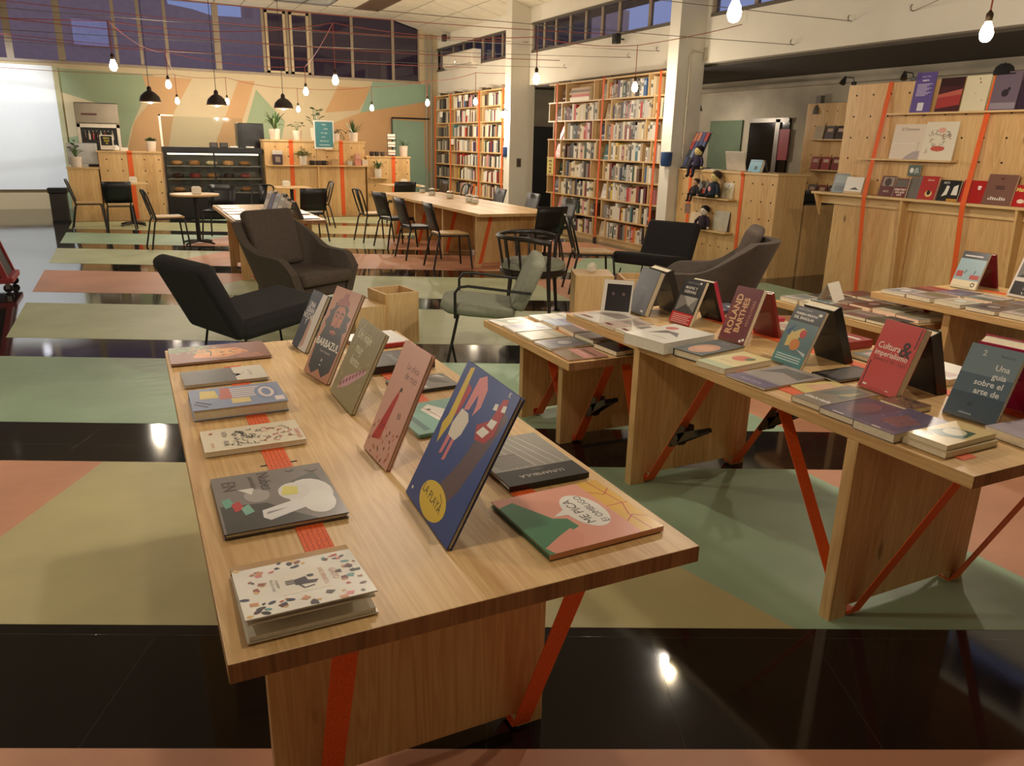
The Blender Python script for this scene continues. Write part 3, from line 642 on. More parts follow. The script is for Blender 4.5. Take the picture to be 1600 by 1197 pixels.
def arm_chair(x, y, face):
    t = thing('armchair', 'sage grey armchair with thin black tube arms', 'armchair', (x, y, 0), math.radians(face))
    s = MB(); s.M = Matrix.Translation((0, 0, .36)) @ Matrix.Rotation(math.radians(-5), 4, 'Y')
    s.prism([(-.26, -.27), (.1, -.31), (.27, -.28), (.33, -.16), (.33, .16), (.27, .28), (.1, .31), (-.26, .27)], 'Z', 0, .1); part('seat', s, SAGE, t, bevel=.045, seg=4, smooth=60)
    b = MB(); b.M = Matrix.Translation((-.27, 0, .42)) @ Matrix.Rotation(math.radians(-24), 4, 'Y')
    b.prism([(-.26, 0), (.26, 0), (.3, .2), (.27, .4), (.2, .44), (-.2, .44), (-.27, .4), (-.3, .2)], 'X', -.06, .05); part('backrest', b, SAGE, t, bevel=.035, seg=4, smooth=60)
    for sy in (-1, 1):
        part('arm', MB().tube([(.2, sy*.3, .36), (.2, sy*.32, .56), (.17, sy*.325, .605), (.1, sy*.325, .615), (-.33, sy*.325, .57), (-.38, sy*.29, .56)], .011, 8), BLACKM, t, smooth=True)
        part('leg', MB().tube([(.18, sy*.27, .38), (.26, sy*.29, 0)], .011, 8), BLACKM, t, smooth=True); part('leg', MB().tube([(-.2, sy*.25, .38), (-.38, sy*.28, 0)], .011, 8), BLACKM, t, smooth=True)
arm_chair(2.47, 5.58, 155)
def barrel_chair(x, y, face):
    t = thing('barrel_armchair', 'dark wooden barrel armchair with slatted back and grey seat', 'armchair', (x, y, 0), math.radians(face)); DW = M('dark_wood', (34, 26, 22), .4)
    part('seat', MB().lathe([(.26, .40), (.285, .42), (.285, .46), (.25, .485), (.1, .49)], 24), SAGE, t, smooth=50)
    part('seat_ring', MB().lathe([(.28, .36), (.295, .38), (.295, .41), (.28, .415)], 24), DW, t, smooth=30)
    rail = [(.31*math.cos(math.radians(a))-.01, .33*math.sin(math.radians(a)), .70-.06*max(0, math.cos(math.radians(a)))) for a in range(55, 306, 10)]
    part('top_rail', MB().tube(rail, [.016+.008*abs(math.cos(math.pi*i/25)) for i in range(26)], 8), DW, t, smooth=True)
    for a in (105, 130, 155, 180, 205, 230, 255):
        c, s = math.cos(math.radians(a)), math.sin(math.radians(a)); part('slat', MB().tube([(.27*c, .27*s, .40), (.31*c-.01, .33*s, .70)], .011, 6), DW, t, smooth=True)
    for a in (55, 125, 235, 305):
        c, s = math.cos(math.radians(a)), math.sin(math.radians(a)); top = .69 if a in (55, 305) else .4
        part('leg', MB().tube([(.3*c, .32*s, top), (.28*c, .28*s, .4), (.33*c, .33*s, 0)], [.016, .02, .014], 8), DW, t, smooth=True)
    return t
barrel_chair(3.62, 6.9, -35).scale = (1.15, 1.15, 1.12)

# ---- wooden crates used as lounge side tables
def crate(x, y, rz, sx, sy, z, label, open_top=True, group=None):
    t = thing('wooden_crate', label, 'crate', (x, y, 0), math.radians(rz)); w = .02
    for nm, lo, hi in (('side_board', (-sx/2, -sy/2, 0), (-sx/2+w, sy/2, z)), ('side_board', (sx/2-w, -sy/2, 0), (sx/2, sy/2, z)), ('end_board', (-sx/2+w, -sy/2, 0), (sx/2-w, -sy/2+w, z)), ('end_board', (-sx/2+w, sy/2-w, 0), (sx/2-w, sy/2, z))):
        part(nm, MB().box(lo, hi), WZ if nm[0] == 's' else WP, t, bevel=.002)
    part('floor_board' if open_top else 'top_board', MB().box((-sx/2+w, -sy/2+w, .05), (sx/2-w, sy/2-w, .07)) if open_top else MB().box((-sx/2+w, -sy/2+w, z-.022), (sx/2-w, sy/2-w, z-.001)), WX, t)
    return t
crate(1.95, 6.3, 8, .31, .36, .44, 'taller open-topped pine crate between the taupe and sage armchairs')
crate(1.65, 6.2, 8, .27, .34, .36, 'lower pine crate with lid beside the taller open crate', False)
crate(4.08, 6.5, -24, .38, .42, .45, 'pine crate with lid carrying a small white holder', False)
crate(4.5, 6.3, -24, .36, .42, .42, 'open pine crate pushed against the lidded one by the barrel armchair')
h = thing('napkin_holder', 'small white holder on the lidded pine crate', 'holder', (4.1, 6.55, .45), .5)
part('body', MB().prism([(-.045, 0), (.045, 0), (.045, .05), (.03, .075), (-.03, .075), (-.045, .05)], 'Y', -.03, .03), M('white_ceramic', (232, 226, 208), .3), h, bevel=.006); part('insert', MB().box((-.03, -.012, .07), (.03, .012, .085)), M('paper_white', (240, 236, 222), .8), h)

# ================================================================== books
PAGE = M('page_block', (232, 220, 190), .8, var=.06, vs=60)
PAGEW = M('page_block_white', (238, 232, 214), .8, var=.05, vs=60)
def cmat(c, rough=.32): return M('cover_%d_%d_%d' % tuple(c), c, rough, var=.05, vs=12)
def book(label, w, h, t, cover, org, right, up, group='books', name='book', pages=PAGE, spine='L', draw=None, hard=True, cat='book', spine_col=None):
    """w across, h up, t thick. Local: x right, y up, z out of the front cover; origin at the lower left of the back cover"""
    r = Vector(right).normalized(); u = Vector(up).normalized(); n = r.cross(u)
    o = thing(name, label, cat, group=group); frame(o, r, u, n, org)
    cm = cmat(cover); b = .0028 if hard else .0012; g = .004 if hard else .001
    c = MB(); c.box((0, 0, 0), (w, h, b)).box((0, 0, t-b), (w, h, t)); c.cur = 1 if spine_col else 0
    c.box((-.001, 0, 0), (b, h, t)) if spine == 'L' else c.box((w-b, 0, 0), (w+.001, h, t))
    part('cover', c, [cm, cmat(spine_col)] if spine_col else cm, o)
    lo, hi = ((b, g, b), (w-g, h-g, t-b)) if spine == 'L' else ((g, g, b), (w-b, h-g, t-b))
    part('pages', MB().box(lo, hi), pages, o)
    if draw:
        p = Print(w, h, t); p.rect(0, 0, 1, 1, cover); draw(p); part('cover_print', p.mb, PRINT, o)
    return o
def lie(label, x0, x1, y0, y1, z, t, cover, side='L', ang=0, draw=None, group='books', **k):
    """book lying flat; side L: read from -X (top towards +X); side R: read from +X; side F: read from -Y"""
    if side == 'L': r, u, w, h, o = (0, -1, 0), (1, 0, 0), y1-y0, x1-x0, (x0, y1)
    elif side == 'R': r, u, w, h, o = (0, 1, 0), (-1, 0, 0), y1-y0, x1-x0, (x1, y0)
    else: r, u, w, h, o = (1, 0, 0), (0, 1, 0), x1-x0, y1-y0, (x0, y0)
    a = math.radians(ang); c = Vector(((x0+x1)/2, (y0+y1)/2)); R = Matrix.Rotation(a, 2); ov = R @ (Vector(o)-c)+c
    f = lambda v: tuple(R @ Vector(v[:2]))+(0,)
    return book(label, w, h, t, cover, (ov.x, ov.y, z), f(r), f(u), group, draw=draw, **k)
def lean(label, bl, br, tilt, h, t, cover, z, draw=None, group='books', **k):
    """book standing on its lower edge bl-br (left to right as seen from its front), leaning back by tilt degrees"""
    A = Vector((bl[0], bl[1], z)); B = Vector((br[0], br[1], z)); r = (B-A).normalized(); w = (B-A).length
    n0 = Vector((r.y, -r.x, 0)); u = -n0*math.sin(math.radians(tilt)) + Vector((0, 0, 1))*math.cos(math.radians(tilt)); n = r.cross(u)
    return book(label, w, h, t, cover, A - n*t, r, u, group, draw=draw, **k)
# ---- simple upright shelf books: one shared mesh per colour
SHELFC = [('dark red', (128, 34, 32)), ('red', (186, 44, 36)), ('cream', (226, 214, 182)), ('white', (234, 230, 216)), ('ivory', (214, 196, 158)), ('black', (30, 28, 28)), ('charcoal', (64, 60, 58)),
    ('grey', (138, 132, 124)), ('brown', (98, 66, 46)), ('tan', (180, 148, 104)), ('navy', (38, 48, 84)), ('blue', (64, 104, 156)), ('green', (84, 122, 70)), ('dark green', (44, 70, 54)), ('yellow', (222, 190, 80)),
    ('orange', (210, 118, 50)), ('purple', (92, 62, 104)), ('pink', (206, 140, 146)), ('teal', (62, 122, 124)), ('pale grey', (196, 190, 178)), ('off-white', (222, 216, 198)), ('maroon', (92, 30, 38))]
SHW = [5, 3, 10, 9, 9, 5, 6, 8, 5, 5, 2, 1, 1, 2, 1, 1, 1, 2, 1, 8, 9, 4]
_SB = {}
def shelf_mesh(ci, var):
    k = (ci, var)
    if k not in _SB:
        m = MB(); m.cur = 1; m.box((.02, .06, .0), (1, .94, .985)); m.cur = 0
        m.box((0, 0, 0), (1, .06, 1)).box((0, .94, 0), (1, 1, 1)).box((-.01, 0, 0), (.02, 1, 1))
        if var:
            m.cur = 2
            if var == 1: m.box((-.012, .1, .62), (-.009, .9, .86))
            else: m.box((-.012, .2, .3), (-.009, .8, .8)).box((-.012, .1, .08), (-.009, .9, .14))
        c = SHELFC[ci][1]; lt = sum(c) > 420; inv = tuple(int(v*.45) for v in c) if lt else tuple(min(255, int(v*.4+150)) for v in c)
        _SB[k] = m.mesh('book', [cmat(c, .45), PAGE, cmat(inv, .45)])
    return _SB[k]
ROWN = ['lowest', 'second lowest', 'third lowest', 'fourth lowest', 'fourth highest', 'third highest', 'second highest', 'top']
# ================================================================== bookcases along the column line
def shelf_fill(r, y1, y0, z, x, hmax, where, group, dens=1.0, lo=.036, hi=.075):
    y = y1; 
    while True:
        t = r.uniform(lo, hi); 
        if y-t < y0+.01: break
        ci = r.choices(range(len(SHELFC)), SHW)[0]; h = r.uniform(.66, .93)*hmax; d = r.uniform(.15, .2)
        o = link('book', shelf_mesh(ci, r.choice((0, 0, 1, 2)))); o.scale = (d, t-.002, h); o.location = (x, y-t+.001, z)
        tk = 'thick' if t > .058 else 'slim'
        tag(o, '%s %s book on %s shelf of tall bookcase, %s' % (tk, SHELFC[ci][0], ROWN[where[0]], where[1]), 'book', '%s %s books, %s shelf, %s' % (tk, SHELFC[ci][0], ROWN[where[0]], where[1]))
        y -= t
        if r.random() > dens: y -= r.uniform(.02, .1)
    return y
def bookcase2():
    t = thing('bookcase', 'tall strapped pine bookcase next to the shop counter column', 'bookcase', (7.6, 12.1, 0)); Q = lambda y: y-12.1
    zs = [.09, .42, .755, 1.09, 1.425, 1.765, 2.10, 2.435, 2.77]; dp = .27
    Bv = [14.0, 13.51, 12.21, 11.79, 10.56, 10.13]; Av = [13.81, 13.37, 12.37, 11.94, 10.74, 10.13]
    for i, z in enumerate(zs):
        part('shelf_board', MB().box((0, Q(10.08), z-.012), (dp, Q(14.03 if i not in (0,) else 14.03), z+.012)), WPY, t)
    part('plinth', MB().box((.01, Q(10.1), 0), (dp, Q(14.0), .078)), WPY, t)
    part('back_panel', MB().box((dp-.012, Q(10.1), .1), (dp-.002, Q(13.78), 2.76)), WP, t)
    r = random.Random(11); jb = MB()
    def joined(r, y1, y0, z, hm, lo, hi, dens):
        y = y1
        while y-y0 > lo+.02:
            th = min(r.uniform(lo, hi), y-y0-.01); c = SHELFC[r.choices(range(len(SHELFC)), SHW)[0]][1]; h = r.uniform(.66, .93)*hm; d = r.uniform(.15, .2)
            jb.col = c; jb.box((.03, Q(y-th)+.001, z), (.03+d, Q(y)-.001, z+h))
            if r.random() < .45: jb.col = tuple(int(v*.45) for v in c) if sum(c) > 420 else tuple(min(255, int(v*.4+150)) for v in c); q = r.uniform(.3, .65); jb.box((.0285, Q(y-th)+.006, z+h*q), (.0299, Q(y)-.006, z+h*(q+.22)))
            y -= th
            if r.random() > dens: y -= r.uniform(.02, .1)
    for i in range(8):
        D = Av if (7-i) % 2 == 0 else Bv; z0, z1 = zs[i]+.012, zs[i+1]-.012
        for y in D: part('divider', MB().box((.004, Q(y)-.011, z0), (dp-.014, Q(y)+.011, z1)), WP, t)
        hm = z1-z0
        if i == 7:
            y = D[1]-.06; zz = z0
            for k in range(6):
                ci = r.choice((2, 3, 6, 1, 9, 8)); th = r.uniform(.025, .045); o = link('book', shelf_mesh(ci, 0)); o.scale = (.2, th, .62+.1*r.random()); o.rotation_euler = (math.pi/2, 0, 0)
                o.rotation_euler = (-math.pi/2, 0, 0); o.location = (7.63, y-.72, zz+th); 
                tag(o, '%s book lying in the flat stack on the top shelf of the tall bookcase' % SHELFC[ci][0], 'book', '%s books in the flat stack on the top shelf' % SHELFC[ci][0]); zz += th
                o.location = (7.63, y-.73, zz)
        else: joined(r, D[1]-.03, D[2]+.03, z0, hm, .05, .088, .93)
        shelf_fill(r, D[3]-.03, D[4]+.03, z0, 7.63, hm, (i, 'counter side'), '', .97, .044, .08)
        # small bays: a few spines or one book shown face out
        for (a, b, wn) in ((D[0], D[1], 'passage end bay'), (D[2], D[3], 'middle bay'), (D[4], D[5], 'counter end bay')):
            k = r.random()
            if b == D[5]: joined(r, a-.03, a-.03-.32*r.uniform(.5, 1), z0, hm, .04, .08, .9)
            elif k < .6:
                ci = r.randrange(len(SHELFC)); c = SHELFC[ci][1]; w = .2; yc = (a+b)/2-.04
                lean('%s book face out in %s, %s shelf of tall bookcase' % (SHELFC[ci][0], wn, ROWN[i]), (7.66, yc+w/2), (7.66, yc-w/2), 12, .26, .02, c, z0+.001, group='face-out books in the tall bookcase',
                    draw=lambda p, c=c: (p.rect(.1, .55, .9, .9, tuple(min(255, int(v*.6+70)) for v in c)), p.rect(.2, .2, .8, .3, (230, 220, 200))))
            elif k < .85: joined(r, a-.03, a-.03-.14, z0, hm, .04, .07, .9)
    tag(part('shelved_books', jb, PAINT, t), kind='stuff')
    for k, (ya, yb) in enumerate(((13.7, 13.69), (12.05, 12.09), (10.42, 10.45))):
        part('strap', MB().ribbon([(.2, Q(ya), 2.79), (-.004, Q(ya), 2.79), (-.006, Q(ya), 2.77), (-.006, Q(yb), .03)], (0, 1, 0), .055, .003), STRAP, t)
    s = MB(); s.box((-.02, Q(12.09)-.035, 0), (.0, Q(12.09)+.035, .06)); part('strap_hook', s, BLACKM, t)
    for y in (13.5, 12.05, 10.4):
        g = thing('ratchet_buckle', 'rusty ratchet buckle on top of the tall bookcase, %s' % {13.5: 'passage end', 12.05: 'above the middle strap', 10.4: 'next to the white column'}[y], 'buckle', (7.68, y, 2.786), .3, 'ratchets on the tall bookcase')
        part('body', MB().box((-.03, -.1, 0), (.03, .06, .04)), M('worn_steel', (96, 82, 66), .4, .85), g, bevel=.006); part('lever', MB().box((-.03, .04, .02), (.03, .18, .035)), M('rust_grip', (120, 84, 50), .6), g)
bookcase2()
def bookcase1():
    t = thing('bookcase', 'far strapped pine bookcase in the corner by the mural', 'bookcase', (7.6, 18.1, 0)); Q = lambda y: y-18.1; dp = .27
    zs = [.1, .44, .79, 1.13, 1.46, 1.8, 2.14, 2.48, 2.82]
    for z in zs: part('shelf_board', MB().box((0, Q(15.82), z-.014), (dp, Q(20.42), z+.014)), WPY, t)
    part('back_panel', MB().box((dp-.012, Q(15.84), .1), (dp-.002, Q(20.4), 2.8)), WP, t)
    r = random.Random(5); cols = [c for (n, c), w in zip(SHELFC, SHW) for _ in range(w)]; sb = MB()
    for i in range(8):
        z0, z1 = zs[i]+.014, zs[i+1]-.014; s = .12 if i % 2 else -.1
        D = [20.4, 19.36+s*.3, 19.14+s, 17.56-s*.5, 17.32+s*.6, 16.22-s*.4, 16.06, 15.84]
        for y in D: part('divider', MB().box((.004, Q(y)-.012, z0), (dp-.014, Q(y)+.012, z1)), WP, t)
        for (a, b, dens, st) in ((D[2], D[3], .92, .35), (D[4], D[5], .97, .05), (D[6], D[7], .9, .0), (D[0], D[1], .6, .15)):
            y = a-.04-r.uniform(0, st); lo, hi = (.05, .1)
            while y-b > .1:
                th = r.uniform(lo, hi); sb.col = r.choice(cols) if b != D[1] else r.choice([(60, 58, 54), (120, 112, 98), (84, 80, 74), (190, 180, 160)]); h = r.uniform(.68, .92)*(z1-z0); lean_ = r.uniform(0, .5) if r.random() < .25 else 0
                sb.M = Matrix.Translation((.02, Q(y), z0)) @ Matrix.Rotation(lean_*.35, 4, 'X'); sb.box((0, -th+.003, 0), (.18, 0, h*(1-.06*lean_))); y -= th*(1+lean_*.4)
                if r.random() > dens: y -= r.uniform(.05, .25)
    tag(part('shelved_books', sb, PAINT, t), None, None, None, 'stuff')
    for y in (20.37, 19.25, 17.43, 16.14):
        part('strap', MB().ribbon([(.2, Q(y), 2.84), (-.005, Q(y), 2.84), (-.007, Q(y), 2.81), (-.007, Q(y), .05)], (0, 1, 0), .07, .003), STRAP, t)
    for y, lb in ((19.9, 'mural end'), (18.9, 'above its second strap'), (17.2, 'above its third strap'), (16.0, 'next to the white column')):
        g = thing('ratchet_buckle', 'worn ratchet buckle lying on the far bookcase, %s' % lb, 'buckle', (7.68, y, 2.836), .2, 'ratchets on the far bookcase'); part('body', MB().box((-.03, -.15, 0), (.03, .15, .05)), M('worn_steel', (96, 82, 66), .4, .85), g, bevel=.008); part('lever', MB().box((-.03, .08, .05), (.03, .25, .065)), M('rust_grip', (120, 84, 50), .6), g)
    for (y, z, lb) in ((18.6, 2.5, 'by the bulb'), (18.2, 2.5, 'above the white albums'), (18.7, 2.16, 'above the dark folders'), (18.1, 2.16, 'beside the dark folders'), (19.9, 2.16, 'in the mural end bay'), (19.1, 1.48, 'on the middle shelf')):
        tag(part('price_card', MB().box((7.588, y-.1, z+.14), (7.592, y+.1, z+.28)), M('card_white', (236, 230, 214), .7)), 'white price card hanging in the far bookcase %s' % lb, 'card', 'cards in the far bookcase')
bookcase1()
# blue boxes hung on the columns
for (px, py, X, lb) in ((792, 237, 7.5, 'blue tin box hanging on the far bookcase edge'), (1041, 248, 7.38, 'blue mug-like pot hanging on the white column by the counter')):
    p = atx(px, py, X); b_ = thing('blue_pot', lb, 'pot', (X, p.y, p.z-.11)); part('body', MB().lathe([(.07, 0), (.085, .02), (.09, .2), (.082, .2), (.075, .03)], 14), M('blue_enamel', (46, 76, 126), .35), b_, smooth=40); part('lip', MB().lathe([(.085, .2), (.094, .205), (.085, .215)], 14), M('blue_rim', (190, 196, 200), .4), b_)
    part('hook', MB().tube([(.07, 0, .2), (.09, 0, .26), (.1, 0, .2)], .006), BLACKM, b_)

# ================================================================== pegboard partition
def holes(parent, pts, axis, r=.011):
    m = MB()
    for p in pts:
        vs = [((p[0], p[1]+r*math.cos(a), p[2]+r*math.sin(a)) if axis == 'X' else (p[0]+r*math.cos(a), p[1], p[2]+r*math.sin(a))) for a in [2*math.pi*i/8 for i in range(8)]]
        m.add(vs, [tuple(range(8))[::-1] if axis == 'X' else tuple(range(8))])
    return tag(part('peg_holes', m, M('hole_dark', (26, 18, 12), .95), parent), kind='stuff')
pb = thing('pegboard_wall', 'big pine pegboard partition with a ledge of books and orange straps', 'partition', (7.6, 5.4, 0)); Qp = lambda y: y-5.4
PX0, PX1 = 3.4, 6.78
part('upper_board', MB().box((0, Qp(PX0), 1.2), (.03, Qp(PX1), 2.385)), WZ, pb)
for a, b in ((PX0, 4.55), (4.56, 5.69), (5.7, PX1-.02)): part('lower_board', MB().box((.0, Qp(a), 0), (.03, Qp(b), 1.165)), WZ, pb)
part('ledge', MB().box((-.15, Qp(PX0), 1.168), (.0, Qp(7.0), 1.195)), WPY, pb); part('apron', MB().box((-.03, Qp(PX0), 1.06), (-.002, Qp(6.93), 1.166)), WPY, pb)
part('bracket', MB().prism([(-.15, 1.167), (-.03, 1.167), (-.03, .92)], 'Y', Qp(6.93), Qp(6.955)), WZ, pb)
for y in (5.74, 4.5): part('rib', MB().prism([(-.14, 1.167), (-.001, 1.167), (-.001, 0), (-.06, 0)], 'Y', Qp(y), Qp(y)+.025), WZ, pb)
part('mid_shelf', MB().box((-.12, Qp(5.28), 1.575), (-.001, Qp(6.42), 1.592)), WPY, pb); part('top_shelf', MB().box((-.12, Qp(3.9), 2.045), (-.001, Qp(6.12), 2.062)), WPY, pb)
holes(pb, [(-.0012, Qp(6.66-.228*i), 2.27-.228*j) for i in range(14) for j in range(5) if 3.5 < 6.66-.228*i], 'X')
for a in (6.22, 5.04):
    part('strap', MB().ribbon([(.02, Qp(a), 2.39), (-.004, Qp(a), 2.39), (-.008, Qp(a), 2.37), (-.156, Qp(a), 1.2), (-.158, Qp(a), 1.165), (-.05, Qp(a), .02)], (0, 1, 0), .055, .003), STRAP, pb)
LED = 1.196; G2 = 'books on the pegboard ledge'
def onledge(label, px0, px1, h, c, draw=None, z=LED, xb=7.5, tilt=12, t=.02, group=G2, **k):
    y1 = atx(px0, 300, 7.52).y; y0 = atx(px1, 300, 7.52).y
    return lean(label, (xb, y1), (xb, y0), tilt, h, t, c, z+.001, draw, group, **k)
onledge('slate blue book at the bracket end of the pegboard ledge', 1300, 1322, .22, (96, 110, 118), lambda p: (p.rect(.15, .1, .85, .35, (60, 70, 76)), p.rect(.1, .5, .9, .9, (130, 140, 140))), t=.06)
onledge('white card-covered book beside the orange strap on the pegboard ledge', 1322, 1349, .19, (226, 222, 212), lambda p: (p.poly([(.3, .25), (.6, .4), (.85, .25)], (40, 36, 34)), p.rect(0, 0, 1, .14, (196, 160, 108))), t=.05, xb=7.47)
onledge('dark red book with a grey portrait on the pegboard ledge', 1374, 1395, .22, (96, 34, 34), lambda p: (p.rect(.1, .5, .95, .95, (150, 136, 122)), p.ell(.5, .7, .25, .2, (70, 50, 44)), p.text('ARTE', .5, .2, .03, (230, 210, 190))), t=.03)
onledge('dark red GREATEST book on the pegboard ledge', 1397, 1416, .2, (110, 36, 34), lambda p: (p.rect(.05, .55, .95, .95, (104, 98, 92)), p.text('GREATEST', .5, .36, .03, (240, 228, 214), bold=.03), p.text('HITS AND', .5, .22, .026, (240, 228, 214), bold=.03), p.text('LISTS', .5, .08, .026, (240, 228, 214), bold=.03)), t=.03)
onledge('grey book behind the GREATEST book on the pegboard ledge', 1417, 1431, .22, (110, 104, 96), None, t=.03, xb=7.52)
onledge('small green and white book propped above the dark red books on the pegboard', 1409, 1428, .11, (60, 84, 74), lambda p: (p.ell(.3, .5, .16, .25, (225, 225, 215)), p.poly([(.5, .2), (.9, .3), (.8, .8), (.55, .7)], (150, 160, 150))), z=1.425, xb=7.56, tilt=4, t=.02)
onledge('red book with a small yellow figure on the pegboard ledge', 1432, 1462, .24, (176, 44, 40), lambda p: (p.rect(0, 0, .12, 1, (110, 108, 106)), p.text('Libros', .6, .8, .03, (240, 220, 200)), p.ell(.65, .25, .18, .14, (220, 190, 120)), p.ell(.65, .3, .1, .1, (40, 30, 30))), t=.03)
onledge('black and white picture book with a white goose shape on the pegboard ledge', 1466, 1498, .21, (26, 26, 26), lambda p: (p.text('SIETE', .3, .82, .03, (235, 230, 220)), p.poly([(.2, .2), (.45, .3), (.5, .7), (.35, .75), (.3, .45)], (230, 226, 214)), p.poly([(.65, .3), (.95, .3), (.9, .8), (.7, .7)], (230, 226, 214)), p.rect(.5, 0, 1, .12, (196, 140, 50))), t=.03)
onledge('plain red book behind the second orange strap on the pegboard ledge', 1502, 1540, .22, (176, 34, 32), lambda p: (p.ell(.7, .72, .08, .06, (240, 230, 220)), p.rect(.64, .6, .76, .66, (240, 230, 220))), t=.03)
onledge('brown 2022 planner with a white skyline on the pegboard ledge', 1541, 1586, .29, (124, 86, 74), lambda p: (p.text('2022', .5, .52, .045, (40, 28, 26), bold=.03), p.ell(.5, .86, .07, .03, (90, 50, 44)), [p.rect(.18+.08*i, .16, .23+.08*i, .22+.05*((i*3) % 4)/3, (230, 222, 210)) for i in range(8)]), t=.03, xb=7.47)
onledge('red Mafalda comic on the pegboard ledge', 1581, 1640, .2, (186, 34, 38), lambda p: (p.text('Mafalda', .32, .7, .05, (238, 214, 120), bold=.03), p.ell(.6, .2, .2, .14, (230, 180, 80)), p.ell(.3, .25, .1, .1, (240, 220, 200))), t=.03)
G3 = 'books on the upper pegboard shelves'
def onsh(label, px0, px1, py, z, h, c, draw=None, tilt=9, t=.012, xb=7.55):
    tilt = min(tilt, 6)
    y1 = atx(px0, py, 7.53).y; y0 = atx(px1, py, 7.53).y; return lean(label, (xb, y1), (xb, y0), tilt, h, t, c, z+.001, draw, G3)
pu = onsh('purple notice leaflet standing at the end of the top pegboard shelf', 1419, 1450, 172, 2.062, .4, (96, 78, 148), lambda p: (p.text('MUNDO  MUSEO', .5, .88, .014, (235, 230, 245)), p.text('ABIERTO', .5, .78, .02, (250, 245, 255), bold=.03), [p.rect(.14, .7-.035*i, .86-.12*(i % 3), .714-.035*i, (214, 206, 232)) for i in range(9)], p.rect(.34, .05, .64, .25, (222, 218, 226))), tilt=5, t=.004)
pu.name = 'leaflet'; pu['category'] = 'leaflet'
onsh('dark red sunset-coloured book on the top pegboard shelf', 1458, 1494, 172, 2.062, .33, (70, 24, 30), lambda p: (p.poly([(0, .1), (1, .2), (1, .5), (0, .42)], (166, 56, 56)), p.poly([(0, .42), (1, .5), (1, .66), (0, .52)], (190, 96, 84)), p.rect(0, .75, 1, 1, (52, 20, 26))), 14)
onsh('cream book with sparse specks on the top pegboard shelf', 1497, 1535, 172, 2.062, .335, (222, 212, 180), lambda p: (p.ell(.6, .8, .03, .025, (150, 80, 50)), p.ell(.55, .9, .03, .02, (90, 70, 60)), p.ell(.5, .5, .02, .02, (190, 150, 120)), p.ell(.8, .3, .02, .02, (120, 120, 110))), 14)
onsh('mauve grey book with a small dark cat shape on the top pegboard shelf', 1541, 1582, 172, 2.062, .35, (112, 98, 112), lambda p: (p.ell(.5, .45, .14, .1, (50, 42, 50)), p.ell(.62, .55, .06, .05, (50, 42, 50)), p.rect(.02, .04, .98, .2, (150, 138, 150))), 14)
onsh('plum dark book next to the mauve one on the top pegboard shelf', 1584, 1625, 172, 2.062, .35, (52, 36, 56), None, 14)
onsh('pale book titled El Demonio in wrapping on the middle pegboard shelf', 1386, 1434, 248, 1.592, .36, (222, 208, 190), lambda p: (p.text('El Demonio', .52, .82, .044, (90, 70, 60)), p.poly([(.45, 0), (.95, 0), (.95, .25), (.75, .22), (.55, .1)], (170, 158, 158)), p.line([(.85, .25), (.88, .5)], .004, (120, 110, 110)), [p.ell(.1+.1*i, .45, .03, .012, (245, 240, 230)) for i in range(7)]), 12)
def doodle(p):
    r = random.Random(3)
    for _ in range(46):
        x, y = r.gauss(.5, .17), r.gauss(.52, .2); a = r.uniform(0, 6)
        if .1 < x < .9 and .12 < y < .82: p.line([(x, y), (x+.09*math.cos(a), y+.07*math.sin(a)), (x+.1*math.cos(a+.8), y+.08*math.sin(a+.8))], .004, r.choice([(60, 40, 34), (150, 50, 40), (90, 80, 60)]))
    p.ell(.5, .3, .22, .07, (196, 80, 60)); p.ell(.52, .78, .12, .07, (222, 170, 150))
onsh('cream book with a busy dark red drawing on the middle pegboard shelf', 1434, 1484, 248, 1.592, .38, (226, 218, 196), doodle, 12)
# cap and clip lamps on the partition
cp = thing('cap', 'black cap lying on top of the pegboard partition', 'cap', (7.62, atx(1565, 120, 7.6).y, 2.386)); cp.scale = (.8, .8, .8); part('crown', MB().lathe([(.11, 0), (.112, .04), (.095, .09), (.05, .125), (.01, .13)], 16), M('black_cotton', (20, 17, 16), .9), cp, smooth=60); part('brim', MB().prism([(-.07, -.09), (.07, -.09), (.06, -.17), (0, -.2), (-.06, -.17)], 'Z', 0, .012), MC['black_cotton'], cp)
part('button', MB().lathe([(.012, .128), (.008, .138)], 8), MC['black_cotton'], cp)
def clip_lamp(loc, rz, label):
    t = thing('clip_lamp', label, 'lamp', loc, rz); part('clamp', MB().box((-.02, -.03, 0), (.02, .03, .05)), BLACKP, t, bevel=.005)
    part('arm', MB().tube([(0, 0, .04), (0, .02, .1), (-.06, .1, .11)], .008), BLACKM, t, smooth=True)
    t.scale = (.8, .8, .8); s = MB(); s.M = Matrix.Translation((-.07, .11, .1)) @ Matrix.Rotation(.5, 4, 'Y'); s.lathe([(.045, -.09), (.04, -.06), (.022, 0), (.014, .02)], 14); part('lamp_head', s, BLACKP, t, smooth=50)
clip_lamp((7.615, atx(1333, 130, 7.6).y, 2.386), 0, 'black clip lamp at the corner of the pegboard partition')
clip_lamp((7.615, atx(1425, 128, 7.6).y, 2.386), .6, 'black clip lamp behind the purple leaflet on the pegboard')

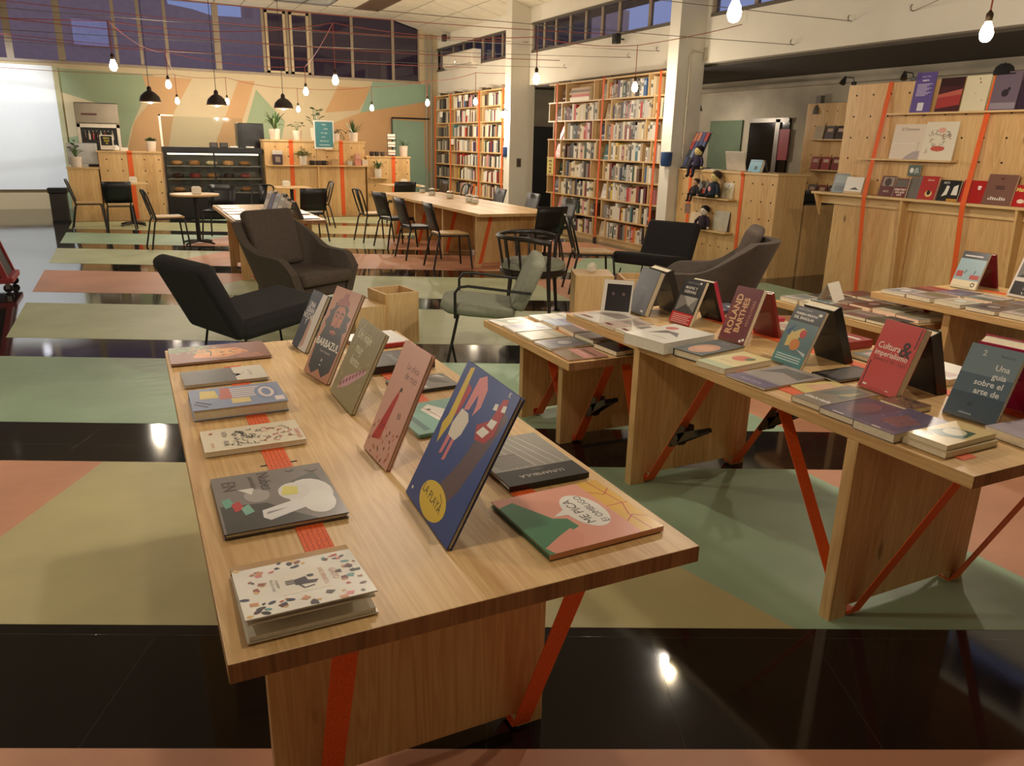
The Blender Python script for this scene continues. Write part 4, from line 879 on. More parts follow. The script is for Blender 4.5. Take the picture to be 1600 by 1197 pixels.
# second pegboard on the annex wall
p2b = thing('annex_pegboard', 'shaded pine pegboard on the annex wall with small shelves', 'pegboard', (10.0, 8.9, 0)); part('board', MB().box((0, -1.1, .9), (.03, .8, 2.38)), WZ, p2b)
for z in (1.84, 1.38, .95): part('shelf', MB().box((-.14, -1.1, z-.02), (-.001, .62, z)), WPY, p2b)
part('rail', MB().box((.03, -1.1, 0), (.09, -1.02, .9)).box((.03, .7, 0), (.09, .78, .9)), WZ, p2b)
holes(p2b, [(-.0012, .6-.21*i, 2.26-.22*j) for i in range(8) for j in range(6)], 'X')
rr = random.Random(9)
for z, rows in ((1.84, 5), (1.38, 6), (.95, 6)):
    for i in range(rows):
        y = 9.42-.21*i; c = rr.choice([(120, 34, 40), (150, 40, 46), (60, 54, 54), (190, 178, 150), (90, 84, 90), (140, 30, 36)])
        lean('small %s book on the %s shelf of the annex pegboard' % ({120: 'crimson', 150: 'bright red', 60: 'charcoal', 190: 'cream', 90: 'slate', 140: 'blood red'}[c[0]], {1.84: 'upper', 1.38: 'middle', .95: 'lower'}[z]), (9.92, y), (9.92, y-.17), 10, .2, .02, c, z+.001, lambda p: p.rect(.2, .55, .8, .8, (200, 170, 150)), 'books on the annex pegboard')
wl = thing('wall_lamp', 'small grey wall lamp in the annex corner', 'lamp', (10.02, atx(1281, 128, 10).y, 2.3)); part('bracket', MB().box((0, -.05, .05), (.08, .05, .2)), M('lamp_grey', (110, 104, 92), .5), wl); part('lamp_head', MB().lathe([(.07, -.08), (.06, 0), (.03, .06)], 12), MC['lamp_grey'], wl, smooth=40)

# ================================================================== shop counter
ct = thing('shop_counter', 'pine pegboard shop counter with orange straps, laptop and dolls', 'counter', (7.6, 8.75, 0)); Qc = lambda y: y-8.75
part('front_board', MB().box((0, Qc(7.72), 0), (.03, Qc(9.78), 1.335)), WZ, ct); part('side_board', MB().box((.03, Qc(7.72), 0), (.5, Qc(7.75), 1.335)), WZ, ct); part('side_board', MB().box((.03, Qc(9.75), 0), (.32, Qc(9.78), 1.335)), WZ, ct)
part('counter_top', MB().box((-.02, Qc(7.7), 1.336), (.55, Qc(9.79), 1.362)), WPY, ct, bevel=.002)
part('shelf', MB().box((-.15, Qc(8.46), .972), (-.001, Qc(9.42), .99)), WPY, ct); part('shelf', MB().box((-.15, Qc(8.46), .515), (-.001, Qc(9.42), .533)), WPY, ct)
holes(ct, [(-.0012, Qc(9.65-.185*i), 1.22-.23*j) for i in range(11) for j in range(5)], 'X', .012)
for y in (9.49, 8.37): part('strap', MB().ribbon([(.4, Qc(y), 1.365), (-.022, Qc(y), 1.365), (-.024, Qc(y), 1.34), (-.004, Qc(y), 1.3), (-.004, Qc(y), .02)], (0, 1, 0), .06, .003), STRAP, ct)
cbn = thing('cash_cabinet', 'lower pine cabinet behind the end of the shop counter', 'cabinet', (8.45, 8.35, 0)); part('body', MB().box((-.3, -.62, 0), (.3, .6, .96)), WZ, cbn); part('top_board', MB().box((-.31, -.63, .961), (.31, .61, .985)), M('dark_top', (44, 40, 38), .5), cbn)
cr = thing('cash_register', 'black box-like cash register on the cabinet behind the counter', 'register', (8.4, 8.0, .986)); part('body', MB().box((-.2, -.2, 0), (.2, .2, .12)), BLACKP, cr, bevel=.01); part('lid', MB().box((-.15, -.15, .12), (.15, .15, .15)), M('grey_plastic', (70, 68, 66), .4), cr)
lp = thing('laptop', 'open silver laptop with its back to the room on the shop counter', 'laptop', (7.86, 8.81, 1.364)); part('base', MB().box((0, -.2, 0), (.26, .2, .016)), M('silver_alu', (206, 200, 186), .35, .4), lp, bevel=.004)
l2 = MB(); l2.M = Matrix.Translation((-.0, 0, .012)) @ Matrix.Rotation(math.radians(-12), 4, 'Y'); l2.box((-.012, -.2, 0), (0, .2, .26)); part('lid', l2, MC['silver_alu'], lp, bevel=.004)
bk = lean('pale blue book standing beside the laptop on the shop counter', (7.72, 8.43), (7.72, 8.2), 16, .17, .05, (120, 176, 200), 1.364, lambda p: (p.ell(.6, .35, .12, .16, (40, 60, 60)), p.rect(0, .8, 1, 1, (90, 140, 170))), 'books on the shop counter')
lean('book held behind the pale blue one on the shop counter', (7.88, 8.2), (7.88, 8.42), 20, .17, .03, (70, 64, 60), 1.364, None, 'books on the shop counter')
tag(part('paper_pad', MB().box((7.66, 9.06, 1.364), (7.82, 9.3, 1.374)), M('paper_white', (240, 236, 222), .8)), 'white paper pad on the shop counter next to the laptop', 'paper')
# bookmark rack
rk = thing('bookmark_rack', 'sloping rack of colourful bookmarks on the shop counter', 'rack', (7.75, 9.6, 1.364)); fr = MB(); fr.prism([(-.16, 0), (.14, 0), (.14, .02), (-.16, .02)], 'Y', -.2, .15); part('base', fr, BLACKP, rk)
bb = MB(); bb.M = Matrix.Translation((-.13, 0, .02)) @ Matrix.Rotation(math.radians(24), 4, 'Y'); bb.box((0, -.2, 0), (.012, .15, .56)); part('back_panel', bb, M('rack_grey', (92, 90, 96), .4), rk)
for j in range(4):
    for i in range(4):
        m_ = MB(); m_.M = Matrix.Translation((-.135, 0, .02)) @ Matrix.Rotation(math.radians(24), 4, 'Y'); m_.box((-.016, -.19+.083*i, .02+.13*j), (-.004, -.12+.083*i, .15+.13*j))
        part('bookmark', m_, cmat(rr.choice([(150, 60, 60), (70, 76, 110), (180, 170, 160), (60, 60, 66), (170, 110, 90), (110, 120, 150)])), rk)

# ================================================================== books on the picture-book table
ZB = ZT1+.0028; G1 = 'picture books lying on the strapped table'; GS = 'picture books on clear stands'
W_, K_ = (238, 234, 222), (24, 22, 24)
def art_fox(p):
    p.poly([(0, 0), (.35, 0), (.3, .3), (.1, .45), (0, .35)], (96, 112, 66)); p.poly([(.25, .3), (.75, .22), (.85, .55), (.6, .8), (.3, .7)], (214, 132, 62)); p.ell(.5, .5, .2, .16, (226, 160, 84))
    p.poly([(.1, .55), (.3, .7), (.5, .85), (.2, .95), (0, .8)], (122, 60, 40)); p.poly([(.62, .78), (.9, .6), (1, .9), (.7, .98)], (150, 78, 50)); p.line([(.2, .3), (.45, .42), (.7, .4)], .006, (70, 40, 30)); p.line([(.3, .75), (.5, .6), (.62, .66)], .006, (70, 40, 30)); p.scatter(random.Random(5), 26, (.03, .04, .5, .5), [(120, 134, 84), (150, 150, 100), (84, 92, 58), (190, 120, 70)], .012); p.scatter(random.Random(15), 18, (.5, .5, .97, .95), [(120, 60, 44), (180, 100, 60), (96, 46, 36)], .012)
lie('picture book with an orange animal in leaves at the corner near the lounge chair', .078, .475, 3.3, 3.57, ZB, .011, (126, 66, 44), 'L', 0, art_fox, G1)
def art_half(p):
    p.rect(0, 0, 1, .62, (84, 82, 78)); p.rect(0, .62, 1, 1, (206, 198, 180)); p.poly([(.3, .58), (.5, .64), (.6, .7), (.5, .66), (.7, .62)], (50, 48, 46)); p.text('LOS NIDOS', .5, .8, .016, (110, 100, 90)); p.text('cuentos', .5, .72, .01, (130, 120, 110))
lie('slim book half dark grey and half cream in plastic wrap', .105, .41, 2.975, 3.165, ZB, .012, (190, 182, 166), 'L', 1, art_half, G1)
def art_stripes(p):
    p.rect(0, 0, 1, 1, (128, 142, 172)); [p.rect(.12+.1*i, .42, .17+.1*i, .8, (226, 206, 196)) for i in range(5)]; p.poly([(.05, .34), (.6, .3), (.62, .44), (.08, .44)], (190, 96, 84)); p.ell(.45, .82, .34, .13, (110, 130, 170)); p.ell(.45, .82, .26, .085, (222, 206, 196)); p.ell(.45, .82, .18, .05, (110, 130, 170))
    p.poly([(.12, .12), (.5, .1), (.52, .3), (.15, .28)], (216, 192, 96)); p.rect(.62, .42, .85, .62, (220, 196, 120)); p.line([(.6, .05), (.8, .2)], .01, (40, 44, 64)); p.line([(.7, .03), (.9, .16)], .008, (40, 44, 64)); p.rect(.72, .88, .92, .98, (226, 214, 210))
lie('thick striped blue and pink picture book with an orange spine label', .11, .418, 2.588, 2.825, ZB, .036, (150, 160, 184), 'L', 0, art_stripes, G1, spine='L', pages=PAGE)
def art_scribble(p):
    r = random.Random(4)
    for _ in range(60):
        x, y, a = r.uniform(.2, .8), r.uniform(.3, .88), r.uniform(0, 6); p.line([(x, y), (x+.09*math.cos(a), y+.05*math.sin(a)), (x+.13*math.cos(a+.5), y+.07*math.sin(a+.7))], .0028, (30, 26, 26) if y < .62 or r.random() < .3 else (190, 66, 50))
    p.text('VITA', .3, .2, .022, (70, 60, 56)); p.text('AUB', .72, .2, .022, (50, 44, 42)); p.text('poesia', .75, .08, .014, (200, 110, 80)); p.ell(.2, .1, .03, .02, (190, 66, 50)); p.text('Ilustrado', .68, .93, .024, (200, 70, 56), shear=.3)
lie('cream book with a black and red scribbled beast and red lettering', .116, .41, 2.253, 2.44, ZB, .016, (226, 214, 186), 'L', 0, art_scribble, G1, hard=False)
def art_clouds(p):
    p.rect(0, 0, 1, 1, (132, 124, 118)); p.poly([(.55, .02), (1, .02), (1, .75), (.8, .55), (.6, .4)], (78, 76, 72)); p.poly([(.35, .55), (.6, .62), (.5, .95), (.15, .9)], (100, 102, 96)); p.ell(.55, .78, .27, .2, (226, 222, 216)); p.ell(.72, .82, .2, .14, (230, 226, 220)); p.ell(.47, .66, .16, .14, (222, 218, 212))
    p.poly([(.72, .34), (.84, .33), (.9, .38), (.78, .7), (.62, .66)], (228, 226, 224)); p.poly([(.76, .38), (.8, .36), (.74, .56)], (150, 148, 146)); p.ell(.45, .34, .12, .11, (166, 160, 154)); p.poly([(.3, .2), (.42, .3), (.3, .34)], (226, 222, 214))
    [p.poly([(.45+.09*i, .04+.07*i), (.6+.08*i, .06+.07*i), (.56+.08*i, .14+.07*i), (.42+.08*i, .11+.07*i)], c) for i, c in enumerate([(112, 168, 146), (190, 66, 66), (130, 180, 160)])]
    p.poly([(.36, .58), (.52, .54), (.54, .68), (.4, .7)], (222, 214, 112)); p.text('Nubes', .2, .4, .045, (60, 52, 50)); p.text('para bailar', .2, .32, .02, (78, 70, 66)); p.text('EN', .2, .08, .05, (84, 74, 70)); p.line([(.1, .84), (.16, .88), (.13, .95)], .003, (60, 54, 52)); p.line([(.06, .66), (.09, .7), (.06, .74)], .003, (60, 54, 52))
lie('grey Nubes picture book with a big white cloud bird', .112, .405, 1.72, 2.058, ZB, .014, (70, 62, 60), 'L', 0, art_clouds, G1)
# the half-open white book at the table corner
ob = thing('book', 'half-open white picture book dotted with tiny drawings and a black cat', 'book', group=G1); frame(ob, (0, -1, 0), (1, 0, 0), (0, 0, 1), (.105, 1.55, ZB)); bw, bh = .255, .25
WC = cmat((232, 226, 212)); part('back_cover', MB().box((0, 0, 0), (bw, bh, .003)), WC, ob); part('pages', MB().prism([(.004, .003), (bw-.004, .003), (bw-.004, .012), (.004, .014)], 'Y', .004, bh-.004), PAGEW, ob)
lf = MB(); lf.M = Matrix.Translation((0, 0, .014)) @ Matrix.Rotation(math.radians(-5), 4, 'Y'); lf.box((.002, .004, 0), (bw-.004, bh-.004, .003)); part('pages', lf, PAGEW, ob)
RT = Matrix.Translation((0, 0, .019)) @ Matrix.Rotation(math.radians(-6.5), 4, 'Y'); fc = MB(); fc.M = RT; fc.box((0, 0, 0), (bw, bh, .003)); part('front_cover', fc, WC, ob)
part('spine', MB().box((-.002, 0, 0), (.001, bh, .022)), cmat((196, 150, 60)), ob)
pr = Print(bw, bh, .003); pr.mb.M = RT; pr.rect(0, 0, .1, 1, (168, 122, 44)); pr.rect(.3, .3, .74, .7, (232, 224, 208))
r_ = random.Random(21); pal = [(96, 40, 40), (190, 70, 60), (50, 56, 84), (206, 140, 100), (70, 60, 54), (222, 180, 110), (90, 150, 150), (150, 90, 70), (40, 40, 46), (214, 120, 120)]
for (bx0, by0, bx1, by1, n) in ((.1, .03, .97, .2, 22), (.1, .8, .97, .97, 22), (.1, .2, .26, .8, 12), (.8, .2, .97, .8, 14)): pr.scatter(r_, n, (bx0, by0, bx1, by1), pal, .0085)
pr.poly([(.5, .44), (.6, .44), (.62, .6), (.57, .63), (.55, .55), (.47, .54)], (40, 34, 52)); pr.line([(.6, .47), (.68, .5), (.66, .58)], .004, (40, 34, 52)); pr.ell(.47, .58, .025, .03, (40, 34, 52)); [pr.line([(.5+.03*i, .44), (.5+.03*i, .37)], .004, (40, 34, 52)) for i in range(3)]
pr.text('GATO', .52, .74, .02, (226, 178, 150)); pr.text('ENCERRADO', .52, .66, .014, (226, 178, 150)); pr.text('mi primer', .52, .3, .01, (150, 140, 132)); pr.text('libro de cosas', .52, .26, .01, (150, 140, 132)); part('cover_print', pr.mb, PRINT, ob)
# the row read from the other side
lie('white book with a red edge behind the pink standing book', .84, 1.09, 3.28, 3.53, ZB, .018, (222, 220, 214), 'R', 4, lambda p: (p.ell(.5, .5, .3, .2, (150, 190, 200)), p.rect(0, 0, .06, 1, (180, 50, 50)), p.text('MAR', .5, .75, .04, (80, 90, 110))), G1, spine_col=(170, 44, 44))
lie('dark grey book behind the pink standing book on the picture-book table', .8, 1.07, 2.9, 3.12, ZB, .03, (44, 42, 44), 'R', 2, lambda p: (p.rect(.1, .1, .9, .9, (70, 68, 70)), p.text('NOCHE', .5, .5, .03, (160, 156, 150))), G1)
def art_bw(p):
    p.rect(0, 0, 1, 1, (110, 106, 100)); p.poly([(.1, .5), (.6, .6), (.95, .9), (.3, .95)], (214, 210, 200)); p.poly([(.2, .1), (.7, .2), (.9, .4), (.4, .35)], (60, 58, 56)); p.poly([(.6, .05), (.95, .1), (.9, .25)], (190, 186, 176))
lie('slim black and white photograph book between the dark grey and teal books', .82, 1.06, 2.6, 2.77, ZB, .012, (50, 48, 46), 'R', 3, art_bw, G1)
def art_teal(p): p.poly([(.15, .45), (.35, .58), (.75, .62), (.9, .45), (.6, .3), (.3, .32)], (234, 228, 216)); p.ell(.72, .52, .03, .03, (60, 50, 46)); p.line([(.2, .5), (.5, .52), (.8, .56)], .004, (190, 120, 110)); p.rect(.1, .8, .6, .88, (60, 110, 104))
lie('teal book with a white fish shape behind the blue standing book', .73, 1.0, 2.17, 2.46, ZB, .012, (112, 166, 150), 'R', 5, art_teal, G1)
def art_luna(p):
    p.rect(0, .0, 1, 1, (150, 146, 136)); p.rect(0, 0, .28, 1, (26, 25, 26)); [p.line([(.3, .1+.12*i), (.98, .3+.11*i)], .003, (210, 206, 196)) for i in range(6)]; p.poly([(.32, .5), (.6, .55), (.6, .95), (.32, .9)], (118, 114, 106)); [p.line([(.34+.04*i, .5), (.36+.04*i, .9)], .002, (180, 176, 166)) for i in range(6)]
    p.text('LUNAMBULA', .16, .5, .024, (214, 208, 196), rot=math.pi/2); p.text('relatos', .24, .5, .012, (160, 156, 150), rot=math.pi/2)
lie('black and grey LUNAMBULA book near the table edge facing the paperback table', .835, 1.085, 1.69, 2.03, ZB, .016, (26, 25, 26), 'R', 0, art_luna, G1)
def art_ombligo(p):
    p.rect(0, 0, 1, 1, (226, 158, 136)); p.rect(0, 0, 1, .2, (226, 176, 62)); p.line([(.0, .1), (.3, .12), (.5, .05), (1, .1)], .003, (190, 60, 50)); p.line([(.5, 0), (.5, .2)], .003, (190, 60, 50)); p.line([(.2, 0), (.28, .1), (.2, .2)], .003, (190, 60, 50)); p.line([(.8, 0), (.7, .1), (.8, .2)], .003, (190, 60, 50))
    p.poly([(.1, .98), (.3, .58), (.45, .6), (.5, .7), (.9, .86), (.85, 1), (.1, 1)], (72, 128, 90)); p.poly([(0, 1), (0, .75), (.12, .72), (.1, 1)], (72, 128, 90)); p.poly([(.0, .72), (.16, .62), (.3, .66), (.22, .8), (.1, .98), (0, .95)], (222, 150, 128))
    p.ell(.52, .4, .3, .16, (236, 232, 222), 26); p.poly([(.5, .55), (.62, .52), (.52, .68)], (236, 232, 222)); p.text('ME PICA', .52, .42, .036, (60, 40, 44)); p.text('El OMBLIGO', .52, .31, .028, (60, 40, 44))
lie('pink and green ME PICA EL OMBLIGO picture book at the table corner', .76, 1.083, 1.34, 1.64, ZB, .013, (72, 128, 90), 'R', 2, art_ombligo, G1, spine_col=(214, 150, 110))

def acrylic(bl, br, tilt, z, h=.17, wf=.75, label='', group='clear acrylic book stands', hb=0.0):
    """bent clear sheet; hb: height of the taller of two books it carries back to back (0: one book only)"""
    A = Vector((*bl, 0)); B = Vector((*br, 0)); r = (B-A).normalized(); w = (B-A).length*wf; n0 = Vector((r.y, -r.x, 0)); c = (A+B)/2
    t = thing('book_stand', label, 'book stand', (c.x, c.y, z), group=group); s, k = math.sin(math.radians(tilt)), math.cos(math.radians(tilt)); T = .03
    P = lambda d, zz: n0*d + Vector((0, 0, zz)); G = .012+(2*s*max(0, hb-h) if hb else 0)
    part('front_sheet', MB().ribbon([P(.03, .028), P(.026, .004), P(.02, .0018), P(-T-.002, .0018), P(-T-.006, .012), P(-T-s*h, k*h), P(-T-G/2-s*h, k*h+.003)], r, w, .003), ACRYL, t)
    D = 2*T+G+2*s*h
    bs = [P(-T-G/2-s*h, k*h+.003), P(-T-G-s*h, k*h), P(-D+T+.006, .012), P(-D+T+.002, .0018)]
    if hb: bs += [P(-D-.02, .0018), P(-D-.026, .004), P(-D-.03, .028)]
    part('back_sheet', MB().ribbon(bs, r, w, .003), ACRYL, t)
    return A - n0*D, B - n0*D
def stood(label, bl, br, tilt, h, t, cover, z, draw=None, group=GS, stand_label=None, back=None, **k):
    A, B = acrylic(bl, br, tilt, z, min(.17, h*.55) if back else .12, label=stand_label or ('clear acrylic stand holding the ' + ' '.join(label.split()[:6])), hb=max(h, back[1]) if back else 0)
    lean(label, bl, br, tilt, h, t, cover, z+.005, draw, group, **k)
    if back: lean(back[0], (B.x, B.y), (A.x, A.y), tilt, back[1], back[2], back[3], z+.005, back[4] if len(back) > 4 else None, group, **(back[5] if len(back) > 5 else {}))
def art_s1(p):
    p.poly([(.45, 0), (1, 0), (1, 1), (.7, 1), (.6, .5)], (214, 206, 196)); p.poly([(.5, 0), (.7, .1), (.66, .5), (.52, .6)], (190, 150, 130))
    for i, s in enumerate(('UNA', 'GRAN', 'NOCHE', 'Y')): p.text(s, .32, .72-.1*i, .035, (226, 222, 214), bold=.02)
stood('navy picture book with white capitals behind the Barbazul book', (.597, 3.503), (.618, 3.315), 26, .27, .018, (44, 52, 74), ZT1, art_s1)
def art_barba(p):
    p.rect(0, 0, 1, 1, (184, 124, 92)); p.poly([(.1, .08), (.3, .02), (.5, .1), (.7, .03), (.92, .12), (.96, .38), (.8, .62), (.2, .62), (.05, .35)], (34, 27, 26)); p.poly([(.08, .6), (.16, .68), (.1, .72), (.24, .77), (.22, .83), (.4, .84), (.6, .85), (.78, .8), (.76, .74), (.95, .72), (.88, .66), (.96, .58), (.8, .52), (.2, .52)], (44, 30, 28))
    p.poly([(.34, .56), (.4, .5), (.6, .5), (.68, .58), (.7, .76), (.6, .81), (.4, .8), (.32, .74)], (184, 106, 70)); p.line([(.36, .72), (.42, .745), (.48, .72)], .008, (66, 34, 28)); p.line([(.54, .72), (.6, .745), (.66, .72)], .008, (66, 34, 28)); p.ell(.42, .69, .03, .014, (36, 24, 22)); p.ell(.6, .69, .03, .014, (36, 24, 22)); p.poly([(.49, .58), (.55, .58), (.53, .7), (.51, .7)], (150, 80, 56)); p.poly([(.3, .55), (.42, .585), (.52, .565), (.62, .59), (.74, .56), (.6, .52), (.52, .54), (.42, .52)], (36, 26, 26)); p.ell(.52, .5, .06, .016, (140, 56, 48))
    p.poly([(.26, .8), (.74, .83), (.7, .88), (.6, .9), (.58, .97), (.5, .94), (.44, .97), (.42, .9), (.3, .87)], (150, 66, 54)); p.text('BARBAZUL', .5, .34, .042, (236, 230, 216), bold=.02); p.text('Cuento ilustrado', .5, .28, .014, (206, 196, 186)); p.ell(.5, .2, .025, .018, (190, 180, 170)); p.rect(.47, .14, .53, .15, (236, 230, 216))
stood('brown Barbazul picture book with a dark bearded figure', (.559, 3.048), (.6, 2.82), 26, .372, .016, (150, 100, 78), ZT1, art_barba)
def art_olive(p):
    p.rect(0, 0, 1, 1, (150, 138, 98)); r = random.Random(8)
    for i, s in enumerate(('Un viaje', 'muy', 'lento')): p.text(s, .4, .78-.16*i, .05, (226, 220, 190), shear=.2)
    p.poly([(.2, .1), (.5, .22), (.78, .4), (.95, .52), (.8, .5), (.55, .4), (.3, .28)], (208, 160, 168)); [p.ell(.25+.08*i, .18+.045*i, .03, .03, (150, 90, 100)) for i in range(8)]
    for _ in range(26): x, y = r.random()*.9+.05, r.random()*.9+.05; p.line([(x, y), (x+.05, y+.05)], .004, (196, 186, 140))
stood('olive picture book with white handwriting and a pink creature', (.596, 2.745), (.599, 2.45), 26, .3, .014, (140, 128, 92), ZT1, art_olive)
def art_red(p):
    p.rect(0, 0, 1, 1, (218, 168, 150)); p.poly([(.12, .12), (.42, .16), (.5, .56), (.46, .62), (.36, .5)], (190, 40, 40)); p.ell(.5, .62, .04, .02, (60, 36, 34)); p.text('La chica', .62, .8, .028, (110, 70, 64)); p.text('de rojo', .66, .72, .03, (110, 70, 64)); r = random.Random(2)
    for _ in range(34): x, y = r.uniform(.05, .95), r.uniform(.02, .3); p.ell(x, y, .02, .012, r.choice([(150, 80, 60), (90, 50, 46), (200, 110, 70)]), 7, r.random()*3)
    p.line([(.7, .45), (.74, .4)], .003, (120, 80, 72)); p.line([(.76, .46), (.8, .41)], .003, (120, 80, 72))
stood('pale pink picture book with a tall red dress figure', (.561, 2.153), (.57, 1.95), 24, .355, .014, (180, 110, 96), ZT1, art_red, spine_col=(150, 60, 50))
def art_playa(p):
    B_ = (44, 72, 140); p.rect(0, 0, 1, 1, B_); p.poly([(.55, 0), (.78, .3), (.98, .85), (.8, .92), (.62, .45), (.4, .12), (.42, 0)], (98, 78, 84))
    p.poly([(.1, .97), (.17, .99), (.19, .78), (.2, .6), (.12, .42), (.06, .55), (.1, .62)], (222, 190, 62)); p.poly([(.19, .88), (.28, .86), (.24, .68), (.2, .64)], (186, 48, 54))
    p.poly([(.32, .95), (.42, .99), (.52, .92), (.54, .8), (.47, .72), (.46, .8), (.42, .86), (.38, .74), (.3, .72)], (222, 138, 140)); p.poly([(.27, .72), (.4, .72), (.46, .68), (.44, .58), (.38, .52), (.24, .52), (.22, .6)], (230, 222, 206)); p.poly([(.24, .52), (.3, .52), (.28, .4), (.23, .38)], (216, 128, 132)); p.poly([(.33, .52), (.38, .52), (.37, .38), (.32, .36)], (216, 128, 132))
    p.poly([(.66, .62), (.82, .64), (.9, .72), (.88, .95), (.8, .93), (.76, .78), (.6, .7)], (176, 44, 54)); p.poly([(.64, .66), (.76, .66), (.82, .72), (.7, .72)], W_); p.poly([(.74, .74), (.84, .74), (.86, .8), (.76, .79)], W_); p.poly([(.72, .84), (.78, .85), (.77, .89), (.72, .88)], W_); p.poly([(.84, .86), (.9, .87), (.89, .91), (.84, .9)], W_); p.text('K', .86, .96, .02, W_)
    p.ell(.49, .125, .26, .115, (226, 196, 72), 26); p.text('LA PLAYA', .46, .11, .032, (50, 44, 40), rot=-.06); p.line([(.56, .2), (.64, .17), (.62, .1)], .003, (120, 100, 40)); p.ell(.08, .07, .015, .012, W_)
stood('large blue LA PLAYA picture book with a yellow title patch', (.579, 1.8), (.567, 1.468), 27, .392, .014, (40, 62, 122), ZT1, art_playa, spine_col=(70, 56, 60))

# ================================================================== paperbacks on the second table
G4 = 'paperbacks lying along the paperback table'; G5 = 'paperbacks on clear stands'; P2 = dict(hard=False)
stood('plain charcoal hardback on a stand at the far end of the paperback table', (2.525, 3.63), (2.5, 3.425), 20, .26, .035, (66, 66, 66), ZT1, lambda p: (p.text('POESIA', .5, .55, .02, (100, 98, 96)), p.rect(.72, .06, .86, .1, (226, 222, 214))), G5, back=('dark book with pale page edges backing the charcoal hardback', .27, .04, (52, 50, 50)))
def art_p2(p):
    p.rect(0, 0, 1, 1, (32, 30, 30)); p.text('ALBERTO FUSTER', .5, .9, .013, (150, 146, 140)); p.text('MAPAS Y', .46, .78, .022, (220, 214, 204), bold=.02); p.text('DERIVAS', .46, .69, .022, (220, 214, 204), bold=.02); p.rect(.08, .26, .92, .62, (128, 124, 118)); p.poly([(.08, .26), (.5, .45), (.92, .3), (.92, .26)], (70, 66, 64)); p.poly([(.3, .62), (.6, .4), (.9, .62)], (176, 172, 164))
    p.rect(0, 0, 1, .25, (190, 36, 36)); [p.rect(.08, .19-.04*i, .92-.1*(i % 2), .205-.04*i, (232, 190, 180)) for i in range(5)]; p.ell(.8, .94, .05, .02, W_)
stood('black paperback with a grey photo and red belly band on a stand', (2.561, 3.282), (2.577, 3.125), 24, .25, .022, (32, 30, 30), ZT1, art_p2, G5, back=('black paperback with a pink spine backing the red-banded one', .25, .025, (24, 22, 24), None, dict(spine_col=(196, 60, 84))), **P2)
def art_rb(p):
    p.rect(0, 0, 1, 1, (112, 40, 44)); p.text('ROLAND', .36, .5, .05, (226, 180, 130), rot=math.pi/2, bold=.03); p.text('BARTHES', .64, .5, .043, (226, 180, 130), rot=math.pi/2, bold=.03); p.text('MITOLOGIAS', .88, .55, .022, (206, 150, 120), rot=math.pi/2); p.text('IMAGEN', .14, .45, .03, (150, 80, 74), rot=math.pi/2); p.ell(.82, .05, .05, .025, W_); p.ell(.92, .08, .05, .025, W_)
stood('dark red ROLAND BARTHES paperback on a stand', (2.547, 2.862), (2.573, 2.71), 24, .28, .028, (112, 40, 44), ZT1, art_rb, G5, back=('brick red paperback backing the ROLAND BARTHES one', .26, .02, (136, 44, 40)), **P2)
def art_pp(p):
    p.rect(0, 0, 1, 1, (96, 124, 126)); p.rect(0, .74, 1, 1, (38, 36, 36)); p.text('MARIA MORENO', .35, .94, .011, (190, 186, 178)); p.text('PRIMERA PERSONA', .47, .86, .0145, (236, 230, 216), bold=.03); p.text('DEL SINGULAR', .42, .79, .017, (236, 230, 216), bold=.03); p.ell(.88, .92, .06, .025, W_)
    p.poly([(.2, .3), (.45, .34), (.55, .5), (.7, .62), (.55, .66), (.3, .55), (.16, .62)], (222, 196, 120)); p.ell(.62, .56, .1, .07, (200, 70, 56)); p.ell(.5, .36, .16, .1, (214, 136, 62)); p.poly([(.05, .55), (.3, .7), (.2, .48)], (60, 96, 130)); p.poly([(.6, .3), (.95, .2), (.95, .26)], (190, 200, 200)); p.rect(0, 0, 1, .2, (82, 142, 142)); [p.rect(.08, .15-.04*i, .9, .165-.04*i, (222, 230, 226)) for i in range(3)]
stood('colourful PRIMERA PERSONA paperback with teal band on a stand', (2.506, 2.458), (2.503, 2.286), 25, .268, .018, (60, 80, 84), ZT1, art_pp, G5, back=('thick black hardback with cream pages backing the PRIMERA PERSONA one', .29, .045, (24, 22, 22), lambda p: p.rect(.12, .06, .3, .1, (220, 214, 200))), **P2)
def art_ci(p):
    p.rect(0, 0, 1, 1, (204, 64, 54)); p.text('Cultura', .36, .6, .036, (244, 232, 218), bold=.01); p.text('&', .78, .56, .085, (60, 24, 26), bold=.02); p.text('imperialismo', .48, .5, .031, (244, 232, 218), bold=.01); p.text('Edward W. Said', .5, .42, .024, (120, 30, 30)); p.line([(.06, .02), (.06, .4)], .005, (60, 24, 26)); p.line([(.94, .7), (.94, .98)], .005, (60, 24, 26)); p.rect(.1, .05, .2, .075, (240, 230, 220)); p.rect(.7, .05, .78, .06, (240, 230, 220))
stood('coral red Cultura & imperialismo book on a stand', (2.557, 2.03), (2.538, 1.842), 20, .285, .034, (196, 60, 52), ZT1, art_ci, G5, back=('black book with a yellow foot backing the coral red one', .27, .05, (28, 24, 24), lambda p: p.rect(0, 0, 1, .25, (206, 160, 50))), **P2)
def art_gu(p):
    p.rect(0, 0, 1, 1, (88, 110, 124)); p.rect(0, .6, 1, 1, (128, 148, 156)); p.rect(0, 0, 1, .34, (60, 80, 96))
    for i, s in enumerate(('Una', 'guia', 'sobre el', 'arte de')): p.text(s, .86, .7-.115*i, .03, (236, 238, 236), 'R', bold=.02)
    p.text('2', .3, .86, .03, (210, 216, 216), bold=.02); p.text('Rebeca S.', .74, .88, .013, (60, 70, 80)); p.ell(.42, .2, .05, .025, (40, 50, 60)); p.text('ediciones', .4, .06, .012, (220, 226, 230))
